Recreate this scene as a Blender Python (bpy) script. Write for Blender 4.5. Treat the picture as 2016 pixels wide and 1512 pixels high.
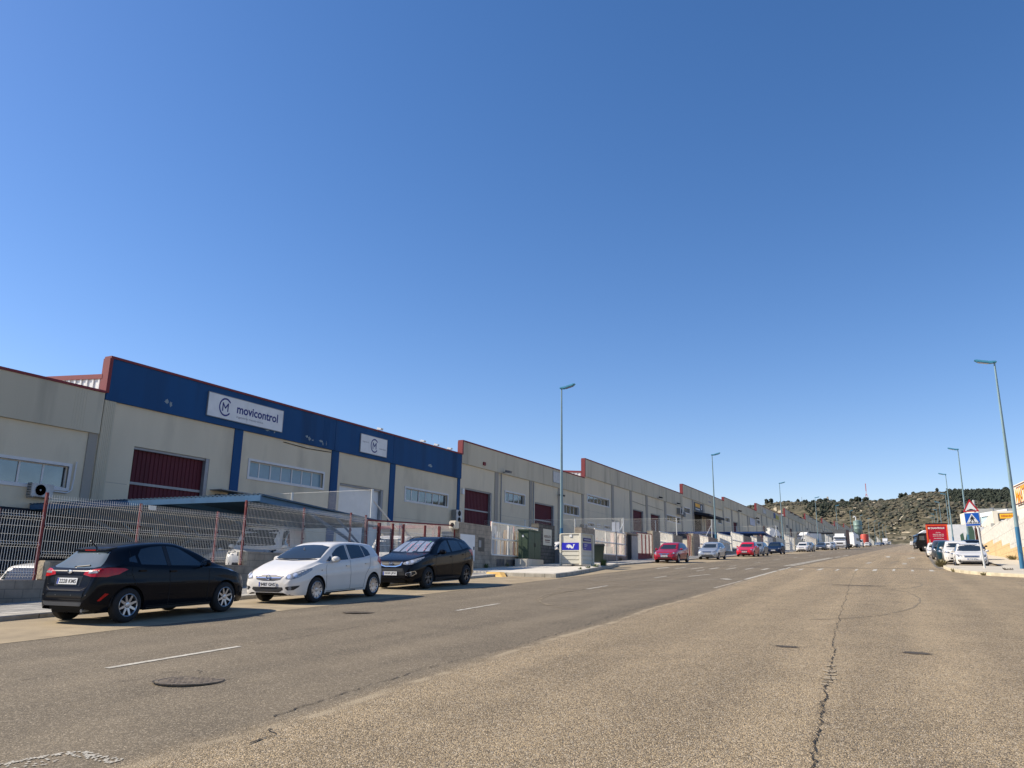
import bpy, bmesh, math, random
from mathutils import Vector, Matrix
from mathutils.bvhtree import BVHTree
from mathutils.geometry import delaunay_2d_cdt
random.seed(7)
R = math.radians
for o in list(bpy.data.objects): bpy.data.objects.remove(o)
scene = bpy.context.scene
col = scene.collection

# ---------------- camera ----------------
PSI, PIT, ROL = R(27.3), R(13.8), R(0.9)
Fv = Vector((-math.sin(PSI)*math.cos(PIT), math.cos(PSI)*math.cos(PIT), math.sin(PIT)))
Rv = Vector((math.cos(PSI), math.sin(PSI), 0))
Uv = Rv.cross(Fv)
R2 = Rv*math.cos(ROL) + Uv*math.sin(ROL)
U2 = Uv*math.cos(ROL) - Rv*math.sin(ROL)
cd = bpy.data.cameras.new('camera'); cam = bpy.data.objects.new('camera', cd); col.objects.link(cam)
cam.matrix_world = Matrix(((R2.x, U2.x, -Fv.x, 0), (R2.y, U2.y, -Fv.y, 0), (R2.z, U2.z, -Fv.z, 1.52), (0, 0, 0, 1)))
cd.sensor_width = 36; cd.lens = 36*1530/2016; cd.clip_end = 6000; cd.clip_start = 0.1
scene.camera = cam
# ---------------- light ----------------
SUN_EL = R(40); SUN_DIR = Vector((-0.92*math.cos(SUN_EL), -0.39*math.cos(SUN_EL), math.sin(SUN_EL))).normalized()
w = bpy.data.worlds.new('World'); scene.world = w; w.use_nodes = True
nt = w.node_tree; bg = nt.nodes['Background']
sky = nt.nodes.new('ShaderNodeTexSky'); sky.sky_type = 'NISHITA'; sky.sun_disc = False
sky.sun_elevation = SUN_EL; sky.sun_rotation = math.atan2(SUN_DIR.x, SUN_DIR.y)
sky.altitude = 400; sky.air_density = 1.0; sky.dust_density = 0.4; sky.ozone_density = 2.2
hs = nt.nodes.new('ShaderNodeHueSaturation'); hs.inputs['Saturation'].default_value = 1.27; nt.links.new(sky.outputs[0], hs.inputs['Color']); tn = nt.nodes.new('ShaderNodeMixRGB'); tn.blend_type = 'MULTIPLY'; tn.inputs[0].default_value = 1; tn.inputs[2].default_value = (1.07, .91, .965, 1); nt.links.new(hs.outputs[0], tn.inputs[1]); nt.links.new(tn.outputs[0], bg.inputs[0]); bg.inputs[1].default_value = 0.1
sd = bpy.data.lights.new('sun', 'SUN'); sd.energy = 4.2; sd.angle = R(0.5); sd.color = (1, 0.91, 0.77)
so = bpy.data.objects.new('sun', sd); col.objects.link(so)
so.rotation_euler = SUN_DIR.to_track_quat('Z', 'Y').to_euler()
scene.view_settings.view_transform = 'Standard'; scene.view_settings.look = 'None'
scene.view_settings.exposure = 0.75; scene.view_settings.gamma = 1

# ---------------- materials ----------------
def srgb(r, g, b):
    f = lambda c: (c/255/12.92) if c/255 <= .04045 else ((c/255+.055)/1.055)**2.4
    return (f(r), f(g), f(b))
def node(t, n, **k):
    x = t.nodes.new('ShaderNode'+n)
    for a, b in k.items(): setattr(x, a, b)
    return x
MATS = {}
def mat(name, c, rough=.7, metal=0, var=.12, scale=3, bump=0, bscale=None, coat=0, spec=.5, stretch=None, detail=5, dirt=None, emit=None):
    if name in MATS: return MATS[name]
    m = bpy.data.materials.new(name); m.use_nodes = True; t = m.node_tree
    b = t.nodes['Principled BSDF']
    b.inputs['Roughness'].default_value = rough; b.inputs['Metallic'].default_value = metal
    b.inputs['Specular IOR Level'].default_value = spec
    b.inputs['Coat Weight'].default_value = coat; b.inputs['Coat Roughness'].default_value = .03
    tc = node(t, 'TexCoord'); mp = node(t, 'Mapping'); t.links.new(tc.outputs['Object'], mp.inputs[0])
    if stretch: mp.inputs['Scale'].default_value = stretch
    n = node(t, 'TexNoise'); n.inputs['Scale'].default_value = scale; n.inputs['Detail'].default_value = detail
    t.links.new(mp.outputs[0], n.inputs['Vector'])
    mx = node(t, 'MixRGB'); mx.inputs[1].default_value = (*[x*(1-var) for x in c], 1); mx.inputs[2].default_value = (*[min(1, x*(1+var)) for x in c], 1)
    rp = node(t, 'MapRange'); rp.inputs[1].default_value = .3; rp.inputs[2].default_value = .7
    t.links.new(n.outputs[0], rp.inputs[0]); t.links.new(rp.outputs[0], mx.inputs[0])
    out = mx.outputs[0]
    if dirt:   # (colour, amount, scale): streaks and stains of their own shape
        n2 = node(t, 'TexNoise'); n2.inputs['Scale'].default_value = dirt[2]; n2.inputs['Detail'].default_value = 6
        t.links.new(mp.outputs[0], n2.inputs['Vector'])
        r2 = node(t, 'MapRange'); r2.inputs[1].default_value = .52; r2.inputs[2].default_value = .72; r2.inputs[4].default_value = dirt[1]
        t.links.new(n2.outputs[0], r2.inputs[0])
        m2 = node(t, 'MixRGB'); m2.inputs[2].default_value = (*dirt[0], 1)
        t.links.new(r2.outputs[0], m2.inputs[0]); t.links.new(out, m2.inputs[1]); out = m2.outputs[0]
    t.links.new(out, b.inputs['Base Color'])
    if bump:
        n3 = node(t, 'TexNoise'); n3.inputs['Scale'].default_value = bscale or scale*6; n3.inputs['Detail'].default_value = 4
        t.links.new(tc.outputs['Object'], n3.inputs['Vector'])
        bp = node(t, 'Bump'); bp.inputs['Strength'].default_value = bump; bp.inputs['Distance'].default_value = .02
        t.links.new(n3.outputs[0], bp.inputs['Height']); t.links.new(bp.outputs[0], b.inputs['Normal'])
    MATS[name] = m; return m
def paint(name, c, metal=0.0, coat=.8, rough=.4):
    return mat('paint_'+name, c, rough, metal, .04, 2, coat=coat*(.2 if max(c) < .06 else 1), spec=.08 if max(c) < .06 else .2)

M_wall = mat('render_wall', (.64, .56, .41), .9, var=.06, scale=.6, bump=.35, bscale=28, dirt=((.43, .375, .275), .75, .6), stretch=(1, 1, .35))
M_band = mat('precast_band', (.52, .465, .345), .9, var=.07, scale=.5, bump=.25, bscale=30, dirt=((.33, .295, .225), .8, .9), stretch=(1, 1, .12))
M_pil = mat('pilaster_grey', (.32, .295, .25), .9, var=.08, scale=.7, bump=.3, bscale=30, stretch=(1, 1, .2))
M_blue = mat('painted_blue', srgb(3, 66, 112), .8, var=.16, scale=.5, bump=.25, bscale=40, dirt=(srgb(4, 50, 86), .8, .6), stretch=(1, 1, .15))
M_redtrim = mat('red_trim', srgb(122, 44, 46), .7, var=.1, scale=1)
M_door = mat('door_crimson', srgb(84, 20, 32), .75, var=.1, scale=.8, dirt=(srgb(66, 15, 25), .5, 1.0), stretch=(1, 1, .2))
M_rail = mat('galvanised', (.27, .275, .28), .5, .3, .1, 3)
M_white = mat('white_paint', (.72, .72, .70), .55, var=.05, scale=2, dirt=((.5, .5, .47), .3, 1.5))
M_frame = mat('window_frame', (.62, .61, .59), .5, var=.05)
M_corr = mat('white_sheet', (.75, .73, .68), .5, var=.05, scale=1)
M_roof = mat('roof_sheet', (.4, .39, .37), .6, var=.1)
M_block = None
M_black = mat('black_plastic', (.012, .012, .013), .5, var=.1)
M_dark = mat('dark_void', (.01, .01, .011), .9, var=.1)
M_rubber = mat('tyre_rubber', (.014, .014, .015), .85, var=.2, scale=8, bump=.2)
M_rim = mat('alloy', (.50, .50, .51), .3, .85, .05)
M_rimdark = mat('alloy_dark', (.10, .10, .105), .35, .8, .05)
M_chrome = mat('chrome', (.75, .75, .76), .12, 1, .03)
M_lamp = mat('lamp_lens', (.30, .30, .295), .12, .2, .35, 22, coat=.6)
M_lampdark = mat('lamp_lens_smoked', (.10, .11, .12), .08, .4, .3, 12, coat=1)
M_red = mat('tail_lens', srgb(176, 4, 10), .2, 0, .2, 14, coat=.3, spec=.3)
M_plate = mat('plate_white', (.74, .74, .72), .45, var=.03)
M_platetext = mat('plate_black', (.01, .01, .01), .5, var=.02)
M_eu = mat('plate_blue', srgb(20, 60, 160), .5, var=.02)
M_lampblue = mat('lamp_post_teal', srgb(122, 146, 150), .5, .1, .1, 1.5, dirt=(srgb(98, 124, 130), .5, 2))
M_lampblue2 = mat('lamp_post_base', srgb(46, 104, 138), .5, 0, .12, 2)
M_wire = mat('fence_wire_white', (.84, .80, .70), .5, 0, .08)
M_postred = mat('fence_post_red', srgb(108, 38, 40), .7, 0, .2, 4, dirt=(srgb(150, 96, 90), .5, 6))
M_gal = mat('galvanised_bright', (.62, .62, .58), .45, .2, .08)
M_concrete = mat('pale_concrete', (.58, .53, .44), .9, var=.10, scale=2, bump=.3, bscale=40, dirt=((.40, .36, .30), .5, 1.0))
M_kerb = mat('kerb_stone', (.36, .33, .27), .9, var=.16, scale=4, bump=.5, bscale=30, dirt=((.17, .15, .12), .6, 3))
M_cream = mat('cream_render', (.66, .60, .47), .9, var=.05, scale=.5, bump=.2, bscale=20)
M_logo = mat('logo_navy', srgb(22, 32, 110), .5, var=.03)
M_grey_ink = mat('ink_grey', srgb(110, 112, 120), .6, var=.03)

def glass(name, c=(.02, .028, .033), rough=.03, wav=0):
    if name in MATS: return MATS[name]
    m = mat(name, c, rough, 0, .15, 1.2, spec=1.0, bump=wav, bscale=.8)
    return m
M_glass = glass('car_glass'); M_glass2 = glass('car_glass_pale', (.10, .125, .13), .06)
M_wglass = mat('window_glass', (.15, .17, .18), .03, .75, .1, 1.2, bump=.05, bscale=1.5)
M_blind = mat('window_blind', srgb(120, 148, 160), .25, 0, .06, 2, spec=.6)

def brick_mat(name, c1, c2, mortar, sx, sz, bump=.5, axis='YZ', msize=.02, rot=0):
    if name in MATS: return MATS[name]
    m = bpy.data.materials.new(name); m.use_nodes = True; t = m.node_tree; b = t.nodes['Principled BSDF']
    b.inputs['Roughness'].default_value = .92
    tc = node(t, 'TexCoord'); sp = node(t, 'SeparateXYZ'); cb = node(t, 'CombineXYZ')
    t.links.new(tc.outputs['Object'], sp.inputs[0])
    if axis == 'YZ':
        ad = node(t, 'Math', operation='ADD'); t.links.new(sp.outputs[0], ad.inputs[0]); t.links.new(sp.outputs[1], ad.inputs[1])
        t.links.new(ad.outputs[0], cb.inputs[0]); t.links.new(sp.outputs[2], cb.inputs[1])
    else:
        t.links.new(sp.outputs[0], cb.inputs[0]); t.links.new(sp.outputs[1], cb.inputs[1])
    br = node(t, 'TexBrick'); t.links.new(cb.outputs[0], br.inputs['Vector'])
    br.inputs['Color1'].default_value = (*c1, 1); br.inputs['Color2'].default_value = (*c2, 1); br.inputs['Mortar'].default_value = (*mortar, 1)
    br.inputs['Scale'].default_value = 1; br.inputs['Brick Width'].default_value = sx; br.inputs['Row Height'].default_value = sz
    br.inputs['Mortar Size'].default_value = msize
    if axis != 'YZ': br.offset = 0
    n = node(t, 'TexNoise'); n.inputs['Scale'].default_value = 3; n.inputs['Detail'].default_value = 6; t.links.new(tc.outputs['Object'], n.inputs['Vector'])
    rp = node(t, 'MapRange'); rp.inputs[1].default_value = .3; rp.inputs[2].default_value = .7; rp.inputs[3].default_value = .75; rp.inputs[4].default_value = 1.2; t.links.new(n.outputs[0], rp.inputs[0])
    mx = node(t, 'MixRGB', blend_type='MULTIPLY'); mx.inputs[0].default_value = 1
    t.links.new(br.outputs[0], mx.inputs[1]); t.links.new(rp.outputs[0], mx.inputs[2]); t.links.new(mx.outputs[0], b.inputs['Base Color'])
    n2 = node(t, 'TexNoise'); n2.inputs['Scale'].default_value = 40; t.links.new(tc.outputs['Object'], n2.inputs['Vector'])
    ml = node(t, 'Math', operation='MULTIPLY_ADD'); t.links.new(br.outputs[1], ml.inputs[0]); ml.inputs[1].default_value = -1.2; t.links.new(n2.outputs[0], ml.inputs[2])
    bp = node(t, 'Bump'); bp.inputs['Strength'].default_value = bump; bp.inputs['Distance'].default_value = .02
    t.links.new(ml.outputs[0], bp.inputs['Height']); t.links.new(bp.outputs[0], b.inputs['Normal'])
    MATS[name] = m; return m
M_block = brick_mat('concrete_block', (.325, .275, .212), (.30, .255, .195), (.20, .17, .135), .41, .205, .2, msize=.009)
M_tile = brick_mat('pavement_tile', (.40, .375, .325), (.33, .31, .27), (.16, .15, .13), .3, .3, .4, 'XY', .012)
M_precast = brick_mat('precast_panel_white', (.56, .54, .47), (.52, .50, .44), (.22, .20, .16), 6.0, 1.2, .2, 'YZ', .012)
M_ochre = brick_mat('precast_panel_ochre', (.56, .40, .20), (.52, .37, .18), (.30, .20, .09), 2.4, .6, .2, 'YZ', .014)

# ---------------- mesh helpers ----------------
class MB:
    def __init__(s): s.v = []; s.f = []
    def add(s, vs, fs):
        n = len(s.v); s.v += [tuple(v) for v in vs]; s.f += [tuple(i+n for i in f) for f in fs]; return s
    def box(s, x0, x1, y0, y1, z0, z1, z0b=None, z1b=None, M=None):
        # z0b/z1b: heights at the y1 end when the box follows a slope
        a0 = z0; a1 = z1; b0 = z0 if z0b is None else z0b; b1 = z1 if z1b is None else z1b
        vs = [Vector(p) for p in ((x0, y0, a0), (x1, y0, a0), (x1, y1, b0), (x0, y1, b0), (x0, y0, a1), (x1, y0, a1), (x1, y1, b1), (x0, y1, b1))]
        if M is not None: vs = [M @ v for v in vs]
        return s.add(vs, ((0, 3, 2, 1), (4, 5, 6, 7), (0, 1, 5, 4), (1, 2, 6, 5), (2, 3, 7, 6), (3, 0, 4, 7)))
    def prism(s, poly, d, M=None):   # poly: 3D points of a planar outline, d: extrusion vector
        n = len(poly); vs = [Vector(p) for p in poly]; vs += [v+Vector(d) for v in vs]
        if M is not None: vs = [M @ v for v in vs]
        fs = [tuple(range(n))[::-1], tuple(range(n, 2*n))] + [(i, (i+1) % n, n+(i+1) % n, n+i) for i in range(n)]
        return s.add(vs, fs)
    def tube(s, pts, r, n=6, r2=None, cap=True):
        pts = [Vector(p) for p in pts]; k = len(pts); vs = []
        for i, p in enumerate(pts):
            d = (pts[min(i+1, k-1)]-pts[max(i-1, 0)]).normalized()
            a = d.orthogonal().normalized() if abs(d.z) > .95 else d.cross(Vector((0, 0, 1))).normalized(); b = d.cross(a)
            rr = r if r2 is None else r+(r2-r)*i/(k-1)
            vs += [p+a*rr*math.cos(2*math.pi*j/n)+b*rr*math.sin(2*math.pi*j/n) for j in range(n)]
        fs = [(i*n+j, i*n+(j+1) % n, (i+1)*n+(j+1) % n, (i+1)*n+j) for i in range(k-1) for j in range(n)]
        if cap: fs += [tuple(range(n))[::-1], tuple(range((k-1)*n, k*n))]
        return s.add(vs, fs)
    def lathe(s, prof, c, axis='Z', n=24, M=None, cap=True):   # prof: (radius, along)
        vs = []
        for r, h in prof:
            for j in range(n):
                a = 2*math.pi*j/n; p, q = r*math.cos(a), r*math.sin(a)
                vs.append(Vector((p, q, h)) if axis == 'Z' else Vector((h, p, q)) if axis == 'X' else Vector((p, h, q)))
        vs = [v+Vector(c) for v in vs]
        if M is not None: vs = [M @ v for v in vs]
        k = len(prof)
        fs = [(i*n+j, i*n+(j+1) % n, (i+1)*n+(j+1) % n, (i+1)*n+j) for i in range(k-1) for j in range(n)]
        if cap and prof[0][0] > 1e-4: fs.append(tuple(range(n))[::-1])
        if cap and prof[-1][0] > 1e-4: fs.append(tuple(range((k-1)*n, k*n)))
        return s.add(vs, fs)
    def blob(s, c, r, sub=1, jit=.25, sq=(1, 1, 1)):
        for q in ICO[sub][0]: s.v.append((c[0]+q[0]*r*sq[0]*random.uniform(1-jit, 1+jit), c[1]+q[1]*r*sq[1]*random.uniform(1-jit, 1+jit), c[2]+q[2]*r*sq[2]*random.uniform(1-jit, 1+jit)))
        n = len(s.v)-len(ICO[sub][0]); s.f += [tuple(i+n for i in f) for f in ICO[sub][1]]; return s
    def build(s, name, m, parent=None, smooth=False, world=True, bevel=0):
        me = bpy.data.meshes.new(name); me.from_pydata(s.v, [], s.f); me.update()
        if bevel:
            bm = bmesh.new(); bm.from_mesh(me)
            bmesh.ops.bevel(bm, geom=[e for e in bm.edges if len(e.link_faces) == 2 and e.calc_face_angle(0) > .6], offset=bevel, segments=2, affect='EDGES', clamp_overlap=True)
            bm.to_mesh(me); bm.free()
        bm = bmesh.new(); bm.from_mesh(me); bmesh.ops.recalc_face_normals(bm, faces=bm.faces); bm.to_mesh(me); bm.free()
        if smooth:
            me.polygons.foreach_set('use_smooth', [True]*len(me.polygons))
            try: me.set_sharp_from_angle(angle=R(40))
            except Exception: pass
        me.materials.append(m)
        o = bpy.data.objects.new(name, me); col.objects.link(o)
        if parent:
            o.parent = parent
            if world and parent.type == 'EMPTY': o.matrix_parent_inverse = Matrix.Translation(-parent.location)
        return o
ICO = {}
for sub in (1, 2):
    b_ = bmesh.new(); bmesh.ops.create_icosphere(b_, subdivisions=sub, radius=1)
    ICO[sub] = ([tuple(v.co) for v in b_.verts], [tuple(v.index for v in f.verts) for f in b_.faces]); b_.free()
def tag(o, label=None, cat=None, group=None, kind=None):
    if label: o['label'] = label
    if cat: o['category'] = cat
    if group: o['group'] = group
    if kind: o['kind'] = kind
    return o
def thing(name, label, cat, loc, group=None, rot=(0, 0, 0)):
    o = bpy.data.objects.new(name, None); o.empty_display_size = .2; col.objects.link(o); o.location = loc; o.rotation_euler = rot
    return tag(o, label, cat, group)
def dup(root, loc, rot=None, label=None, group=None):
    r = root.copy(); col.objects.link(r); r.location = loc
    if rot is not None: r.rotation_euler = rot
    if label: r['label'] = label
    if group: r['group'] = group
    for ch in list(root.children):
        c = ch.copy(); col.objects.link(c); c.parent = r; c.matrix_parent_inverse = ch.matrix_parent_inverse.copy()
        for g in list(ch.children):
            d = g.copy(); col.objects.link(d); d.parent = c; d.matrix_parent_inverse = g.matrix_parent_inverse.copy()
    return r
def text(s, name, m, parent, M, width=None, height=.3, ext=.004, bold=0, world=True, spacing=1.0):
    # letters as flat real geometry: local x to the right, y up, centred on M
    cu = bpy.data.curves.new('t', 'FONT'); cu.body = s; cu.size = 1; cu.align_x = 'CENTER'; cu.align_y = 'CENTER'; cu.extrude = 0; cu.offset = bold; cu.space_character = spacing
    cu.resolution_u = 3
    t = bpy.data.objects.new('t', cu); col.objects.link(t)
    dg = bpy.context.evaluated_depsgraph_get(); me = bpy.data.meshes.new_from_object(t.evaluated_get(dg))
    bpy.data.objects.remove(t)
    xs = [v.co.x for v in me.vertices]; ys = [v.co.y for v in me.vertices]
    cx, cy = (min(xs)+max(xs))/2, (min(ys)+max(ys))/2; sy = height/(max(ys)-min(ys)); sx = (width/(max(xs)-min(xs))) if width else sy
    for v in me.vertices: v.co = M @ Vector(((v.co.x-cx)*sx, (v.co.y-cy)*sy, ext))
    me.materials.clear(); me.materials.append(m)
    o = bpy.data.objects.new(name, me); col.objects.link(o)
    if parent:
        o.parent = parent
        if world and parent.type == 'EMPTY': o.matrix_parent_inverse = Matrix.Translation(-parent.location)
    return o
def gz(x, y): return .0425*min(y, 620)-.008*max(-60, min(60, x))
def ob(y): return -.047*(min(max(y, -20), 45)-9)     # the street's gentle bend
M_XF = lambda x, y, z: Matrix(((0, 0, 1, x), (1, 0, 0, y), (0, 1, 0, z), (0, 0, 0, 1)))   # text facing +x: right = +y
# facing -y: right = +x
M_YF = lambda x, y, z: Matrix(((1, 0, 0, x), (0, 0, -1, y), (0, 1, 0, z), (0, 0, 0, 1)))
# ================= GROUND AND ROAD =================
def asphalt_mat():
    m = bpy.data.materials.new('road_asphalt'); m.use_nodes = True; t = m.node_tree; b = t.nodes['Principled BSDF']
    L = t.links.new
    g = node(t, 'NewGeometry'); sp = node(t, 'SeparateXYZ'); L(g.outputs['Position'], sp.inputs[0])
    def noise(scale, detail=4, vec=None, rough=.5):
        n = node(t, 'TexNoise'); n.inputs['Scale'].default_value = scale; n.inputs['Detail'].default_value = detail; n.inputs['Roughness'].default_value = rough
        L(vec or g.outputs['Position'], n.inputs['Vector']); return n.outputs[0]
    def mth(op, a, b_=None, c=None):
        n = node(t, 'Math', operation=op)
        for i, v in enumerate((a, b_, c)):
            if v is None: continue
            if isinstance(v, (int, float)): n.inputs[i].default_value = v
            else: L(v, n.inputs[i])
        return n.outputs[0]
    def mr(v, a, b_, c=0, d=1, sm=True):
        n = node(t, 'MapRange'); 
        if sm: n.interpolation_type = 'SMOOTHSTEP'
        L(v, n.inputs[0])
        for i, q in enumerate((a, b_, c, d)): n.inputs[i+1].default_value = q
        return n.outputs[0]
    def mix(f, a, b_, bt='MIX'):
        n = node(t, 'MixRGB', blend_type=bt)
        for i, v in enumerate((f, a, b_)):
            if isinstance(v, (int, float)): n.inputs[i].default_value = v
            elif isinstance(v, tuple): n.inputs[i].default_value = (*v, 1)
            else: L(v, n.inputs[i])
        return n.outputs[0]
    bend = mth('MULTIPLY', mth('SUBTRACT', mth('MINIMUM', sp.outputs[1], 45), 9), -.047)
    xs = mth('SUBTRACT', sp.outputs[0], bend)      # street coordinate
    wob = mth('MULTIPLY', mth('SUBTRACT', noise(.35, 6), .5), .7)
    xw = mth('ADD', xs, wob)
    seamd = mth('ABSOLUTE', mth('ADD', xw, 5.12)); coarse = mr(xw, -5.45, -4.85)                   # old coarse surface right of the seam
    big = noise(.12, 5); med = noise(1.1, 5); 
    # base colours
    dark = mix(big, (.122, .097, .063), (.162, .130, .086)); light = mix(big, (.248, .186, .108), (.303, .230, .136))
    base = mix(coarse, dark, light)
    # wheel tracks on the smoother lane
    tr = mth('SINE', mth('MULTIPLY', xs, 3.6)); trk = mr(tr, -.6, 1, .93, 1.06); base = mix(1.0, base, trk, 'MULTIPLY')
    # stretched tracks along the travel direction
    mp = node(t, 'Mapping'); L(g.outputs['Position'], mp.inputs[0]); mp.inputs['Scale'].default_value = (1.6, .07, 1)
    st = noise(1.0, 4, mp.outputs[0]); base = mix(1.0, base, mr(st, .3, .7, .9, 1.1), 'MULTIPLY')
    base = mix(1.0, base, mr(med, .3, .7, .9, 1.1), 'MULTIPLY')
    # darker band further up the road (repaved right lane) and dusty patches
    far = mr(sp.outputs[1], 60, 160); base = mix(mth('MULTIPLY', far, .25), base, (.20, .165, .125))
    # aggregate
    vo = node(t, 'TexVoronoi'); vo.inputs['Scale'].default_value = 85; L(g.outputs['Position'], vo.inputs['Vector'])
    sc = node(t, 'SeparateColor'); L(vo.outputs['Color'], sc.inputs[0])
    stone = mr(sc.outputs[0], 0, 1, .3, 1.7, False); hi = mr(sc.outputs[1], .80, 1, 0, 1)
    agg = mix(1.0, base, stone, 'MULTIPLY'); agg = mix(hi, agg, (.60, .50, .36)); lo = mr(sc.outputs[2], .76, 1, 0, .9); agg = mix(lo, agg, (.05, .042, .034))
    vo2 = node(t, 'TexVoronoi'); vo2.inputs['Scale'].default_value = 40; L(g.outputs['Position'], vo2.inputs['Vector'])
    s2 = node(t, 'SeparateColor'); L(vo2.outputs['Color'], s2.inputs[0]); agg = mix(mr(s2.outputs[0], .88, 1, 0, .55), agg, (.42, .36, .27)); agg = mix(mr(s2.outputs[1], .88, 1, 0, .5), agg, (.07, .058, .045))
    amt = mix(coarse, (.42, .42, .42), (.85, .85, .85)); 
    sm = node(t, 'SeparateColor'); L(amt, sm.inputs[0])
    fin = mix(sm.outputs[0], base, agg)
    sb = mth('MULTIPLY', mr(seamd, .03, .09, 1, 0), mr(noise(2.2, 4), .35, .6, 0, .8)); fin = mix(sb, fin, (.36, .29, .19))
    # ground oil stains
    stn = mr(noise(.55, 6, None, .65), .66, .78, 0, .35); fin = mix(stn, fin, (.07, .058, .045))
    L(fin, b.inputs['Base Color']); b.inputs['Roughness'].default_value = .88; b.inputs['Specular IOR Level'].default_value = .35
    hgt = mth('ADD', mth('MULTIPLY', vo.outputs['Distance'], -1), mth('MULTIPLY', noise(150, 3), .6))
    bp = node(t, 'Bump'); L(mix(coarse, (.35, .35, .35), (.9, .9, .9)), bp.inputs['Strength']); bp.inputs['Distance'].default_value = .012
    L(hgt, bp.inputs['Height']); L(bp.outputs[0], b.inputs['Normal'])
    return m
M_road = asphalt_mat()
M_dirt = mat('yard_concrete', (.24, .22, .185), .95, var=.15, scale=.4, bump=.3, bscale=12, dirt=((.15, .135, .11), .5, .8))
M_park = mat('parking_concrete', (.30, .235, .145), .92, var=.22, scale=1.6, bump=.5, bscale=60, dirt=((.19, .15, .095), .7, .8), detail=9)
M_parkR = mat('bay_surface', (.33, .27, .19), .92, var=.10, scale=.8, bump=.3, bscale=60, dirt=((.22, .18, .13), .5, .6))
M_mark = mat('road_paint', (.46, .43, .36), .8, var=.25, scale=7, dirt=((.24, .20, .15), .9, 14), detail=8)
M_markold = mat('road_paint_worn', (.36, .32, .25), .85, var=.35, scale=14, dirt=((.165, .135, .098), 1.0, 5), detail=10)
M_crack = mat('crack_shadow', (.026, .021, .016), .95, var=.3, scale=20)
M_cracksand = mat('crack_sand', (.31, .25, .165), .95, var=.25, scale=9, dirt=((.20, .16, .11), 1.0, 14), detail=8)

def strip(name, m, ys, xl, xr, dz, kind='structure', sub=1):
    b = MB(); prev = None
    for y in ys:
        a, c = xl(y), xr(y); n = len(b.v)
        for i in range(sub+1):
            x = a+(c-a)*i/sub; b.v.append((x, y, gz(x, y)+dz))
        if prev is not None:
            for i in range(sub): b.f.append((prev+i, prev+i+1, n+i+1, n+i))
        prev = n
    o = b.build(name, m); o['kind'] = kind; return o
def rng(a, b, s):
    n = max(1, int(round((b-a)/s))); return [a+(b-a)*i/n for i in range(n+1)]
ys = sorted(set(rng(-60, 60, 2)+rng(60, 620, 20)))
# one base sheet out to the horizon
b = MB(); gx = [-3000, -1200, -400, -150, -60, -34, -17, 0, 8, 30, 60, 150, 400, 1200, 3000]; gy = [-1500, -300, -60, 0, 60, 150, 300, 450, 620, 700, 1500, 3500]
for y in gy:
    for x in gx: b.v.append((x, y, gz(x, max(y, -60))-.03))
nx = len(gx)
for j in range(len(gy)-1):
    for i in range(nx-1): b.f.append((j*nx+i, j*nx+i+1, (j+1)*nx+i+1, (j+1)*nx+i))
o = b.build('ground', M_dirt); o['kind'] = 'structure'
# carriageway; at the near right the side street opens
def road_r(y):
    if y < 41: return 60
    if y < 42.2: return 9
    if y < 52: return 4.4
    return 1.7 if y < 56 else 1.35
yr = sorted(set(ys+[41, 42.2, 52, 56]))
strip('road', M_road, [y for y in yr], lambda y: -12.45+ob(y), road_r, 0.0)
# parking strip on the left and its kerb, pavement
PL = [y for y in ys if y <= 520]
strip('parking_strip', M_park, PL, lambda y: -15.55+ob(y), lambda y: -12.35+ob(y)+.05*math.sin(y*1.7), .004)
strip('parking_bay', M_parkR, [y for y in ys if 50 <= y <= 330], lambda y: .95+.7*max(0, (58-y)/8)**2 if y < 58 else .95, lambda y: 4.6, .004)
# gutter line along the right bay
strip('road_gutter', mat('gutter_stone', (.16, .145, .12), .9, var=.3, scale=3, dirt=((.07, .06, .05), .8, 1.5)), [y for y in ys if 50 <= y <= 330], lambda y: (.80+.7*max(0, (58-y)/8)**2), lambda y: (1.05+.7*max(0, (58-y)/8)**2), .008)

def kerb(name, pts, h=.13, wdt=.16, side=1, m=None):
    # pts: outer edge of the kerb; a real step
    b = MB(); n = len(pts); P = [Vector((x, y, 0)) for x, y in pts]; rows = []
    for i, p in enumerate(P):
        d = (P[min(i+1, n-1)]-P[max(i-1, 0)]).normalized(); q = p+Vector((-d.y, d.x, 0))*wdt*side
        g0, g1 = gz(p.x, p.y), gz(q.x, q.y)
        k = len(b.v); b.v += [(p.x, p.y, g0-.1), (p.x, p.y, g0+h-.02), (p.x+(q.x-p.x)*.15, p.y+(q.y-p.y)*.15, g0+h), (q.x, q.y, g1+h), (q.x, q.y, g1-.1)]
        if i: b.f += [(k-5+j, k-4+j, k+1+j, k+j) for j in range(4)]
    o = b.build(name, m or M_kerb); o['kind'] = 'structure'; return o
def poly_sheet(name, pts, m, dz, kind='structure', drop=.2):
    b = MB(); n = len(pts); b.v = [(x, y, gz(x, y)+dz) for x, y in pts]+[(x, y, gz(x, y)-drop) for x, y in pts]
    b.f = [tuple(range(n))]+[(i, (i+1) % n, n+(i+1) % n, n+i) for i in range(n)]
    o = b.build(name, m); o['kind'] = kind; return o
kx = lambda y: -15.5+ob(y)
kl = [(kx(y), y) for y in PL]
kerb('kerb', kl, .10, .14, 1)
strip('pavement', M_tile, [y for y in PL], lambda y: -23.2+ob(y) if y > 26 else -18.9+ob(y), lambda y: -15.64+ob(y), .10)
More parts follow.
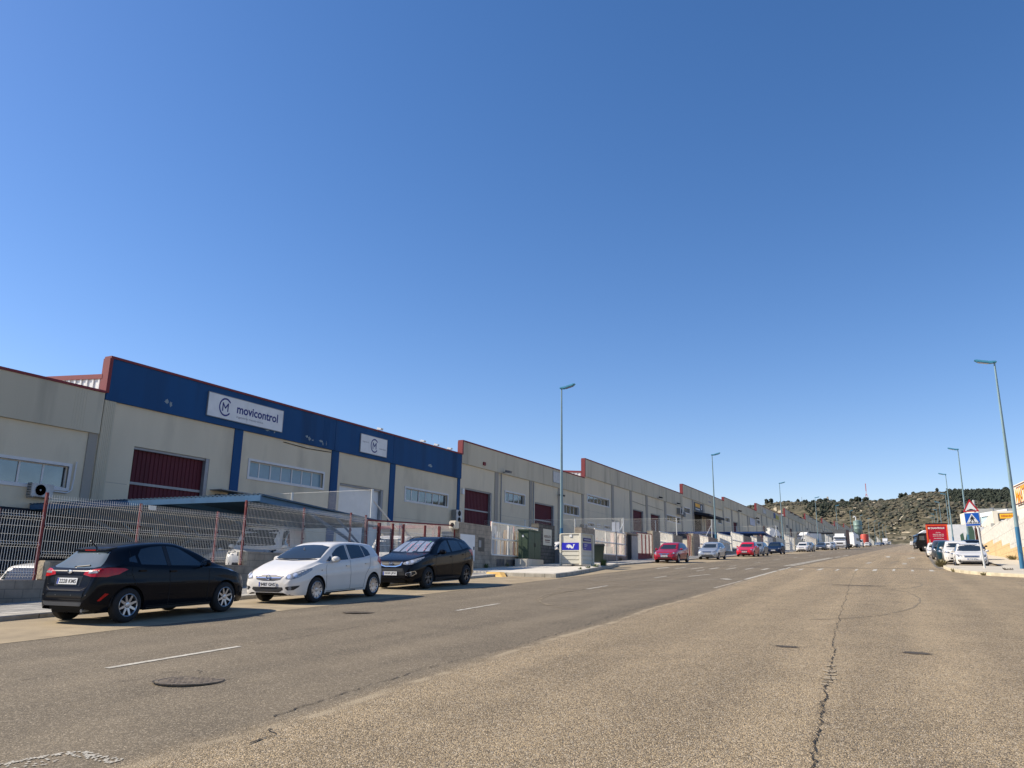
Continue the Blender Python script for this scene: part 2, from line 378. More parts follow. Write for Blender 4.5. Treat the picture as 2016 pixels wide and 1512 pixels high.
# bulb-out with the lamp and the recycling container
bulb = [(-17.2, 31.6), (-15.9, 31.15), (-13.75, 30.95), (-13.95, 33), (-14.6, 36.5), (-15.4, 40.6), (-16.1, 44.6), (-16.9, 47.6)]
kerb('kerb', bulb, .17, .18, 1)
bb = [(-17.1, 31.75), (-15.9, 31.3), (-13.95, 31.12), (-14.13, 33), (-14.78, 36.5), (-15.58, 40.6), (-16.28, 44.6), (-17.0, 47.6), (-20.6, 48.4), (-20.4, 31.9)]
poly_sheet('pavement', bb, M_concrete, .172)
kj = MB()
for pts, h_, stp in ((kl, .10, 1.0), (bulb, .17, 1.0)):
    acc = 0
    for (xa, ya), (xb, yb_) in zip(pts, pts[1:]):
        if ya > 110: break
        L_ = math.hypot(xb-xa, yb_-ya); t_ = (stp-acc)/L_
        while t_ < 1:
            px_, py_ = xa+(xb-xa)*t_, ya+(yb_-ya)*t_; g_ = gz(px_, py_); d = Vector((xb-xa, yb_-ya, 0)).normalized(); nn = Vector((d.y, -d.x, 0)); c0 = Vector((px_, py_, g_))
            kj.add([c0+nn*.003-d*.008+Vector((0, 0, .0)), c0+nn*.003+d*.008, c0+nn*.003+d*.008+Vector((0, 0, h_-.015)), c0+nn*.003-d*.008+Vector((0, 0, h_-.015)), c0-nn*.13-d*.008+Vector((0, 0, h_+.004)), c0-nn*.13+d*.008+Vector((0, 0, h_+.004))], ((0, 1, 2, 3), (3, 2, 5, 4)))
            t_ += stp/L_
        acc = (acc+L_) % stp
o = kj.build('kerb_joint', M_crack); o['kind'] = 'structure'
# right corner pavement
cor = [(1.25, 55.2), (1.2, 53.3), (1.32, 50.5), (1.6, 47.6), (2.1, 45.0), (2.9, 43.2), (4.1, 42.05), (6, 41.4), (9, 40.8), (60, 36)]
kerb('kerb', cor, .15, .2, 1, mat('kerb_yellowish', (.52, .45, .31), .9, var=.14, scale=3, bump=.5, bscale=25, dirt=((.24, .20, .13), .6, 2.5)))
poly_sheet('pavement', [(1.45, 55.2), (1.4, 53.3), (1.52, 50.5), (1.8, 47.7), (2.28, 45.1), (3.05, 43.38), (4.2, 42.25), (6.05, 41.6), (9, 41.0), (60, 36.2), (60, 56), (4.6, 56), (4.4, 55.2)], mat('pavement_pale', (.50, .445, .35), .9, var=.10, scale=1.2, bump=.25, bscale=40, dirt=((.34, .30, .23), .5, .9)), .152)
strip('pavement', MATS['pavement_pale'], [y for y in ys if 56 <= y <= 330], lambda y: 4.45, lambda y: 7.6, .12)

# ---- markings ----
mk = MB(); mo = MB()
def dash(B, x0, y0, x1, y1, wd, z=.006):
    d = Vector((x1-x0, y1-y0, 0)); L_ = d.length; d.normalize(); nrm = Vector((d.y, -d.x, 0))*wd/2; n = max(1, int(L_/1.5))
    for i in range(n):
        a = Vector((x0, y0, 0))+d*L_*i/n; c = Vector((x0, y0, 0))+d*L_*(i+1)/n
        q = [a-nrm, a+nrm, c+nrm, c-nrm]; B.add([(p.x, p.y, gz(p.x, p.y)+z) for p in q], ((0, 1, 2, 3),))
cx_ = lambda y: -8.95+ob(y)
y = 6.6
while y < 60:
    dash(mk, cx_(y), y, cx_(y+2.2), y+2.2, .10); y += 8.8
for yy in range(70, 420, 12): dash(mk, -11.0, yy, -11.0, yy+3.5, .11)
dash(mk, -6.45, 33.6, -6.85, 44.5, .14); dash(mk, -6.9, 45.5, -7.0, 48.5, .15); dash(mk, -7.0, 49.6, -7.05, 50.8, .15)
dash(mk, -7.4, 53.5, -7.55, 84, .16); dash(mk, -7.75, 53.5, -7.85, 84, .16); dash(mk, -7.55, 86, -7.45, 91, .2); dash(mk, -7.45, 94, -7.4, 101, .18)
dash(mo, -6.2, 27, -6.35, 32.5, .1)
for i in range(17):
    xx = -13.4+i*.93; L_ = 2.3+1.2*random.random()
    yb = 44.3+.25*(xx+13.4)+(.3 if i % 2 else 0)
    dash(mk, xx, yb, xx-.05, yb+L_, .13 if i % 3 else .2)
for xx, yy in ((-2.8, 88), (0.1-1.0, 84), (-1.0, 62), (-3.4, 63)): dash(mo, xx, yy, xx, yy+4.5, .28)
dash(mk, -3.0, 92, -3.0, 97, .35); dash(mk, -.6, 86, -.6, 91, .35)
dash(mo, -11.7, 29.8, -9.2, 31.2, .12); dash(mo, -9.0, 30.6, -7.4, 31.6, .12); dash(mk, -9.2, 35.2, -8.9, 38, .1); dash(mo, -8.4, 32.6, -7.3, 33.4, .14)
dash(mk, -7.0, 33.2, -7.4, 33.9, .3)
def worn(x0, y0, x1, y1, wd, p, seed):
    r_ = random.Random(seed); d = Vector((x1-x0, y1-y0, 0)); L_ = d.length; d.normalize(); q = Vector((d.y, -d.x, 0)); s = .022; na, nb = int(L_/s), max(1, int(wd/s))
    for i in range(na):
        for j in range(nb):
            c = Vector((x0, y0, 0))+d*s*(i+.5)+q*(s*(j+.5)-wd/2); f = .5+.5*math.sin(c.x*23+3*math.sin(c.y*17))*math.cos(c.y*29+c.x*7)
            if r_.random() > p*(.45+f) or (j in (0, nb-1) and r_.random() < .3): continue
            k = [c+Vector((s*.62*math.cos(a+r_.uniform(-.5, .5)), s*.62*math.sin(a), 0)) for a in (.8, 2.3, 3.9, 5.5)]
            mk.add([(v.x, v.y, gz(v.x, v.y)+.006) for v in k], ((0, 1, 2, 3),))
worn(-6.3, 2.0, -5.62, 4.02, .07, .8, 1); worn(-5.62, 4.0, -5.1, 4.0, .14, .5, 2); worn(-6.1, 2.2, -5.55, 3.85, .3, .14, 5); worn(-5.6, 3.3, -5.15, 3.45, .10, .5, 3); worn(-3.3, 2.8, -2.9, 3.2, .14, .5, 4)
dash(mo, 3.2, 36.5, 9, 35.8, .09); dash(mo, 2.5, 38.5, 2.9, 38.2, .12)
o = mk.build('road_marking', M_mark); o['kind'] = 'structure'
o = mo.build('road_marking', M_markold); o['kind'] = 'structure'
# ---- cracks, sand seams, tyre scuffs ----
cr = MB(); sand = MB(); sc0_ = MB()
def wander(B, pts, w0, step=.12, jit=.03, z=.007, gap=0, seed=1, wj=.6):
    rr = random.Random(seed); P = []
    for (x0, y0), (x1, y1) in zip(pts, pts[1:]):
        n = max(1, int(math.hypot(x1-x0, y1-y0)/step))
        for i in range(n): P.append((x0+(x1-x0)*i/n, y0+(y1-y0)*i/n))
    P.append(pts[-1]); off = 0; prev = None
    for i, (x, y) in enumerate(P):
        off = off*.8+rr.uniform(-jit, jit); wd = w0*rr.uniform(1-wj, 1+wj)/2
        d = Vector((P[min(i+1, len(P)-1)][0]-P[max(i-1, 0)][0], P[min(i+1, len(P)-1)][1]-P[max(i-1, 0)][1], 0)).normalized(); nrm = Vector((d.y, -d.x, 0))
        p = Vector((x, y, 0))+nrm*off; a, c = p-nrm*wd, p+nrm*wd
        cur = [(q.x, q.y, gz(q.x, q.y)+z) for q in (a, c)]
        if prev and rr.random() > gap: B.add(prev+cur[::-1], ((0, 1, 2, 3),))
        prev = cur
ccp = [(-.62, 2.8), (-.74, 4.6), (-.80, 6.2), (-.98, 8.9), (-1.1, 11.0), (-1.37, 14.6), (-1.7, 20), (-2.2, 28.6), (-2.6, 36), (-3.06, 46)]
wander(cr, ccp[:5], .011, .045, .016, gap=.18, seed=3, wj=.9); wander(cr, ccp[:4], .006, .035, .016, gap=.35, seed=5); wander(cr, ccp[4:], .009, .12, .02, gap=.15, seed=4)
rb_ = random.Random(17)
for i in range(70):    # short branches and broken chips along the crack
    yy = rb_.uniform(2.8, 12); k = max(q for q in range(len(ccp)-1) if ccp[q][1] <= yy); (xa, ya), (xb, yb_) = ccp[k], ccp[k+1]; xx = xa+(xb-xa)*(yy-ya)/(yb_-ya)+rb_.uniform(-.02, .02); a = rb_.uniform(0, 6.28); l_ = rb_.uniform(.03, .13)
    wander(cr, [(xx, yy), (xx+l_*math.cos(a), yy+l_*.8*math.sin(a))], rb_.uniform(.003, .009), .02, .008, seed=200+i)
wander(sand, [(-.68, 2.8), (-.74, 4.2), (-.78, 5)], .12, .08, .02, .0065, .2, 9)
wander(sand, [(-1.05, 9.5), (-1.12, 11)], .10, .1, .02, .0065, .2, 10)
sm_ = [(-4.35, 3.2), (-4.62, 4.1), (-4.98, 5.5), (-5.25, 7.2), (-5.3, 9.05), (-5.35, 12.2), (-5.75, 16.8), (-6.3, 26)]
wander(cr, [(x-.22+.02*i, y) for i, (x, y) in enumerate(sm_)][2:], .011, .07, .03, gap=.25, seed=22)
wander(cr, [(-4.85, 5.25), (-4.7, 5.1), (-4.6, 4.8)], .016, .05, .04, seed=23)
for k in range(6):   # joint along the lane line
    wander(cr, [(cx_(9+k*6)+.02, 9+k*6), (cx_(14+k*6), 14+k*6)], .012, .15, .02, gap=.4, seed=30+k)
wander(cr, [(-8.9, 4), (-8.95, 6.4)], .012, .1, .02, gap=.3, seed=40)
wander(cr, [(-9.2, 50.6), (-3, 51.8), (1.0, 52.2)], .02, .3, .02, gap=.02, seed=50); wander(sc0_, [(-9.2, 50.6), (-3, 51.8), (1.0, 52.2)], .55, .5, .03, .0052, 0, 51, .3)
for k in range(7):
    a = random.uniform(0, 6.28); cx0, cy0 = -7.45, 6.5
    wander(cr, [(cx0+.42*math.cos(a), cy0+.42*math.sin(a)), (cx0+.62*math.cos(a+.3), cy0+.62*math.sin(a+.3))], .010, .05, .03, seed=60+k)
o = cr.build('road_crack', M_crack); o['kind'] = 'structure'
o = sand.build('road_seam', M_cracksand); o['kind'] = 'structure'
sc_ = MB()
M_scuff = mat('tyre_scuff', (.20, .158, .10), .9, var=.2, scale=4, dirt=((.255, .203, .125), 1, 5))
def arc(cx0, cy0, rx, ry, a0, a1, wd, seed): wander(sc_, [(cx0+rx*math.cos(a0+(a1-a0)*i/24), cy0+ry*math.sin(a0+(a1-a0)*i/24)) for i in range(25)], wd, .2, .012, .0055, .12, seed, .3)
arc(-6.5, 23, 3.2, 6, 2.2, 4.6, .06, 1); arc(-6.2, 22.5, 3.6, 5.4, 2.0, 4.2, .05, 2); arc(-2.5, 24, 2.4, 7, -1.4, 1.6, .05, 3); arc(1.5, 28, 3, 5, -1.2, 1.2, .05, 4)
arc(-1.5, 33, 1.5, 4, -1.5, 1.0, .07, 5); arc(-1, 70, 2, 10, -1.2, 1.2, .08, 6); arc(-4, 62, 3, 12, 2, 4, .08, 7)
wander(sc_, [(-2.0, 63), (-1.6, 74)], .35, .5, .02, .0055, .1, 8)
for x0, y0, x1, y1 in ((-10.6, 24, -10.9, 60), (-9.5, 26, -10, 52)): wander(sc_, [(x0, y0), (x1, y1)], .06, .4, .03, .0055, .3, int(y1))
o = sc_.build('road_scuff', M_scuff); o['kind'] = 'structure'
o = sc0_.build('road_patch', mat('bitumen_joint', (.10, .08, .055), .9, var=.3, scale=3)); o['kind'] = 'structure'

# ---- manholes and drain covers ----
M_iron = mat('cast_iron', (.125, .098, .07), .8, 0, .3, 9, bump=.6, dirt=((.20, .16, .105), .9, 4))
def manhole(x, y, r, label):
    t = thing('manhole_cover', label, 'manhole cover', (x, y, gz(x, y)), 'manhole covers in the road')
    n = 36; b = MB(); z0 = gz(x, y)
    b.lathe([(r*1.0, -.03), (r*1.0, .012), (r*.9, .012), (r*.9, .004)], (x, y, z0), n=n); b.build('ring', M_iron, t)
    c = MB(); c.lathe([(r*.885, -.01), (r*.885, .009), (0.0001, .011)], (x, y, z0), n=n)
    for k in range(-3, 4):
        for j in range(-3, 4):
            if math.hypot(k, j) < 3.4: c.box(x+k*r*.22-.022, x+k*r*.22+.022, y+j*r*.22-.022, y+j*r*.22+.022, z0+.008, z0+.013)
    c.build('lid', M_iron, t)
    d = MB(); d.lathe([(r*1.01, .0062), (r*1.07, .0064)], (x, y, z0), n=n); d.build('gap', M_crack, t)
manhole(-7.27, 6.48, .36, 'large round iron manhole cover nearest the camera, in the left lane')
manhole(-10.85, 14.0, .32, 'round manhole cover beyond the dashed line, in front of the white hatchback')
def pothole(x, y, rx, ry, label, seed):
    rr = random.Random(seed); b = MB(); n = 22; z = gz(x, y)
    pts = [(x+rx*math.cos(6.283*i/n)*rr.uniform(.75, 1.15), y+ry*math.sin(6.283*i/n)*rr.uniform(.75, 1.15)) for i in range(n)]
    b.v = [(p, q, gz(p, q)+.0075) for p, q in pts]; b.f = [tuple(range(n))]
    for i in range(30):
        a = rr.uniform(0, 6.28); q = rr.uniform(.9, 1.7); px_, py_ = x+rx*q*math.cos(a), y+ry*q*math.sin(a); s_ = rr.uniform(.006, .02); c0 = len(b.v)
        b.v += [(px_+s_*math.cos(k*2.1), py_+s_*math.sin(k*2.1), gz(px_, py_)+.0075) for k in range(3)]; b.f.append((c0, c0+1, c0+2))
    tag(b.build('pothole', mat('pothole_dirt', (.06, .048, .035), .95, var=.4, scale=14)), label, 'pothole')
pothole(-1.87, 12.6, .18, .10, 'small dark pothole left of the long crack, in the middle of the road', 1)
pothole(-.17, 12.75, .19, .12, 'small dark pothole right of the long crack', 2)
pothole(-2.0, 31.1, 1.0, .16, 'long dark worn patch crossing the crack farther up the road', 3)
# ================= WAREHOUSE ROW ON THE LEFT =================
FX = -33.0
def wall_open(y0, y1, z0, z1, ops, x=FX, depth=.30, z0b=None):
    # front wall facing +x with real openings (ya, yb, za, zb) and their reveals
    b = MB(); Y = sorted({y0, y1, *[q for o in ops for q in o[:2]]}); Z = sorted({z0, z1, *[q for o in ops for q in o[2:4]]})
    for i in range(len(Y)-1):
        for j in range(len(Z)-1):
            cy, cz = (Y[i]+Y[i+1])/2, (Z[j]+Z[j+1])/2
            if any(o[0] < cy < o[1] and o[2] < cz < o[3] for o in ops): continue
            b.add([(x, Y[i], Z[j]), (x, Y[i+1], Z[j]), (x, Y[i+1], Z[j+1]), (x, Y[i], Z[j+1])], ((0, 1, 2, 3),))
    for a, c, p, q in ops:
        for s in (((a, p), (c, p)), ((c, p), (c, q)), ((c, q), (a, q)), ((a, q), (a, p))):
            (ya, za), (yb, zb) = s; b.add([(x, ya, za), (x, yb, zb), (x-depth, yb, zb), (x-depth, ya, za)], ((0, 1, 2, 3),))
    return b
def add_window(root, y0, y1, z0, z1, n, blind=False, surround=True, x=FX, gl=None):
    f = MB(); s = .13
    if surround:
        f.box(x-.05, x+.05, y0, y1, z1-s, z1); f.box(x-.05, x+.05, y0, y1, z0, z0+s)
        f.box(x-.05, x+.048, y0, y0+s, z0+s, z1-s); f.box(x-.05, x+.048, y1-s, y1, z0+s, z1-s)
    else: s = 0
    wn = f.build('window', M_frame, root) if surround else None
    fr = MB(); a, c, p, q = y0+s, y1-s, z0+s, z1-s; t = .045
    fr.box(x-.2, x-.12, a, c, q-t, q); fr.box(x-.2, x-.12, a, c, p, p+t)
    for i in range(n+1):
        yy = a+(c-a)*i/n; fr.box(x-.2, x-.115-.02*(i % 2), max(a, yy-t*.9), min(c, yy+t*.9), p+t, q-t)
    if wn is None: wn = fr.build('window', M_frame, root)
    else: fr.build('window_frame', M_frame, wn)
    for i in range(n):
        ya, yb = a+(c-a)*i/n+.04, a+(c-a)*(i+1)/n-.04; g = MB()
        tw = .006*random.uniform(-1, 1)
        g.add([(x-.16+tw, ya, p+.04), (x-.16-tw, yb, p+.04), (x-.16-tw, yb, q-.04), (x-.16+tw, ya, q-.04)], ((0, 1, 2, 3),))
        g.build('pane', M_blind if blind else (gl or M_wglass), wn)
def add_door(root, y0, y1, z0, z1, bar=None, m=None, ribs=True, x=FX, label=None):
    d = MB(); n = max(4, int((y1-y0)/.24)); xx = x-.26
    pts = []
    for i in range(n):
        a = y0+(y1-y0)*i/n; w_ = (y1-y0)/n
        if ribs: pts += [(a, xx), (a+w_*.62, xx), (a+w_*.7, xx-.035), (a+w_*.92, xx-.035)]
        else: pts += [(a, xx)]
    pts.append((y1, xx))
    for (a, xa), (c, xc) in zip(pts, pts[1:]): d.add([(xa, a, z0), (xc, c, z0), (xc, c, z1-.05), (xa, a, z1-.05)], ((0, 1, 2, 3),))
    o = d.build('door', m or M_door, root)
    if label: o['label'] = label
    f = MB()
    f.box(x-.24, x-.02, y1-.22, y1-.004, z0, z1-.004); f.box(x-.25, x-.08, y0+.004, y1-.22, z1-.12, z1-.004)
    f.build('door_track', M_rail, o)
    if bar:
        g = MB(); g.box(x-.25, x-.19, y0+.01, y1-.24, bar-.06, bar+.06); g.build('rail', M_rail, o)
def add_band(root, y0, y1, zb, zt, m, joints=(), x=FX, groove=True):
    b = MB(); cuts = [y0]+sorted(j for j in joints if y0 < j < y1-.6)+[y1]
    for a, c in zip(cuts, cuts[1:]): b.box(x-.22, x+.14, a+.012, c-.012, zb, zt-.11)
    b.box(x-.22, x+.12, y0, y1, zb+.003, zt-.12)
    if groove:
        for j in cuts[1:-1]+[y1-.25]:
            for k in range(5): b.box(x+.13, x+.146, j-1.15+k*.13, j-1.11+k*.13, zb+.02, zt-.15)
    b.build('parapet', m, root)
def warehouse(name, label, y0, y1, zt, zb, zprev, pils=(), doors=(), wins=(), bandm=None, pilm=None, depth=34, joints=None, blue=False, zroof=None, endpil=True):
    r = thing(name, label, 'warehouse', (FX, (y0+y1)/2, gz(FX, (y0+y1)/2)), 'warehouses in the terraced row on the left')
    g0 = gz(FX, y0)-.6
    ops = [(a, c, max(p, g0), q) for a, c, p, q, *_ in doors]+[(a+.13, c-.13, p+.13, q-.13) for a, c, p, q, *_ in wins]
    wb = wall_open(y0, y1, g0, zb+.05, ops)
    # back, ends and the upper fold of the wall box
    X1 = FX-depth; zs = zt-(1.0 if y0 < 30 else 1.6); ridge = zs+.9
    wb.build('wall', M_wall, r)
    rw_ = MB(); rw_.add([(X1, y0, g0), (X1, y1, g0), (X1, y1, zs), (X1, y0, zs)], ((0, 1, 2, 3),)); rw_.build('rear_wall', M_corr, r)
    for yy, s in ((y0, 1), (y1, -1)):
        e = MB(); yy += .02*s; xm = (FX+X1)/2
        e.add([(FX-.22, yy, g0), (X1, yy, g0), (X1, yy, zs), (xm, yy, ridge+.35), (FX-.22, yy, zs)], ((0, 1, 2, 3, 4),))
        k = int(depth/.45)
        for i in range(k):
            xx = FX-.4-i*.45; hz = zs+(ridge+.35-zs)*min(1, abs((FX-.22-xx)/(depth/2))) if xx > xm else zs+(ridge+.35-zs)*max(0, (xx-X1)/(depth/2))
            e.box(xx-.12, xx, yy-.05*s if s > 0 else yy, yy if s > 0 else yy+.05, g0, hz-.02)
        e.build('end_wall', M_corr, r)
    rf = MB(); xm = (FX+X1)/2; rr_ = ridge+.35
    rf.add([(FX-.22, y0, zs), (FX-.22, y1, zs), (xm, y1, rr_), (xm, y0, rr_), (X1, y0, zs), (X1, y1, zs)], ((0, 1, 2, 3), (3, 2, 5, 4)))
    rf.build('roof', M_roof, r)
    tr = MB()
    for yy in (y0,):
        for (xa, za), (xc, zc) in (((FX-.22, zs), (xm, rr_)), ((xm, rr_), (X1, zs))):
            tr.add([(xa, yy-.06, za-.08), (xc, yy-.06, zc-.08), (xc, yy-.06, zc+.14), (xa, yy-.06, za+.14), (xa, yy+.12, za-.08), (xc, yy+.12, zc-.08), (xc, yy+.12, zc+.14), (xa, yy+.12, za+.14)], ((0, 1, 2, 3), (4, 5, 6, 7), (3, 2, 6, 7), (0, 1, 5, 4), (0, 3, 7, 4), (1, 2, 6, 5)))
    tr.build('verge_trim', M_redtrim, r)
    add_band(r, y0+.02, y1, zb, zt, bandm or M_band, joints or [p[0]+.3 for p in pils])
    c = MB(); c.box(FX-.30, FX+.19, y0, y1, zt-.11, zt); 
    c.box(FX-.30, FX+.185, y0-.05, y0+.12, max(zprev, zb)-.05 if zprev else zb, zt-.11)
    c.build('coping', M_redtrim, r)
    for a, c_ in pils: pb = MB(); pb.box(FX-.1, FX+.06, a, c_, g0, zb+.0); pb.build('pilaster', pilm or M_pil, r)
    if y0 < 200:
        cuts_ = [y0]+[q for pp in pils for q in pp]+[y1]
        for k in range(0, len(cuts_)-1, 2):
            a, c = cuts_[k]+.02, cuts_[k+1]-.02; zj = zb-3.75
            segs = [(a, c)]
            for o_ in ops:
                if o_[2] < zj+.05 and o_[3] > zj-.05:
                    segs = [s_ for sa, sc in segs for s_ in (((sa, min(sc, o_[0]-.15)), (max(sa, o_[1]+.15), sc)) if o_[0] < sc and o_[1] > sa else ((sa, sc),)) if s_[1]-s_[0] > .1]
            for sa, sc in segs: jb = MB(); jb.box(FX-.02, FX+.003, sa, sc, zj, zj+.018); jb.build('panel_joint', M_pil, r)
    for dd in doors: add_door(r, *dd[:4], *(dd[4:]))
    for ww in wins: add_window(r, *ww)
    return r
# 0: grey unit at the left edge of the frame
w0 = warehouse('warehouse', 'grey warehouse unit with a wide window at the left edge of the photo', -6, 22.6, 9.52, 7.5, None, pils=((22.15, 22.58), (13.5, 14.1), (5.5, 6.1)), wins=((17.2, 21.6, 4.78, 5.99, 4),), doors=((7.0, 12, 0, 6.2),))
# 1: blue parapet
w1 = warehouse('warehouse', 'warehouse with the blue parapet, blue pilasters and two white company signs', 22.62, 54.88, 11.22, 9.13, 9.5, pils=((30.63, 31.22), (38.8, 39.5), (45.16, 45.78), (54.45, 54.86)),
    doors=((24.57, 29.14, 0, 7.24, 5.51), (39.81, 44.55, 0, 7.16, None, M_white, False)), wins=((31.82, 38.27, 6.50, 7.66, 7, True), (47.09, 53.13, 6.58, 7.71, 6), (46.9, 49.4, 3.3, 4.3, 3)),
    bandm=M_blue, pilm=M_blue, joints=(38.9, 45.3))
pb = MB(); pb.box(FX-.1, FX+.10, 22.66, 23.25, .6, 9.12)
for k in range(6): pb.box(FX+.09, FX+.115, 22.70+k*.09, 22.735+k*.09, .6, 9.1)
pb.build('pilaster', M_band, w1)
# paint flaked off the blue parapet
M_flake = mat('bare_render_flake', (.26, .31, .31), .9, var=.2, scale=5)
fl = MB(); rr = random.Random(4)
for (yc, zc, wy, wz) in ((25.95, 9.72, .22, .16), (26.2, 9.60, .12, .2), (32.9, 9.42, .3, .05), (33.5, 9.4, .1, .12), (36.25, 9.60, .2, .12), (36.5, 9.5, .14, .16), (36.8, 9.46, .14, .06), (37.55, 9.52, .26, .1), (37.75, 9.40, .09, .2), (38.05, 9.42, .07, .22), (50.2, 9.6, .5, .14)):
    n = 14; fl = MB(); c0 = 0
    fl.v += [(FX+.1435, yc+wy*.7*math.cos(6.283*i/n)*rr.uniform(.4, 1.3), zc+wz*.75*math.sin(6.283*i/n)*rr.uniform(.4, 1.3)) for i in range(n)]; fl.f.append(tuple(range(n))); fl.build('flaked_paint', M_flake, w1)
w2 = warehouse('warehouse', 'grey warehouse between the blue one and the next, with two crimson doors', 54.9, 82.0, 12.36, 10.43, 11.2, pils=((60.85, 61.5), (67.9, 68.5), (74.75, 75.5), (81.3, 81.95)),
    doors=((55.74, 60.4, 0, 8.5, 6.78), (69.2, 73.84, 0, 8.5, 6.83)), wins=((62.8, 67.0, 7.87, 9.0, 4), (76.2, 80.5, 7.84, 8.98, 4)))
w3 = warehouse('warehouse', 'long grey warehouse with a six pane window, right of the tall lamp post', 82.02, 123.9, 14.58, 12.5, 12.36, pils=((90.98, 91.8), (97.95, 98.8), (104.73, 105.6), (113.7, 114.7), (123.1, 123.85)),
    doors=((99.23, 103.66, 0, 10.24, 7.4), (107.0, 111.5, 0, 10.26, 7.5)), wins=((82.95, 90.2, 9.61, 10.64, 6), (114.85, 122.6, 9.64, 10.7, 4), (83.1, 85.1, 6.9, 7.5, 2), (86, 87, 7.1, 7.45, 1), (88.3, 90.3, 6.95, 7.5, 2)))
w4 = warehouse('warehouse', 'grey warehouse with the yellow and black sign over a dark awning', 123.92, 154.4, 16.2, 14.2, 14.58, pils=((130.1, 131.1), (137.6, 138.7), (145.4, 146.5), (153.4, 154.35)),
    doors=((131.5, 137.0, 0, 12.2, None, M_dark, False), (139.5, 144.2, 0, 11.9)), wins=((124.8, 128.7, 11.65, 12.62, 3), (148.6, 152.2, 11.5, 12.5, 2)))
w5 = warehouse('warehouse', 'grey warehouse with a white board under its parapet, beyond the black awning', 154.42, 189.2, 16.95, 15.0, 16.2, pils=((161.1, 162.4), (168.0, 169.3), (177.8, 179.2), (188.3, 189.1)),
    doors=((163.0, 167.2, 0, 12.8),), wins=((155.3, 159.4, 12.2, 13.2, 2),))
w6 = warehouse('warehouse', 'grey warehouse whose parapet carries a small blue and yellow panel', 189.22, 234.2, 18.75, 16.55, 16.95, pils=((195.6, 196.8), (202.8, 204), (211.8, 213), (223.2, 224.6), (233, 234.1)),
    doors=((197.6, 201.2, 0, 14.2), (205.6, 210.2, 0, 14.2)), wins=((189.9, 193.2, 14.0, 15.0, 2), (214.5, 221, 14.2, 15.2, 3)))
specs = [(234.22, 280.4, 21.1, 18.9), (280.42, 333, 23.15, 20.7), (333.02, 386, 25.2, 22.8), (386.02, 438, 27.6, 25.1), (438.02, 486, 29.8, 27.2), (486.02, 534, 31.9, 29.2), (534.02, 584, 33.8, 31.1)]
fl_lab = ['grey far warehouse with dark floodlights along its parapet, seventh from the blue one', 'grey far warehouse with a red verge, eighth from the blue one', 'grey far warehouse ninth from the blue one, above the lorry cab roof', 'grey far warehouse tenth from the blue one, left of the silo', 'grey distant warehouse right behind the silo', 'grey distant warehouse beyond the silo with a white gable corner', 'last grey distant warehouse at the far end of the row']
fl_lab = ['grey far warehouse with dark floodlights along its parapet', 'grey far warehouse with a red verge, just beyond the floodlit parapet', 'grey far warehouse showing above the lorry cab roof', 'grey far warehouse immediately left of the silo', 'grey distant warehouse right behind the silo', 'grey distant warehouse beyond the silo with a white gable corner', 'last grey distant warehouse at the far end of the row']
zp = 18.75
for (a, c, zt, zb), lb in zip(specs, fl_lab):
    L_ = c-a; n = 6; pl = [(a+L_*(i+1)/n-1.2, a+L_*(i+1)/n-.05) for i in range(n)]
    dz = zb-4.4
    ds = [(a+L_*1/n+1.2, a+L_*1/n+5.4, 0, dz+1.6), (a+L_*3/n+1.2, a+L_*3/n+5.4, 0, dz+1.6)]
    ws = [(a+1.5, a+5.5, dz+1.2, dz+2.3, 2), (a+L_*4/n+1.2, a+L_*4/n+5.2, dz+1.2, dz+2.3, 2)] if a < 400 else []
    warehouse('warehouse', lb, a, c, zt, zb, zp, pils=pl, doors=ds, wins=ws); zp = zt

# ---------- things fixed to the fronts ----------
def signboard(name, label, y0, y1, z0, z1, m=None, x=FX+.14, th=.08, seam=None):
    t = thing(name, label, 'sign', (x, (y0+y1)/2, z0)); b = MB()
    if seam: b.box(x, x+th, y0, seam-.01, z0, z1); b.box(x, x+th, seam+.01, y1, z0, z1)
    else: b.box(x, x+th, y0, y1, z0, z1)
    b.build('board', m or M_white, t)
    f = MB(); e = .03
    f.box(x-.0, x+th+.012, y0-e, y1+e, z1, z1+e); f.box(x-.0, x+th+.012, y0-e, y1+e, z0-e, z0); f.box(x-.0, x+th+.01, y0-e, y0, z0, z1); f.box(x-.0, x+th+.01, y1, y1+e, z0, z1)
    f.build('frame', M_rail, t); return t
def ring_logo(parent, yc, zc, r, x, m=M_logo):
    b = MB(); n = 44
    def seg(a0, a1, r0, r1, sy=.88):
        v = []; k = 36
        for i in range(k+1):
            a = a0+(a1-a0)*i/k; v += [(x, yc+r0*sy*math.cos(a), zc+r0*math.sin(a)), (x, yc+r1*sy*math.cos(a), zc+r1*math.sin(a))]
        b.add(v, [(2*i, 2*i+1, 2*i+3, 2*i+2) for i in range(k)])
    seg(R(38), R(322), r*.82, r)
    h = r*.42; w_ = r*.36; t = r*.15
    def bar(p, q):
        p = Vector((0, *p)); q = Vector((0, *q)); d = (q-p).normalized(); nn = Vector((0, -d.z, d.y))*t/2; p -= d*t*.3; q += d*t*.3
        b.add([Vector((x+.001, yc, zc))+u for u in (p-nn, p+nn, q+nn, q-nn)], ((0, 1, 2, 3),))
    bar((-w_, -h), (-w_, h)); bar((w_, -h), (w_, h)); bar((-w_, h), (0, -h*.25)); bar((w_, h), (0, -h*.25))
    return b.build('emblem', m, parent)
s1 = signboard('company_sign', 'long white sign with ring emblem and navy lettering on the blue parapet', 28.45, 34.0, 9.5, 10.74, seam=31.2)
ring_logo(s1, 29.62, 10.13, .50, FX+.226)
text('movicontrol', 'lettering', M_logo, s1, M_XF(FX+.226, 32.02, 10.20), 3.15, .50, 0, bold=.025)
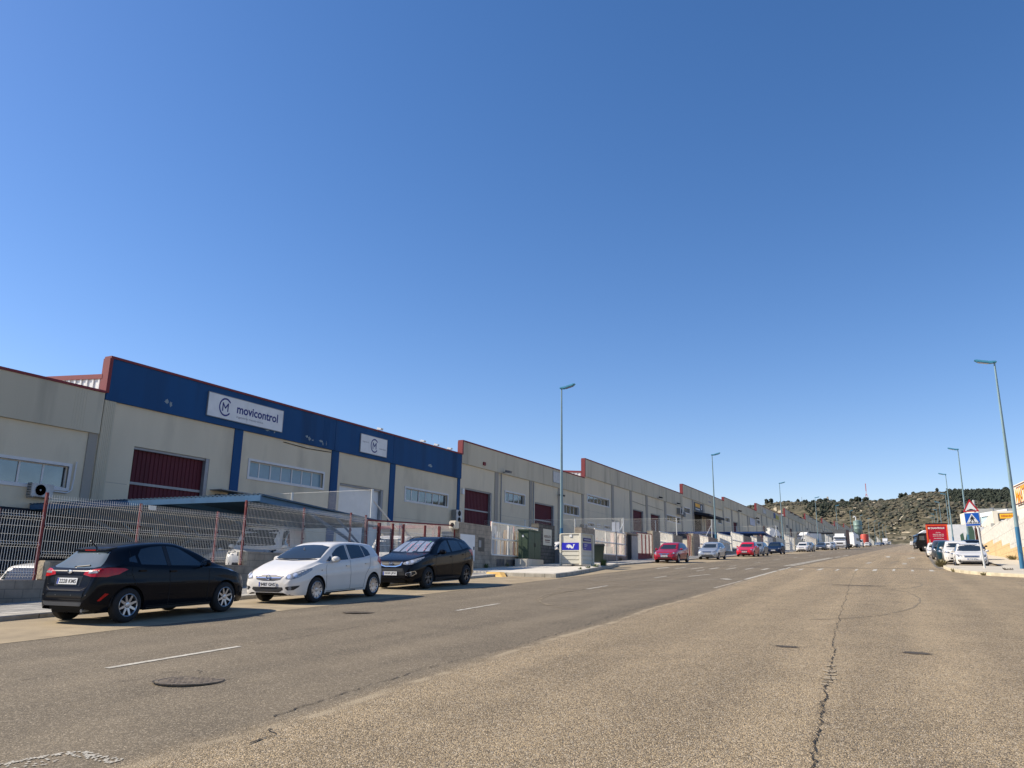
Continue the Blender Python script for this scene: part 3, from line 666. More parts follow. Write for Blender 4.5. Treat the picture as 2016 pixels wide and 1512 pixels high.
text('ingeniería mecatrónica', 'lettering', M_grey_ink, s1, M_XF(FX+.226, 31.45, 9.74), 2.0, .15, 0)
s2 = signboard('company_sign', 'small white sign with a centred ring emblem, right half of the blue parapet', 41.44, 44.38, 9.43, 10.64)
ring_logo(s2, 42.95, 10.03, .48, FX+.226)
text('ingeniería', 'lettering', M_grey_ink, s2, M_XF(FX+.226, 41.97, 10.15), .7, .12, 0); text('mecatrónica', 'lettering', M_grey_ink, s2, M_XF(FX+.226, 43.88, 9.92), .75, .12, 0)
s3 = signboard('shop_sign', 'yellow and white lettered dark sign above the awning of a grey warehouse', 131.6, 137.0, 12.5, 13.95, mat('sign_dark', (.05, .055, .06), .6), x=FX+.07)
b = MB(); b.box(FX+.15, FX+.16, 131.8, 135.0, 13.2, 13.8); b.build('yellow_panel', mat('sign_yellow', srgb(230, 165, 30), .6), s3)
b = MB(); b.lathe([(.38, .0), (.38, .02), (.2, .02), (.2, 0)], (FX+.15, 136.0, 13.3), 'X', 20); b.build('emblem', M_white, s3)
b = MB(); b.box(FX+.15, FX+.158, 132.0, 134.8, 12.78, 12.95); b.build('white_strip', M_white, s3)
signboard('notice_board', 'blank pale lilac board under the parapet beyond the white lorry cab', 180.5, 186.6, 13.2, 14.8, mat('board_pale', (.48, .49, .55), .6), x=FX+.03)
signboard('notice_board', 'small blank off-white board on the grey parapet behind the tall lamp post', 73.2, 75.6, 10.9, 12.0, mat('board_grey', (.50, .50, .48), .7), x=FX+.14, th=.04)
s4 = signboard('parapet_sign', 'small blue and yellow panel on a far grey parapet', 213.5, 216.5, 17.0, 18.3, mat('board_blue', srgb(40, 60, 120), .6), x=FX+.14)
b = MB(); b.box(FX+.14, FX+.2, 216.9, 222, 17.0, 18.0); b.build('yellow_panel', mat('board_yellow', srgb(170, 160, 60), .7), s4)
signboard('notice_board', 'small pale square board on a far grey parapet, left of the blue and yellow panel', 197.6, 201.8, 17.1, 18.0, MATS['board_grey'], x=FX+.14)
t = thing('parapet_emblem', 'small navy outline emblem painted high on the grey parapet near the second lamp post', 'emblem', (FX+.15, 142.5, 14.9))
b = MB()
for k in range(5): a = .5+k*.35; b.box(FX+.141, FX+.15, 142+math.cos(a)*.7, 142.25+math.cos(a)*.7, 15.2+math.sin(a)*.5, 15.3+math.sin(a)*.5)
for k in range(4): b.box(FX+.141, FX+.15, 141.6+k*.5, 141.85+k*.5, 14.75, 15.0)
b.build('mark', M_logo, t)

def ac_unit(label, x, y, z, w_=.85, h=.6, d=.35, fans=1, group='air conditioning units on the warehouse fronts'):
    t = thing('air_conditioner', label, 'air conditioner', (x, y, z), group)
    b = MB(); b.box(x+.02, x+.02+d, y-w_/2, y+w_/2, z, z+h); b.build('casing', mat('ac_casing', (.50, .49, .46), .5), t, bevel=.02)
    for k in range(fans):
        zc = z+h*(k+.5)/fans; r = min(w_*.36, h/fans*.44); yc = y-(w_*.1 if fans == 1 else 0)
        f = MB(); f.lathe([(r, 0), (r, .012), (r*.92, .012), (r*.92, -.0)], (x+.02+d, yc, zc), 'X', 28)
        for q in range(5): f.lathe([(r*(.2+.15*q), .006), (r*(.23+.15*q), .006)], (x+.02+d, yc, zc), 'X', 24)
        f.lathe([(r*.2, .004), (.0001, .014)], (x+.02+d, yc, zc), 'X', 16)
        g = f.build('fan_grille', mat('ac_grille', (.36, .36, .36), .5), t)
        v = MB(); v.lathe([(r*.95, .003), (.0001, .003)], (x+.02+d, yc, zc), 'X', 24); v.build('fan', mat('fan_grey', (.09, .09, .092), .6), g)
    s = MB()
    for k in range(int(h/.07)): s.box(x+.05, x+d-.03, y-w_/2-.006, y-w_/2+.003, z+.04+k*.07, z+.075+k*.07)
    s.build('side_vent', M_black, t)
    br = MB(); br.box(x, x+d+.04, y-w_/2+.05, y-w_/2+.09, z-.05, z); br.box(x, x+d+.04, y+w_/2-.09, y+w_/2-.05, z-.05, z); br.build('bracket', M_rail, t)
ac_unit('white air conditioner with one round fan under the wide window at the left edge', FX, 20.25, 4.40, .95, .56)
pp = MB(); pp.tube([(FX+.1, 20.7, 4.72), (FX+.1, 21.5, 4.70), (FX+.1, 21.68, 4.85), (FX+.1, 21.72, 5.4), (FX+.1, 21.74, 6.1)], .035, 8)
tag(pp.build('drain_pipe', M_frame, smooth=True), 'thin white pipe bending up beside the wide window at the left edge', 'pipe')
ac_unit('tall double fan air conditioner beside the last pilaster of the blue warehouse', FX, 54.1, 5.45, .9, 1.05, .5, 2)
ac_unit('double air conditioner between two grey warehouses, left of the yellow sign', FX, 121.3, 11.1, 1.6, .95, .6, 1)
ac_unit('small air conditioner beside the double one, left of the yellow sign', FX, 124.0, 11.0, .9, .7, .4, 1)
ac_unit('dark air conditioner right of the window behind the tall lamp post', FX, 81.3, 6.0, .9, 1.1, .5, 2)
for lab, pts in (('black cable looping under the blue parapet between the two white signs', [(FX+.03, 34.4, 8.98), (FX+.03, 36.5, 8.9), (FX+.03, 38.7, 8.98)]), ('thin grey downpipe at the left side of the second crimson door', [(FX+.08, 68.75, 10.4), (FX+.08, 68.75, 3.2)]), ('thin grey downpipe beside the window left of the tall lamp post', [(FX+.08, 62.0, 10.4), (FX+.08, 62.0, 3.0)]), ('black cable along the wall above the two crimson doors of the long warehouse', [(FX+.03, 99, 11.2), (FX+.03, 104.6, 11.05), (FX+.03, 106, 11.2), (FX+.03, 113, 11.1)])):
    b = MB(); b.tube(pts, .022 if 'cable' in lab else .05, 5); tag(b.build('cable' if 'cable' in lab else 'downpipe', M_black if 'cable' in lab else M_rail), lab, 'cable' if 'cable' in lab else 'pipe')
# canopy over an air conditioner beside the first crimson door
t = thing('canopy', 'small grey sheet canopy over two dark units beside the crimson door of the blue warehouse', 'canopy', (FX, 30.0, 5.3))
b = MB(); b.box(FX, FX+.9, 29.35, 31.3, 5.62, 5.66, 5.58, 5.62); b.build('sheet', M_rail, t)
b = MB(); b.box(FX+.05, FX+.4, 29.7, 30.3, 4.9, 5.45); b.box(FX+.05, FX+.4, 30.5, 31.1, 4.9, 5.4); b.build('units', mat('dark_grey_metal', (.07, .075, .08), .6), t)
# black awning
t = thing('awning', 'black awning above the dark entrance of the warehouse with the yellow sign', 'awning', (FX, 136, 11.6))
b = MB(); b.prism([(FX, 131.2, 12.35), (FX+2.6, 131.2, 11.9), (FX+2.6, 131.2, 11.55), (FX, 131.2, 11.9)], (0, 11.5, 0)); b.build('cover', mat('awning_black', (.02, .022, .03), .8), t)
t = thing('awning', 'dark far awning on a grey warehouse left of the lorry', 'awning', (FX, 300, 17))
b = MB(); b.prism([(FX, 296, 17.6), (FX+2.2, 296, 17.2), (FX+2.2, 296, 16.9), (FX, 296, 17.0)], (0, 9, 0)); b.build('cover', MATS['awning_black'], t)
M_flood = mat('floodlight_grey', (.16, .16, .17), .5)
def flood(label, y, z, up=.12, m=None, x=FX+.14, s=1):
    t = thing('floodlight', label, 'floodlight', (x, y, z), 'floodlights on the warehouse fronts')
    b = MB(); b.tube([(x, y, z), (x+.28*s, y, z+up*s)], .025*s, 6); b.build('arm', M_flood, t)
    b = MB(); b.prism([(x+.2*s, y-.14*s, z+up*s+.10*s), (x+.55*s, y-.14*s, z+up*s+.02*s), (x+.5*s, y-.14*s, z+up*s-.10*s), (x+.2*s, y-.14*s, z+up*s-.04*s)], (0, .28*s, 0)); b.build('head', m or M_flood, t)
for i, yy in enumerate((43.1, 48.5, 50.4, 52.35)): flood(['pale floodlight on the blue parapet above the small square sign', 'pale floodlight on the blue parapet, second from the left', 'pale floodlight on the blue parapet, third from the left', 'pale floodlight on the blue parapet nearest the grey warehouse'][i], yy, 11.15, .08, M_white)
flood('twin grey floodlight under the parapet of the first grey warehouse after the blue one', 62.2, 10.5, .05, s=1.5)
flood('black floodlight under the grey parapet, left of the tall lamp post', 74.6, 9.7, -.05, M_black, FX+.06, 1.4)
flood('black floodlight above the second crimson door of the long grey warehouse', 110.0, 12.55, .1, M_black, s=1.4); flood('black floodlight near the right end of the long grey warehouse', 119.5, 12.5, .1, M_black, s=1.4)
flood('dark floodlight left of the far white lorry cab', 166, 14.9, .1, M_black, s=2); flood('dark floodlight over the blank pale lilac board', 186, 14.8, .1, M_black, s=2)
for i, yy in enumerate((242, 250, 262, 290, 300, 312)): flood(['dark far floodlight on the red edged parapet, first of three', 'dark far floodlight on the red edged parapet, second of three', 'dark far floodlight on the red edged parapet, third of three', 'dark far floodlight behind the third left lamp post', 'dark far floodlight right of the third left lamp post', 'dark far floodlight nearest the lorry roof'][i], yy, 20.4 if yy < 280 else 22.6, .0, M_black, s=2.2)
t = thing('alarm_box', 'red alarm box with a white siren low on the blue warehouse wall', 'alarm', (FX, 47.6, 5.0))
b = MB(); b.box(FX, FX+.14, 47.65, 48.05, 4.72, 4.98); b.build('box', M_redtrim, t); b = MB(); b.box(FX, FX+.12, 47.2, 47.45, 4.85, 5.08); b.build('siren', M_white, t)
t = thing('alarm_box', 'small red alarm box on the parapet of the first grey warehouse after the blue one', 'alarm', (FX+.14, 58.6, 10.75))
b = MB(); b.box(FX+.14, FX+.26, 58.4, 58.75, 10.7, 10.98); b.build('box', M_redtrim, t)
t = thing('wall_lamp', 'small white lamp box at the left edge of the crimson door after the blue warehouse', 'lamp', (FX, 55.2, 8.0)); b = MB(); b.box(FX, FX+.16, 55.12, 55.4, 7.9, 8.35); b.build('box', M_white, t)
# tall white letters on the second warehouse door
t = thing('door_lettering', 'tall narrow white letters low on the crimson door next to the blue warehouse', 'lettering', (FX-.25, 58, 5.0)); text('AERM', 'letters', M_white, t, M_XF(FX-.25, 57.25, 5.15), 1.25, .95, .0)
# graffiti
t = thing('graffiti', 'black scribbled graffiti low on the wall below the long window', 'graffiti', (FX, 36, 5))
b = MB(); rr = random.Random(3)
for k in range(4):
    yy = 34.9+k*.6; pts = []
    for i in range(22):
        a = i*.62; pts.append((FX+.012, yy+.30*math.cos(a)+.035*i, 4.95+.16*math.sin(a)*(1+.3*rr.random())-.012*i))
    b.tube(pts, .022, 4)
b.build('strokes', M_black, t)

# ================= BLOCK WALLS, FENCES, GATES =================
def wx(y): return -18.55-.047*(min(y, 45)-9) if y < 45 else -20.25-.003*(y-45)
def wall_piece(label, y0, y1, zt, th=.22, name='block_wall', group='concrete block walls along the left pavement', m=None, cap=False):
    x0, x1 = wx(y0), wx(y1)
    b = MB(); g0, g1 = gz(x0, y0)-.1, gz(x1, y1)-.1
    b.add([(x0-th, y0, g0), (x0, y0, g0), (x1, y1, g1), (x1-th, y1, g1), (x0-th, y0, zt), (x0, y0, zt), (x1, y1, zt), (x1-th, y1, zt)], ((0, 3, 2, 1), (4, 5, 6, 7), (0, 1, 5, 4), (1, 2, 6, 5), (2, 3, 7, 6), (3, 0, 4, 7)))
    o = b.build(name, m or M_block); tag(o, label, 'wall', group); return o
M_split = mat('split_face_block', (.44, .375, .27), .95, var=.3, scale=7, bump=1.0, bscale=18)
def stub(label, y, z0, z1):   # rough split face end block
    b = MB(); x = wx(y); b.box(x-.24, x+.02, y-.03, y+.13, z0, z1); o = b.build('end_block', M_split, bevel=.02); tag(o, label, 'block', 'rough end blocks of the stepped wall')
wall_piece('low stepped block wall with the lowest top, behind the black hatchback', 6, 11.93, 1.23)
wall_piece('middle height step of the block wall, between the black and the white hatchback', 11.93, 18.55, 1.69)
wall_piece('highest step of the block wall, behind the white hatchback', 18.55, 25.3, 2.12)
stub('rough pale end block beside the black hatchback', 11.93, 1.24, 1.68); stub('rough pale end block left of the white hatchback', 18.55, 1.70, 2.12)
def mesh_panel(y0, y1, z0, z1, wire=.0058, sp=.064, m=None, root=None, dx=-.1, bends=True, hs=.2, xf=None, name='mesh_panel'):
    b = MB(); X = xf or wx; n = max(2, int((y1-y0)/sp)); H = z1-z0
    zz = []
    if bends:
        for zc in (z0+.10, z0+H*.5, z1-.14): zz += [(zc-.06, 0), (zc, .035), (zc+.06, 0)]
    prof = sorted([(z0, 0)]+zz+[(z1, 0)])
    for i in range(n+1):
        y = y0+(y1-y0)*i/n; x = X(y)+dx
        b.tube([(x+o, y, z) for z, o in prof], wire, 3, cap=False)
    hz = [z for z, o in prof[1:-1]]; z = z0+hs; wh_ = wire*.62 if bends else wire
    while z < z1-.1:
        if not any(abs(z-q) < .13 for q in hz): hz.append(z)
        z += hs
    for z in hz:
        o = .035 if any(abs(z-q[0]) < .001 and q[1] > 0 for q in prof) else 0
        b.tube([(X(y0)+dx+o, y0, z), (X(y1)+dx+o, y1, z)], wh_, 3, cap=False)
    return b.build(name, m or M_wire, root)
def fence(label, posts, panels, zpb, zpt, pm=None, group='white wire mesh fence sections', dx=-.1, pr=.028, **k):
    y0 = panels[0][0]; r = thing('mesh_fence', label, 'fence', (wx(y0), y0, gz(wx(y0), y0)), group)
    for p in posts:
        y, zb, zt = p if isinstance(p, tuple) else (p, zpb, zpt)
        b = MB(); x = wx(y)+dx; b.box(x-pr, x+pr, y-pr, y+pr, zb, zt)
        for q in range(4): zc = zb+(zt-zb)*(q+.5)/4; b.box(x-pr*.6, x+pr+.03, y-.02, y+.02, zc-.02, zc+.02)
        b.build('post', pm or M_postred, r)
    for a, c, p, q in panels:
        mesh_panel(a, c, p, q, root=r, dx=dx+.045, **k)
        if not k.get('bends', True):
            f = MB(); fr = .035+.0004*a; nn = max(1, round((c-a)/2.4))
            for zc in (p, (p+q)/2, q): f.tube([(wx(a)+dx+.06, a, zc), (wx(c)+dx+.06, c, zc)], fr, 4)
            for i in range(nn+1): yy = a+(c-a)*i/nn; f.tube([(wx(yy)+dx+.06, yy, p), (wx(yy)+dx+.06, yy, q)], fr, 4)
            f.build('panel_frame', M_wire, r)
    return r
fence('lowest white mesh fence section at the left edge of the photo', [(8.2, 1.1, 2.85), (10.68, 1.15, 2.84)], [(6.5, 8.2, 1.27, 2.82), (8.2, 10.68, 1.27, 2.82), (10.68, 11.72, 1.27, 2.82)], 0, 0)
fence('tall white mesh fence section behind the black hatchback, red posts', [(11.78, 1.1, 3.30), (14.52, 1.6, 3.27), (17.35, 1.6, 3.27)], [(11.82, 14.5, 1.74, 3.25), (14.54, 17.33, 1.74, 3.25), (17.37, 18.46, 1.74, 3.25)], 0, 0)
fence('highest white mesh fence section in front of the carport end, behind the white hatchback', [(18.51, 1.6, 3.72), (21.38, 2.0, 3.72), (24.15, 2.0, 3.76), (25.15, 2.0, 3.74)], [(18.55, 21.36, 2.19, 3.68), (21.4, 24.13, 2.19, 3.68), (24.17, 25.13, 2.19, 3.68)], 0, 0)
tl = thing('fence_tag', 'small pale plastic tag tied to the top of the fence above the black hatchback', 'tag', (wx(14.6), 14.6, 3.2)); b = MB(); b.box(wx(14.9)-.05, wx(14.9)-.03, 14.75, 14.98, 3.12, 3.24); b.build('tag', M_gal, tl)

# sliding gate with red frame
def red_gate(label, y0, y1, z0, z1, ups, z1b=None, panel=None, dx=-.25, name='sliding_gate', wires=.09, group='red framed gates'):
    z1b = z1b or z1; r = thing(name, label, 'gate', (wx(y0), y0, gz(wx(y0), y0)), group); f = MB(); x0, x1 = wx(y0)+dx, wx(y1)+dx
    f.tube([(x0, y0, z1), (x1, y1, z1b)], .035, 6); f.tube([(x0, y0, z0), (x1, y1, z0+(z1b-z1))], .05, 6)
    f.tube([(x0, y0, z0), (x0, y0, z1)], .035, 6); f.tube([(x1, y1, z0), (x1, y1, z1b)], .035, 6)
    f.build('frame', M_redtrim, r)
    for y in ups:
        b = MB(); x = wx(y)+dx; k = (y-y0)/(y1-y0); b.box(x-.06, x+.06, y-.05, y+.05, z0-.2, z1-.08+(z1b-z1)*k); b.build('upright', M_postred, r)
    n = int((y1-y0)/wires); m_ = MB()
    for i in range(n+1): y = y0+(y1-y0)*i/n; m_.box(wx(y)+dx-.02, wx(y)+dx-.006, y-.009, y+.009, z0, z1+(z1b-z1)*i/n)
    for q in (.35, .7): zc = z0+(z1-z0)*q; m_.tube([(x0-.013, y0, zc), (x1-.013, y1, zc+(z1b-z1))], .01, 4)
    m_.build('wire_infill', M_wire, r)
    if panel:
        b = MB(); b.add([(x0+.03, y0, z0-panel), (x1+.03, y1, z0-panel+(z1b-z1)), (x1+.03, y1, z0), (x0+.03, y0, z0)], ((0, 1, 2, 3),)); b.build('bottom_panel', M_redtrim, r)
    return r
red_gate('wide sliding gate with red uprights behind the black off-roader', 25.45, 32.75, 2.05, 3.57, (26.3, 27.3, 28.15, 29.95, 31.25), 3.80)
# cream porch behind the gate's right end
t = thing('entrance_kiosk', 'small cream kiosk with a red beam and dark glazing, right of the wide sliding gate', 'kiosk', (-22, 33, 1.6))
b = MB(); b.box(-23.6, -20.6, 31.9, 34.6, 1.4, 3.62); b.build('walls', M_cream, t)
b = MB(); b.box(-23.8, -20.2, 31.4, 34.7, 3.62, 3.76); b.box(-20.36, -20.24, 31.45, 31.6, 1.5, 3.62); b.build('red_beam', M_redtrim, t)
b = MB(); b.box(-20.605, -20.585, 32.6, 34.3, 2.4, 3.5); b.build('glazing', M_wglass, t)
b = MB(); b.box(-20.6, -20.56, 33.4, 33.46, 2.4, 3.5); b.box(-20.6, -20.56, 32.55, 34.35, 3.5, 3.56); b.build('glazing_frame', M_frame, t)
wall_piece('tall block pillar wall with the white meter door, right of the black off-roader', 32.82, 36.3, 3.98, .5, 'block_pillar', 'block pillars along the left pavement')
t = thing('meter_cabinet', 'white metal meter door set in the tall block pillar behind the off-roader', 'meter cabinet', (wx(33.3), 33.3, 2.2)); x = wx(33.4)
b = MB(); b.box(x-.02, x+.03, 32.9, 34.35, 2.15, 3.42); b.build('door', M_white, t, bevel=.01); b = MB(); b.box(x+.03, x+.05, 34.2, 34.27, 2.7, 2.85); b.build('handle', M_black, t)
t = thing('intercom_recess', 'recessed intercom panel in the tall block pillar, right of the white meter door', 'intercom', (wx(35), 35, 2.6)); x = wx(35.1)
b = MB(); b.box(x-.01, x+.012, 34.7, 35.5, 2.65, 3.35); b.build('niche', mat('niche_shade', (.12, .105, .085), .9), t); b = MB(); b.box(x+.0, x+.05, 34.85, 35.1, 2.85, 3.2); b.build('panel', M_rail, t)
t = thing('pillar_lit_corner', 'pale block painted as the sunlit top left corner of the tall block pillar', 'lamp', (wx(32.8), 32.75, 3.8)); b = MB(); b.box(wx(32.8)-.4, wx(32.8)+.0, 32.45, 32.80, 3.62, 4.02); b.build('box', M_cream, t, bevel=.04); b = MB(); b.lathe([(.1, 0), (.08, -.03), (.0001, -.03)], (wx(32.8)-.2, 32.45, 3.82), 'Y', 16); b.build('lens', M_dark, t)  # cream block stands in for the pillar's sunlit face, no real lamp there
wall_piece('low block wall with two grey plaster patches, between two block pillars', 36.32, 42.78, 2.5)
t = thing('plaster_patch', 'two dark grey plaster patches low on the block wall left of the green cabinet', 'plaster patch', (wx(38), 38, 2))
b = MB()
for a, c in ((37.0, 38.0), (38.25, 39.6)):
    b.add([(wx(a)+.008, a, 1.95), (wx(c)+.008, c, 1.98), (wx(c)+.008, c, 2.34), (wx(a)+.008, a, 2.32)], ((0, 1, 2, 3),))
b.build('render', mat('grey_plaster', (.10, .095, .09), .95, var=.3, scale=4), t)
fence('white mesh fence with blue and orange strips behind it, right of the tall block pillar', [(36.5, 2.4, 4.25), (39.4, 2.4, 4.22), (41.6, 2.4, 4.2)], [(36.45, 42.7, 2.52, 4.2)], 0, 0, sp=.11, wire=.009, bends=False, hs=.8, pm=mat('post_pink', srgb(188, 130, 124), .6, var=.2, scale=5))
t = thing('striped_screen', 'screen of pale blue, orange and white vertical slats behind the mesh fence', 'screen', (-20.2, 39.5, 2.5))
ms = [mat('slat_blue', srgb(120, 138, 160), .6), mat('slat_orange', srgb(176, 140, 90), .6), mat('slat_white', (.62, .60, .56), .6)]
rr = random.Random(12)
for i in range(60):
    y = 36.5+i*.103; k = rr.choice((0, 0, 1, 2, 2, 1)) if i % 7 else 2; zt = 4.1 if rr.random() < .6 else rr.uniform(3.2, 4.0)
    b = MB(); b.box(wx(y)-.45, wx(y)-.42, y, y+.075, 2.55, zt-.15*k); b.build('slat', ms[k], t)
wall_piece('block pillar with the small cream plate, behind the green cabinet', 42.8, 45.4, 4.55, .5, 'block_pillar', 'block pillars along the left pavement', brick_mat('dark_block', (.13, .12, .10), (.11, .10, .085), (.06, .055, .045), .41, .205))
t = thing('wall_plate', 'small cream company plate with brown writing on the block pillar by the green cabinet', 'plate', (wx(44), 44, 3.4)); x = wx(44)
b = MB(); b.box(x, x+.03, 43.5, 44.75, 3.3, 4.28); b.build('plate', M_cream, t); text('RESIDUOS', 'lettering', mat('ink_brown', srgb(90, 50, 40)), t, M_XF(x+.034, 44.12, 3.83), .95, .15, 0, bold=.02)
b = MB(); b.box(x+.03, x+.033, 43.75, 44.5, 3.58, 3.64); b.box(x+.03, x+.033, 43.8, 44.45, 3.48, 3.52); b.build('small_lines', MATS['ink_brown'], t)
# green electrical cabinet on its plinth
t = thing('electrical_cabinet', 'dark green double door electrical cabinet on a concrete plinth', 'electrical cabinet', (-19.3, 41.0, gz(-19.3, 41)))
M_green = mat('cabinet_green', srgb(58, 76, 56), .6, var=.12, scale=2)
MC = Matrix.Translation((-19.42, 40.3, gz(-19.4, 40.3)+.1)) @ Matrix.Rotation(R(6), 4, 'Z')
b = MB(); b.box(-.5, .28, -1.25, 1.35, -.2, .42, M=MC); b.build('plinth', M_concrete, t, bevel=.02)
b = MB(); b.box(-.42, .16, -.95, 1.12, .42, 1.95, M=MC); b.build('body', M_green, t, bevel=.015)
b = MB(); b.box(-.46, .21, -1.0, 1.17, 1.95, 2.03, M=MC); b.build('lid', M_green, t)
for a, c in ((-.93, .06), (.10, 1.10)):
    b = MB(); b.box(.16, .18, a, c, .47, 1.92, M=MC); d_ = b.build('door', M_green, t); e = MB(); e.box(.18, .20, (.0 if a < 0 else .16), (.04 if a < 0 else .2), 1.1, 1.3, M=MC); e.build('handle', M_black, d_)
b = MB(); b.box(-.2, -.1, -.953, -.95, 1.6, 1.72, M=MC); b.build('sticker', M_white, t)
t = thing('concrete_bollard', 'pale concrete post beside the block pillar behind the lamp post', 'post', (-19.6, 45.8, 2.1)); b = MB(); b.box(-19.75, -19.45, 45.6, 45.95, 2.05, 3.2); b.build('post', M_concrete, t, bevel=.02)
t = thing('traffic_cone_block', 'grey slab leaning at the driveway edge behind the lamp post', 'slab', (-19.9, 45.5, 2.1)); b = MB(); b.box(-20.3, -19.85, 45.42, 45.55, 2.05, 3.1); b.build('slab', M_rail, t)
wall_piece('block pillar directly behind the recycling container', 49.9, 52.4, 4.74, .5, 'block_pillar', 'block pillars along the left pavement')
wall_piece('low block wall between the recycling container and the meter hut', 52.42, 59.2, 3.05)
fence('white mesh fence with pinkish posts, right of the recycling container', [(52.5, 2.9, 4.8), (54.8, 2.9, 4.8), (57.2, 2.9, 4.85), (59.0, 2.9, 4.9)], [(52.45, 59.1, 3.08, 4.78)], 0, 0, sp=.10, wire=.010, bends=False, hs=.8, pm=M_postred)
t = thing('site_clutter', 'pile of pale sheets and red trestles behind the mesh fence right of the container', 'clutter', (-22, 55.5, 2.9))
rr = random.Random(5); b = MB(); c = MB(); d = MB()
for i in range(9): y = 52.8+i*.7; b.box(-22-rr.random(), -21.8, y, y+.5, 2.6, 3.4+rr.random()*1.0)
for i in range(5): y = 53.3+i*1.1; c.tube([(-21.3, y-.4, 2.8), (-21.3, y, 4.3), (-21.3, y+.45, 2.8)], .035, 5)
d.box(-21.9, -21.2, 57.0, 58.7, 2.8, 3.75)
b.build('sheets', M_white, t); c.build('trestles', M_postred, t); d.build('crate', M_cream, t)
t = thing('meter_hut', 'portal with a dark doorway and a grey door leaf, left of the red gate', 'hut', (wx(60.5), 60.5, gz(-20.4, 60)))
x = wx(60); b = MB(); b.box(x-.9, x-.7, 59.25, 61.9, 2.5, 4.85); b.box(x-.9, x+.1, 59.2, 62.0, 4.78, 4.9); b.box(x-.7, x+.05, 59.2, 59.3, 2.5, 4.78); b.build('walls', M_block, t)
b = MB(); b.box(x-.06, x-.02, 59.3, 60.4, 2.75, 4.75); b.build('doorway', M_dark, t); b = MB(); b.box(x-.05, x+.06, 60.42, 61.9, 2.9, 4.72); b.build('door_leaf', mat('door_grey', (.36, .34, .31), .6, dirt=((.22, .2, .17), .5, 2)), t); b = MB(); b.box(x-.05, x+.12, 60.35, 61.95, 2.5, 2.9); b.box(x-.05, x+.1, 59.25, 60.35, 2.5, 2.74); b.build('step', M_concrete, t)
b = MB()
for z in (3.2, 3.9, 4.5): b.box(x-.02, x+.05, 59.12, 59.32, z, z+.06)
b.build('hinges', M_black, t)
b = MB(); b.box(x-1.2, x-.95, 58.95, 59.1, 2.8, 4.85); b.box(x-.5, x-.3, 58.95, 59.1, 2.8, 4.85); tag(b.build('gate_posts', mat('post_cream_red', srgb(225, 190, 175), .7)), 'two pinkish white gate posts at the left of the dark doorway', 'gate post')
red_gate('sliding gate with solid red bottom panel, left of the red hatchback', 62.1, 66.2, 3.35, 5.02, (63.3, 64.3, 65.3), 5.1, panel=.75, dx=-.05, wires=.1)
wall_piece('block pillar right behind the red hatchback', 66.3, 68.45, 5.42, .5, 'block_pillar', 'block pillars along the left pavement'); stub('rough end block on the pillar behind the red hatchback', 66.3, 2.7, 5.42)
fence('white mesh fence above the bonnet of the red hatchback', [(68.5, 3.6, 5.45), (72.7, 3.6, 5.45)], [(68.5, 72.75, 3.7, 5.44)], 0, 0, sp=.1, wire=.012, bends=False, hs=.8, pm=M_wire)
wall_piece('low block wall behind the red hatchback', 68.47, 72.78, 3.7)
wall_piece('block pillar between the red hatchback and the cream garden wall', 72.8, 76.1, 5.42, .5, 'block_pillar', 'block pillars along the left pavement')
t = thing('cream_wall', 'cream rendered wall inside the yard between the red hatchback and the silver hatchback', 'wall', (-24, 80, 3.2)); b = MB(); b.box(-27, -21.0, 80.5, 80.7, 2.9, 5.3); b.build('wall', M_cream, t)
red_gate('narrow red gate frame between the red hatchback and the silver hatchback', 78.9, 80.2, 3.4, 5.75, (79.5,), wires=.3, group='red framed gates')
wall_piece('block pillar with a pale strip, left of the silver hatchback', 80.3, 82.9, 5.92, .5, 'block_pillar', 'block pillars along the left pavement'); stub('pale rough end block left of the silver hatchback', 80.3, 3.4, 5.92)
fence('white mesh fence with washed pink backing, left of the silver hatchback', [(83, 4, 5.95), (86.2, 4, 5.9)], [(83.0, 86.8, 4.1, 5.9)], 0, 0, sp=.1, wire=.013, bends=False, hs=.8, pm=M_wire)
wall_piece('low block wall left of the silver hatchback', 82.92, 86.9, 4.1)
wall_piece('block pillar behind the silver hatchback', 86.92, 91.6, 5.9, .5, 'block_pillar', 'block pillars along the left pavement')
fence('bright white mesh fence between the second lamp post and the red saloon', [(92, 4.6, 6.6), (95.5, 4.6, 6.6), (99.3, 4.6, 6.6)], [(91.9, 99.4, 4.75, 6.55)], 0, 0, sp=.12, wire=.016, bends=False, hs=.9, pm=M_wire)
fence('bright white mesh fence step above the red saloon', [(99.6, 5, 7.1), (103, 5, 7.1), (106.8, 5, 7.1)], [(99.6, 106.9, 5.2, 7.08)], 0, 0, sp=.12, wire=.016, bends=False, hs=.9, pm=M_wire)
wall_piece('long low block wall behind the silver hatchback and the red saloon', 91.62, 106.9, 4.75)
for a, c, z, lb in ((107.2, 112.5, 7.05, 'block pillar above the roof of the red saloon'), (116.8, 120.8, 7.6, 'block pillar above the grey car behind the red saloon'), (130.9, 134.5, 8.1, 'block pillar right of the dark blue car')):
    wall_piece(lb, a, c, z, .5, 'block_pillar', 'block pillars along the left pavement')
fence('white mesh fence between the red saloon and the pillar beyond it', [(113, 5.6, 7.3)], [(112.6, 116.7, 5.9, 7.2)], 0, 0, sp=.15, wire=.02, bends=False, hs=.9, pm=M_wire)
fence('white mesh fence above the dark blue car', [(123, 6, 7.8), (130, 6, 7.8)], [(123.5, 130.8, 6.2, 7.8)], 0, 0, sp=.15, wire=.022, bends=False, hs=.9, pm=M_wire)
red_gate('light blue gate post frame left of the dark blue car', 121.0, 122.6, 5.5, 7.9, (121.8,), wires=.3, name='yard_gate')
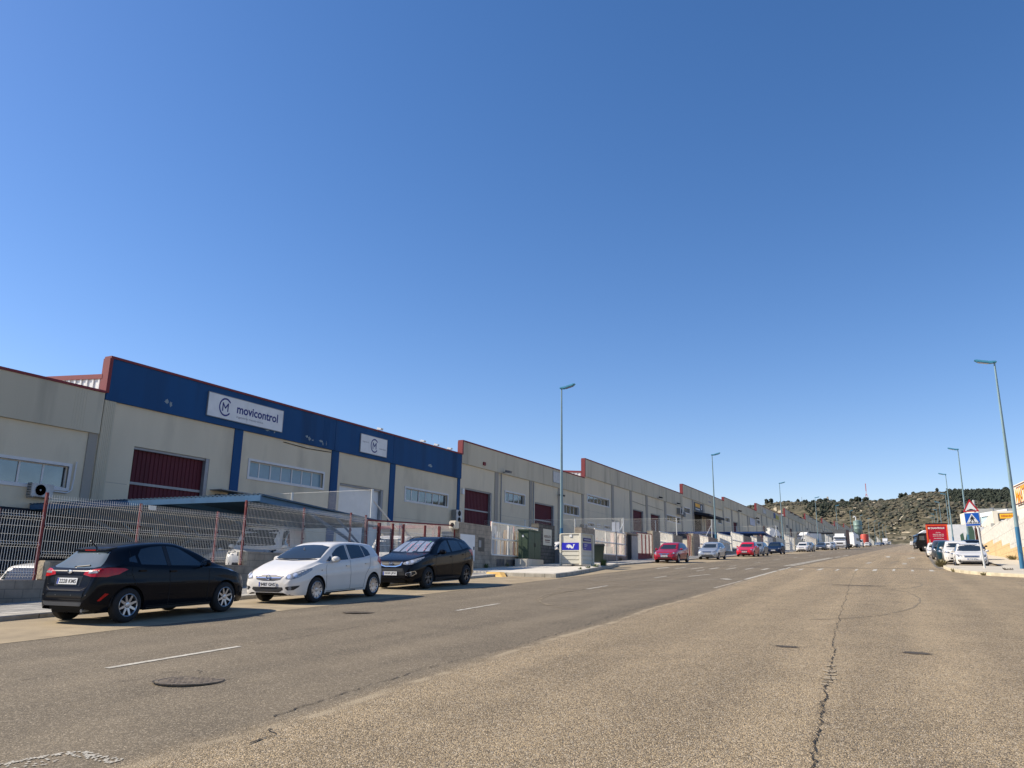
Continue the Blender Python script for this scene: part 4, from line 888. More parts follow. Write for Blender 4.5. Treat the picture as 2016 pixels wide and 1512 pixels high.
fl2 = ['pale wall and mesh stretch left of the white saloon', 'pale wall stretch behind the white saloon', 'pale wall stretch behind the grey parked car', 'pale wall stretch behind the lorry', 'pale wall stretch beyond the lorry', 'pale distant wall stretch beyond the white van', 'most distant pale wall stretch on the left']
yy = 134.6
for i, lb in enumerate(fl2):
    L_ = 22+i*14; o = wall_piece(lb, yy, yy+L_*.45, gz(-20.5, yy)+2.3, .3, 'block_wall', m=MATS['render_wall'] if i % 2 else M_cream)
    fence(['white mesh fence left of the third lamp post', 'white mesh fence behind the white saloon', 'white mesh fence behind the grey car', 'white mesh fence beside the lorry', 'white mesh fence beyond the lorry', 'white distant mesh fence beyond the van', 'farthest white mesh fence on the left'][i], [yy+L_*.46, yy+L_*.7, yy+L_*.95], [(yy+L_*.46, yy+L_*.95, gz(-20.5, yy)+.5, gz(-20.5, yy+L_)+2.2)], gz(-20.5, yy)+.2, gz(-20.5, yy+L_)+2.4, sp=.25, wire=.035, bends=False, hs=1, pm=M_wire)
    yy += L_

# ---- white chain link dividers between plots, with braced end posts ----
def chain(label, y, x0, x1, ztop, h, posts, sp, wire, brace=1, zb_post=None, pr=.05, lean=1.6):
    r = thing('chain_link_fence', label, 'fence', (x0, y, ztop-h), 'white chain link dividing fences')
    for i, px in enumerate(posts):
        b = MB(); b.tube([(px, y, (zb_post or ztop-h)-(.0 if i == 0 else .9)), (px, y, ztop+.03)], pr, 8)
        b.build('post', M_gal, r)
    if brace:
        b = MB(); b.tube([(x0, y, ztop-.45*h*.6), (x0-.05, y-lean, ztop-h*1.05)], pr*.7, 6); b.build('brace', M_gal, r)
    m = MB(); W_ = abs(x1-x0); n = int((W_+h)/sp)
    for i in range(n):
        for s in (1, -1):
            u0 = i*sp-h if s > 0 else i*sp; u1 = u0+s*h; a, c = (u0, 0), (u1, h)
            lo, hi = 0, W_
            if s > 0: t0 = max(0, (lo-u0)/h); t1 = min(1, (hi-u0)/h)
            else: t0 = max(0, (u0-hi)/h); t1 = min(1, (u0-lo)/h)
            if t1 <= t0: continue
            p = (x0-(u0+s*h*t0), y, ztop-h+h*t0); q = (x0-(u0+s*h*t1), y, ztop-h+h*t1)
            m.tube([p, q], wire, 3, cap=False)
    m.build('chain_link', mat('chain_wire', (.55, .53, .47), .6), r)
    b = MB(); b.tube([(x0, y, ztop), (x1, y, ztop)], wire*1.6, 4); b.build('top_wire', M_wire, r)
chain('chain link divider fence nearest the camera, above the blue carport', 27.4, -20.87, -32.9, 5.02, 1.5, [-20.87, -25.43, -29.83], .075, .0038, zb_post=3.5, lean=-2.0)
chain('chain link divider fence behind the recycling container, with a white braced end post', 58.95, -20.4, -32.9, 5.98, 1.5, [-20.4, -24.5, -29], .13, .0035)
chain('chain link divider fence in front of the crimson doors, between the red and silver hatchbacks', 74.7, -20.5, -32.9, 7.07, 1.7, [-20.5, -26], .16, .0035, brace=0)
chain('chain link divider fence left of the second lamp post, with a long white brace', 89.3, -20.5, -32.9, 7.92, 2.0, [-20.5, -27], .2, .0042, lean=3.0)
chain('distant chain link divider with a white braced post, right of the dark blue car', 135.8, -20.6, -32.9, 10.05, 2.2, [-20.6, -27], .28, .006, lean=4, pr=.08)
chain('farthest chain link divider post, left of the white lorry', 171, -20.7, -32.9, 10.95, 1.8, [-20.7, -27], .36, .008, lean=4, pr=.09)

# ---- blue carport behind the fence ----
t = thing('carport', 'blue steel carport with a corrugated roof behind the fence, near the left edge', 'carport', (-26, 24, 1.6))
M_steel = mat('carport_blue', srgb(54, 96, 132), .5, .1, .1, 1.5, dirt=(srgb(40, 72, 100), .4, 2)); M_steel2 = mat('carport_roof', srgb(46, 76, 98), .55, .1, .1, 2)
b = MB(); n = 60
for i in range(n):
    x0_ = -19.95-i*.217
    b.box(x0_-.13, x0_, 20.0, 27.1, 4.05, 4.10, 3.58, 3.63); b.box(x0_-.217, x0_-.12, 20.0, 27.1, 4.09, 4.13, 3.62, 3.66)
b.build('roof_sheet', M_steel2, t)
b = MB(); b.box(-32.9, -19.98, 19.98, 20.06, 3.86, 4.06); b.build('front_beam', M_steel, t)
for k, x in enumerate((-20.15, -24.4, -28.6, -32.7)):
    b = MB(); b.box(x-.06, x+.06, 20.06, 27.0, 3.84, 4.04, 3.40, 3.58); b.build('rafter', M_steel, t)
    b = MB(); b.box(x-.09, x+.09, 26.0, 26.2, 1.0, 3.5); b.build('post', M_steel, t)
    b = MB(); b.tube([(x, 22.3, 3.80), (x, 26.0, 2.45)], .07, 4); b.tube([(x, 24.2, 3.62), (x, 26.0, 2.5)], .05, 4); b.build('brace', M_steel, t)
b = MB(); b.box(-32.9, -20.05, 26.9, 26.96, 3.38, 3.56); b.build('rear_beam', M_steel2, t)
b = MB(); b.box(-32.9, -32.84, 10.5, 27, .6, 3.9); b.build('back_shade_sheet', mat('shade_navy', (.012, .016, .024), .8), t)  # added near-black sheet, stands in for the deep shade under the roof
b = MB(); b.box(-32.8, -24.2, 27.0, 27.05, .9, 3.45); b.build('end_shade_sheet', mat('shade_navy', (.012, .016, .024), .8), t)  # second added dark sheet, makes the carport's far end read as shade
# second, darker blue canopy farther up
t = thing('carport', 'dark blue flat canopy beyond the mesh fence, above the red saloon', 'carport', (-27, 126, 6))
M_canopy = mat('canopy_blue', srgb(28, 60, 112), .5, .1, .1, 1); b = MB(); b.box(-32.9, -20.9, 125.8, 133, 8.35, 8.6, 8.0, 8.25); b.build('roof', M_canopy, t)
for x in (-21.3, -27, -32.5): b = MB(); b.box(x-.12, x+.12, 131, 131.3, 5.3, 8.3); b.build('post', M_canopy, t)
b = MB(); b.prism([(-20.92, 126, 8.5), (-20.92, 134, 8.15), (-20.92, 134, 7.0)], (-.08, 0, 0)); b.build('side_panel', M_canopy, t)
t = thing('carport', 'dark canopy edge behind the block pillars, left of the second lamp post', 'carport', (-27, 92, 5))
b = MB(); b.box(-32.9, -21.2, 92.5, 98, 6.55, 6.8, 6.3, 6.5); b.build('roof', M_canopy, t)
for x in (-21.5, -32.5): b = MB(); b.box(x-.1, x+.1, 97, 97.2, 3.9, 6.4); b.build('post', M_canopy, t)
t = thing('carport', 'far dark canopy left of the lorry', 'carport', (-27, 262, 13)); b = MB(); b.box(-32, -21, 255, 262, 15.2, 15.5); b.build('roof', mat('canopy_dark', (.05, .055, .07), .6), t)
for x in (-21.5, -31.5): b = MB(); b.box(x-.15, x+.15, 261, 261.3, 11, 15.2); b.build('post', MATS['canopy_dark'], t)
# ================= VEHICLES =================
def spl(pts):
    xs = [p[0] for p in pts]; ys = [p[1] for p in pts]; n = len(xs)
    d = [(ys[i+1]-ys[i])/(xs[i+1]-xs[i]) for i in range(n-1)]
    m = [d[0]]+[0 if d[i-1]*d[i] <= 0 else 2*d[i-1]*d[i]/(d[i-1]+d[i]) for i in range(1, n-1)]+[d[-1]]
    def f(x):
        if x <= xs[0]: return ys[0]
        if x >= xs[-1]: return ys[-1]
        lo = 0
        while xs[lo+1] < x: lo += 1
        h = xs[lo+1]-xs[lo]; t = (x-xs[lo])/h
        return ys[lo]*(1+2*t)*(1-t)**2+m[lo]*h*t*(1-t)**2+ys[lo+1]*t*t*(3-2*t)+m[lo+1]*h*t*t*(t-1)
    return f
SIDE = spl([(-.4, .90), (0, .93), (.12, .966), (.3, .984), (.5, .992), (.62, 1.0), (.70, .987), (.86, .973), (1, .952)])
def car_body(S):
    L, wb, fo, Ra, zw = S['L'], S['wb'], S['fo'], S['Ra'], S['zw']
    top, belt, hw, rw, bot = (spl(S[k]) for k in ('top', 'belt', 'hw', 'rw', 'bot'))
    st = set([0, .012, .03, .055, .09, .13, L-.012, L-.03, L-.055, L-.09, L-.13, L])
    k = int(L/.07); st |= {L*i/k for i in range(1, k)}
    for uw in (fo, fo+wb):
        st |= {uw-Ra*math.cos(math.pi*i/16) for i in range(17)}; st |= {uw-Ra-.004, uw+Ra+.004}
    for q, _ in S['top']: st.add(q)
    st = sorted(x for x in st if 0 <= x <= L); out = [st[0]]
    for x in st[1:]:
        if x-out[-1] > .0035: out.append(x)
    def zside(u, v): pass
    rows = []
    for u in out:
        b0 = bot(u); zb = belt(u); zt = max(top(u), zb+.004); h = hw(u); rr_ = rw(u); be = b0
        for uw in (fo, fo+wb):
            if abs(u-uw) < Ra-.001: be = max(be, zw+math.sqrt(Ra*Ra-(u-uw)**2))
        P = []
        base = max(bot(L*.5), b0-.0)
        for i in range(14):
            z = be+(zb-be)*i/13; v = (z-b0)/max(.05, zb-b0); P.append((h*SIDE(v), z))
        H = zt-zb; x0 = h*SIDE(1)
        ctrl = [(x0, zb), (x0-.018-.02*min(1, H/.1), zb+H*.12), (rr_+(x0-rr_)*.22, zb+H*.72), (rr_, zb+H*.88), (rr_*.86, zb+H*.955), (rr_*.6, zb+H*.985), (rr_*.3, zb+H*.997), (0, zt)]
        for i in range(len(ctrl)-1):
            p0 = ctrl[max(0, i-1)]; p1 = ctrl[i]; p2 = ctrl[i+1]; p3 = ctrl[min(len(ctrl)-1, i+2)]
            for t in (.5, 1.0):
                q = []
                for a in (0, 1):
                    m1 = (p2[a]-p0[a])/2; m2 = (p3[a]-p1[a])/2 if i < len(ctrl)-2 else (p2[a]-p1[a])
                    q.append((2*t**3-3*t*t+1)*p1[a]+(t**3-2*t*t+t)*m1+(-2*t**3+3*t*t)*p2[a]+(t**3-t*t)*m2)
                P.append((max(0, q[0]), q[1]))
        P[-1] = (0, zt); y = L/2-u
        rows.append([(-x, y, z) for x, z in P]+[(x, y, z) for x, z in P[-2::-1]])
    mb = MB(); n = len(rows[0])
    for r_ in rows: mb.v += r_
    for i in range(len(rows)-1):
        for j in range(n-1): mb.f.append((i*n+j, i*n+j+1, (i+1)*n+j+1, (i+1)*n+j))
    mb.f.append(tuple(range(n))[::-1]); k = (len(rows)-1)*n; mb.f.append(tuple(range(k, k+n)))
    return mb
class Patcher:
    def __init__(s, mb, h): s.bvh = BVHTree.FromPolygons([Vector(v) for v in mb.v], mb.f); s.h = h
    def add(s, B, poly, n, eps=.004, e1=None, h=None, lift=None):
        # poly: approximate 3D points; projected along n onto the body
        n = Vector(n).normalized(); e1 = Vector(e1) if e1 else (Vector((1, 0, 0)) if abs(n.z) > .9 else Vector((0, 0, 1)).cross(n).normalized()); e2 = n.cross(e1); h = h or s.h
        P = [(Vector(p).dot(e1), Vector(p).dot(e2)) for p in poly]; E = []; V = []
        for i, p in enumerate(P):
            q = P[(i+1) % len(P)]; k = max(1, int(math.hypot(q[0]-p[0], q[1]-p[1])/h))
            for j in range(k): V.append(Vector((p[0]+(q[0]-p[0])*j/k, p[1]+(q[1]-p[1])*j/k)))
        ne = len(V); E = [(i, (i+1) % ne) for i in range(ne)]
        x0, x1 = min(v.x for v in V), max(v.x for v in V); y0, y1 = min(v.y for v in V), max(v.y for v in V)
        def inside(x, y):
            c = False
            for i in range(len(P)):
                (xa, ya), (xb, yb) = P[i], P[i-1]
                if (ya > y) != (yb > y) and x < (xb-xa)*(y-ya)/(yb-ya)+xa: c = not c
            return c
        a = x0+h*.5
        while a < x1:
            c = y0+h*.5
            while c < y1:
                if inside(a, c) and min((a-v.x)**2+(c-v.y)**2 for v in V[:ne]) > (h*.4)**2: V.append(Vector((a, c)))
                c += h
            a += h
        vs, _, fs, *_ = delaunay_2d_cdt(V, E, [], 1, 1e-5)
        out = []; ok = []
        for v in vs:
            o = e1*v.x+e2*v.y+n*6; hit, nr, i_, d = s.bvh.ray_cast(o, -n)
            ok.append(hit is not None); out.append(hit+n*eps if hit else o)
        k = len(B.v); B.v += [tuple(v) for v in out]; B.f += [tuple(i+k for i in f) for f in fs if all(ok[i] for i in f)]
    def at(s, p, n):
        n = Vector(n).normalized(); p = Vector(p); hit = s.bvh.ray_cast(p+n*4, -n)[0]; return hit or p
def mir(poly): return [(-x, y, z) for x, y, z in poly]
def make_wheel(root, x, y, zw, r, w_=.2, spokes=7, rim=None, rr=.66, style='spoke', side=1):
    # side=+1: outer face towards +x
    t = MB(); o = side; W_ = w_
    t.lathe([(r*rr, W_*.5), (r*.80, W_*.53), (r*.93, W_*.46), (r*.985, W_*.36), (r, W_*.15), (r, -W_*.15), (r*.985, -W_*.36), (r*.9, -W_*.46), (r*rr, -W_*.46)], (0, 0, 0), 'X', 36, cap=False)
    for i in range(0, 0): pass
    t.v = [(x+v[0]*o, y+v[1], zw+v[2]) for v in t.v]
    wh = t.build('wheel', M_rubber, root, smooth=True, world=False)
    b = MB(); b.lathe([(r*rr, W_*.48), (r*rr*.985, W_*.50), (r*rr*.93, W_*.47), (r*rr*.92, W_*.15), (r*.18, W_*.12), (.0001, W_*.12)], (0, 0, 0), 'X', 36)
    disc = MB(); disc.lathe([(r*rr*.9, W_*.16), (r*.18, W_*.17), (.0001, W_*.17)], (0, 0, 0), 'X', 28); disc.v = [(x+v[0]*o, y+v[1], zw+v[2]) for v in disc.v]
    b = MB(); b.lathe([(r*rr, W_*.40), (r*rr, W_*.50), (r*rr*.97, W_*.515), (r*rr*.91, W_*.47), (r*rr*.90, W_*.2)], (0, 0, 0), 'X', 36, cap=False)
    for k in range(spokes):
        a0 = 2*math.pi*k/spokes+.3
        arms = ((0, 1.0),) if style == 'spoke' else ((-.16, .8), (.16, .8))
        for da, ww in arms:
            a = a0+da; c, s_ = math.cos(a), math.sin(a); c2, s2 = math.cos(a0+da*1.25), math.sin(a0+da*1.25)
            w0, w1 = r*.085*ww, r*.055*ww; r0, r1 = r*.12, r*rr*.93
            q = [(W_*.40, r0*math.cos(a0)-w0*s_, r0*math.sin(a0)+w0*c), (W_*.40, r0*math.cos(a0)+w0*s_, r0*math.sin(a0)-w0*c), (W_*.47, r1*c2+w1*s_, r1*s2-w1*c), (W_*.47, r1*c2-w1*s_, r1*s2+w1*c)]
            b.prism([Vector(p) for p in q], (-W_*.16, 0, 0))
    b.lathe([(r*.17, W_*.36), (r*.16, W_*.44), (r*.07, W_*.46), (.0001, W_*.46)], (0, 0, 0), 'X', 20)
    b.v = [(x+v[0]*o, y+v[1], zw+v[2]) for v in b.v]
    b.build('rim', rim or M_rim, wh, world=False); disc.build('brake_disc', M_dark, wh, world=False)
    return wh
def plate(root, c, n, tilt, s, w_=.52, h=.115, name='licence_plate', small=False, yawz=0):
    # n=+1 front (facing +y), -1 rear
    M_ = Matrix.Translation(c) @ Matrix.Rotation(0 if n < 0 else math.pi, 4, 'Z') @ Matrix.Rotation(tilt, 4, 'X') @ Matrix(((1, 0, 0, 0), (0, 0, -1, 0), (0, 1, 0, 0), (0, 0, 0, 1)))
    b = MB(); b.prism([(-w_/2, -h/2, 0), (w_/2, -h/2, 0), (w_/2, h/2, 0), (-w_/2, h/2, 0)], (0, 0, .012), M=M_); p = b.build(name, M_plate, root, world=False)
    e = MB(); e.add([M_ @ Vector(q) for q in ((-w_/2+.004, -h/2+.004, .0135), (-w_/2+.042, -h/2+.004, .0135), (-w_/2+.042, h/2-.004, .0135), (-w_/2+.004, h/2-.004, .0135))], ((0, 1, 2, 3),)); e.build('blue_band', M_eu, p, world=False)
    if s: text(s, 'characters', M_platetext, p, M_ @ Matrix.Translation((.02, 0, 0)), w_*.84, h*.66, .0142, bold=.02, world=False)
    return p
def vehicle(S, label, cat, x, y, heading, pm, name='parked_car', group='cars parked along the left kerb', z=None, dark_roof=None):
    L, W, H, wb, fo, r, Ra, zw = S['L'], S['W'], S['H'], S['wb'], S['fo'], S['r'], S['Ra'], S['zw']
    pitch = math.atan(.0425)*math.cos(R(heading))
    root = thing(name, label, cat, (x, y, gz(x, y)+.004 if z is None else z), group, (pitch, 0, R(heading)))
    mb = car_body(S); h = S.get('h', .07); P = Patcher(mb, h)
    body = mb.build('body', pm, root, smooth=True, world=False)
    def part(nm, m, polys, n, both=True, parent=None, eps=.004, hh=None):
        out = []
        for side in ((1, -1) if both else (1,)):
            B = MB()
            for q in polys: P.add(B, q if side > 0 else mir(q), n if side > 0 else (-n[0], n[1], n[2]), eps, h=hh)
            if B.f: out.append(B.build(nm, m, parent or root, smooth=True, world=False))
        return out
    for nm, m, polys, n, both, *rest in S['patch']:
        eps = rest[0] if rest else .004
        mm = m if not isinstance(m, str) else pm
        part(nm, mm, [[(px, L/2-u, pz) for px, u, pz in q] for q in polys], n, both, eps=eps, hh=(rest[1] if len(rest) > 1 else None))
    # underbody, arches
    ub = MB(); bw = W/2-.30
    ub.box(-bw, bw, -L/2+.25, L/2-.25, .19, .55)
    ub.box(-W/2+.12, W/2-.12, L/2-(fo+wb)+Ra+.02, L/2-fo-Ra-.02, .20, .5)
    ub.box(-W/2+.42, W/2-.42, L/2-.40, L/2-.10, .22, .45)
    ub.box(-W/2+.42, W/2-.42, -L/2+.10, -L/2+.40, .26, .5)
    for uw in (fo, fo+wb):
        for s in (1, -1):
            yc = L/2-uw; n = 14; arc = [(yc+(Ra+.004)*math.cos(math.pi*i/n), zw+(Ra+.004)*math.sin(math.pi*i/n)) for i in range(n+1)]
            xa, xb = s*(W/2-.05), s*(W/2-.32)
            for (a, c), (d, e) in zip(arc, arc[1:]): ub.add([(xa, a, c), (xb, a, c), (xb, d, e), (xa, d, e)], ((0, 1, 2, 3),))
            ub.add([(xb, a, c) for a, c in arc]+[(xb, yc-Ra, .2), (xb, yc+Ra, .2)], (tuple(range(n+3)),))
    ub.build('underbody', M_dark, root, world=False)
    for uw in (fo, fo+wb):
        for s in (1, -1): make_wheel(root, s*(W/2-.115-S.get('wi', 0)), L/2-uw, zw, r, .2, S.get('spokes', 7), S.get('rim'), S.get('rr', .66), S.get('style', 'spoke'), s)
    for s in (1, -1):   # door mirrors
        u, z = S['mir']; hp = P.at((s*W/2, L/2-u, z), (s, 0, 0)); m_ = MB(); sz = S.get('mirs', 1)
        m_.lathe([(.02, -.085), (.065, -.07), (.085, -.03), (.082, .03), (.05, .07), (.0001, .075)], (0, 0, 0), 'Y', 14)
        m_.v = [(hp.x+s*.13*sz+v[0]*1.25*sz, hp.y+v[1]*.9*sz, z+.05+v[2]*.9*sz) for v in m_.v]
        m_.tube([(hp.x-s*.02, hp.y, z), (hp.x+s*.07, hp.y, z+.01)], .028, 6)
        mo_ = m_.build('door_mirror', S.get('mirm', pm) , root, smooth=True, world=False)
        g = MB(); g.lathe([(.075, 0), (.0001, 0)], (0, 0, 0), 'Y', 14); g.v = [(hp.x+s*.13*sz+v[0]*1.2*sz, hp.y-.088*sz, z+.05+v[2]*.85*sz) for v in g.v]; g.build('mirror_glass', M_chrome, mo_, world=False)
    for u, z in S.get('handles', ()):
        for s in (1, -1):
            hp = P.at((s*W/2, L/2-u, z), (s, 0, 0)); b = MB(); b.box(hp.x-s*.01 if s > 0 else hp.x-.03, hp.x+.03 if s > 0 else hp.x+.01, hp.y-.085, hp.y+.085, z-.014, z+.016); b.build('door_handle', S.get('handlem', pm), root, world=False, bevel=.008)
    for (u, z, n, tilt, s) in S.get('plates', ()):
        hp = P.at((0, L/2-u, z), (0, n, 0)); plate(root, (0, hp.y+n*(.012), z), n, tilt, s)
    for fn in S.get('extra', ()): fn(root, P, S, pm)
    return root
def seam(pts, w_=.008):   # a thin closed outline along a poly line in (u,z) for side panels
    out = []
    for (u0, z0), (u1, z1) in zip(pts, pts[1:]):
        d = math.hypot(u1-u0, z1-z0) or 1; nx_, nz_ = -(z1-z0)/d*w_/2, (u1-u0)/d*w_/2
        out.append([(1, u0-nx_, z0-nz_), (1, u1-nx_, z1-nz_), (1, u1+nx_, z1+nz_), (1, u0+nx_, z0+nz_)])
    return out
def sd(pts): return [(1, u, z) for u, z in pts]
FRN, REA, SID = (0, 1, 0), (0, -1, 0), (1, 0, 0)
M_seam = mat('panel_gap', (.006, .006, .007), .8, var=.05)
M_trim = mat('grey_valance', (.06, .062, .066), .55, var=.1)

def hatch(L=4.0, W=1.72, H=1.48, wb=2.5, fo=.83, r=.31, kind='hatch', far=True, **k):
    # generic outline scaled from a 4.0 m reference; u from the nose
    a = L/4.0; zh = H/1.48; hw_ = W/2
    if kind == 'hatch':
        top = [(0, .50), (.03, .62), (.10, .72), (.25, .79), (.55, .87), (.9, .945), (1.05, .985), (1.4, 1.21), (1.75, 1.395), (2.0, 1.455), (2.4, 1.48), (2.9, 1.465), (3.4, 1.42), (3.58, 1.38), (3.72, 1.2), (3.84, 1.0), (3.92, .92), (3.97, .75), (4.0, .5)]
        belt = [(0, .46), (.06, .60), (.3, .74), (.6, .81), (1.05, .885), (2, .95), (3.0, 1.01), (3.6, 1.03), (3.84, .96), (3.95, .72), (4.0, .46)]
    elif kind == 'sedan':
        top = [(0, .50), (.03, .60), (.10, .69), (.25, .76), (.6, .85), (1.0, .93), (1.15, .97), (1.5, 1.16), (1.9, 1.39), (2.1, 1.45), (2.4, 1.48), (2.8, 1.45), (3.05, 1.38), (3.4, 1.17), (3.6, 1.09), (3.85, 1.05), (3.93, .95), (3.98, .75), (4.0, .5)]
        belt = [(0, .46), (.06, .58), (.3, .72), (.6, .80), (1.1, .90), (2, .95), (3.0, .99), (3.6, 1.0), (3.85, .97), (3.96, .72), (4.0, .46)]
    elif kind == 'suv':
        top = [(0, .55), (.02, .68), (.07, .80), (.2, .88), (.6, .95), (.85, .99), (1.0, 1.04), (1.3, 1.22), (1.62, 1.38), (1.9, 1.45), (2.4, 1.48), (3.0, 1.465), (3.5, 1.42), (3.68, 1.38), (3.8, 1.15), (3.9, .97), (3.95, .85), (3.98, .7), (4.0, .5)]
        belt = [(0, .50), (.06, .66), (.3, .82), (.6, .89), (1.0, .95), (2, .98), (3.0, 1.02), (3.6, 1.05), (3.85, .97), (3.96, .7), (4.0, .46)]
    else:   # van
        top = [(0, .45), (.03, .58), (.08, .66), (.2, .72), (.5, .80), (.62, .85), (.9, 1.1), (1.2, 1.33), (1.4, 1.43), (1.7, 1.47), (2.4, 1.48), (3.2, 1.48), (3.75, 1.46), (3.86, 1.40), (3.92, 1.2), (3.96, .8), (3.98, .6), (4.0, .45)]
        belt = [(0, .42), (.06, .56), (.3, .70), (.6, .76), (1.1, .82), (2, .84), (3.0, .85), (3.6, .85), (3.88, .84), (3.96, .7), (4.0, .42)]
    T = [(u*a, z*zh) for u, z in top]; B = [(u*a, z*zh) for u, z in belt]
    sq = kind == 'van'
    HWp = [(0, .66), (.03, .77), (.1, .865), (.25, .94), (.5, .98), (1, 1.0), (3, 1.0), (3.5, .985 if not sq else 1), (3.75, .93 if not sq else .99), (3.88, .86 if not sq else .97), (3.96, .77 if not sq else .93), (4.0, .66 if not sq else .88)]
    HW = [(u*a, w_*hw_) for u, w_ in HWp]
    rt = .71 if not sq else .86
    RW = [(0, .5*hw_), (.1*a, .66*hw_), (.9*a, .80*hw_), (1.2*a, .78*hw_), (1.9*a, rt*hw_), (3.4*a, (rt-.02)*hw_), (3.75*a, (rt-.05)*hw_), (4*a, .5*hw_)]
    bot = [(0, .30), (.04, .24), (.2, .20), (.5, .19), (3.4*a, .20), (L-.2, .24), (L-.04, .30), (L, .36)]
    t = spl(T); bl = spl(B); S = dict(L=L, W=W, H=H, wb=wb, fo=fo, r=r, Ra=r+.055, zw=r, top=T, belt=B, hw=HW, rw=RW, bot=bot, h=.12)
    x = hw_
    if kind == 'van': ws0, ws1, sw = .66*a, 1.36*a, None
    elif kind == 'sedan': ws0, ws1 = 1.16*a, 2.0*a
    elif kind == 'suv': ws0, ws1 = 1.02*a, 1.78*a
    else: ws0, ws1 = 1.07*a, 1.84*a
    zb_, zt_ = t(ws0)+.015, t(ws1)-.01
    patch = [('windscreen', M_glass, [[(-.86*x, 1, zb_+.02), (-.4*x, 1, zb_-.015), (.4*x, 1, zb_-.015), (.86*x, 1, zb_+.02), (.70*x, 1, zt_-.05), (.3*x, 1, zt_-.012), (-.3*x, 1, zt_-.012), (-.70*x, 1, zt_-.05)]], FRN, False)]
    rz0, rz1 = (1.02*zh, 1.34*zh) if kind != 'sedan' else (1.10*zh, 1.38*zh)
    if kind != 'van': patch.append(('rear_window', M_glass, [[(-.68*x, 1, rz0), (.68*x, 1, rz0), (.58*x, 1, rz1), (-.58*x, 1, rz1)]], REA, False))
    f = lambda u: bl(u)+.035
    if kind == 'van':
        sw = [[(1.02*a, f(1.0)+.02), (1.42*a, 1.36*zh), (1.85*a, 1.38*zh), (1.85*a, f(1.8))]]
    elif kind == 'sedan':
        sw = [[(1.35*a, f(1.3)+.0), (1.75*a, 1.2*zh), (2.0*a, 1.36*zh), (2.32*a, 1.39*zh), (2.32*a, f(2.3))], [(2.40*a, f(2.4)), (2.40*a, 1.39*zh), (2.8*a, 1.36*zh), (3.12*a, 1.22*zh), (3.22*a, f(3.2)+.03)]]
    else:
        sw = [[(1.32*a, f(1.3)), (1.6*a, 1.2*zh), (1.86*a, 1.35*zh), (2.28*a, 1.39*zh), (2.28*a, f(2.3))], [(2.37*a, f(2.4)), (2.37*a, 1.39*zh), (2.9*a, 1.365*zh), (3.2*a, 1.29*zh), (3.3*a, f(3.2)+.06), (3.1*a, f(3.1))]]
    for q in sw: patch.append(('side_window', M_glass, [sd(q)], SID, True))
    g = k.get('grille', 'bar')
    zf = .62*zh
    hl = [(.54*x, .05, zf+.0), (.56*x, .07, zf+.09*zh), (.80*x, .25, zf+.15*zh), (.95*x, .52, zf+.18*zh), (.93*x, .30, zf+.04)] if kind != 'suv' else [(.54*x, .05, zf+.08), (.58*x, .08, zf+.17*zh), (.94*x, .45, zf+.23*zh), (.93*x, .25, zf+.1)]
    patch.append(('headlight', M_lampdark, [hl], (.35, 1, 0), True, .006, .06))
    if k.get('lamp') is None: patch.append(('headlight_reflector', mat('lamp_bright', (.85, .87, .9), .1, .6, .2, 20), [[((.74+.09*math.cos(q*.785))*x, .22, (hl[0][2]+hl[2][2])/2+.03+.05*math.sin(q*.785)) for q in range(8)]], (.35, 1, 0), True, .010, .05))
    patch.append(('grille_bar', M_chrome, [[(-.46*x, 1, zf+.075*zh), (.46*x, 1, zf+.075*zh), (.44*x, 1, zf+.045*zh), (-.44*x, 1, zf+.045*zh)]], FRN, False, .009, .06))
    patch.append(('grille', M_black, [[(-.50*x, 1, zf+.09*zh), (.50*x, 1, zf+.09*zh), (.42*x, 1, zf-.02), (-.42*x, 1, zf-.02)]], FRN, False))
    patch.append(('lower_intake', M_black, [[(-.56*x, 1, .42*zh), (.56*x, 1, .42*zh), (.60*x, 1, .27*zh), (-.60*x, 1, .27*zh)]], FRN, False))
    patch.append(('fog_recess', M_black, [[(.66*x, .04, .46*zh), (.86*x, .12, .48*zh), (.84*x, .12, .36*zh), (.68*x, .05, .34*zh)]], (.3, 1, 0), True))
    patch.append(('tail_light', M_red, [[(.70*x, L, .84*zh), (.66*x, L, .98*zh), (.94*x, L-.1, .99*zh), (.96*x, L-.1, .84*zh)]], (.35, -1, 0), True))
    patch.append(('rocker', M_black, [sd([(fo+r+.06, .195), (fo+wb-r-.06, .195), (fo+wb-r-.06, .26), (fo+r+.06, .26)])], SID, True, .004, .05))
    patch.append(('door_gap', M_seam, seam([(1.3*a, .32), (1.3*a, bl(1.3)-.0)], .012)+seam([(2.33*a, .3), (2.33*a, 1.38*zh)], .012), SID, True, .003, .08))
    S['patch'] = patch; S['mir'] = (ws0+.28, bl(ws0+.3)+.02)
    S['plates'] = ((0, .50*zh, 1, 0, k.get('plate')), (L, .66*zh, -1, 0, None))
    S['handles'] = ((2.18*a, bl(2.2)-.09), (3.12*a, bl(3.1)-.09)) if kind != 'van' else ((1.7*a, bl(1.7)-.05),)
    S.update({q: v for q, v in k.items() if q in ('rim', 'spokes', 'style', 'mirm')})
    return S
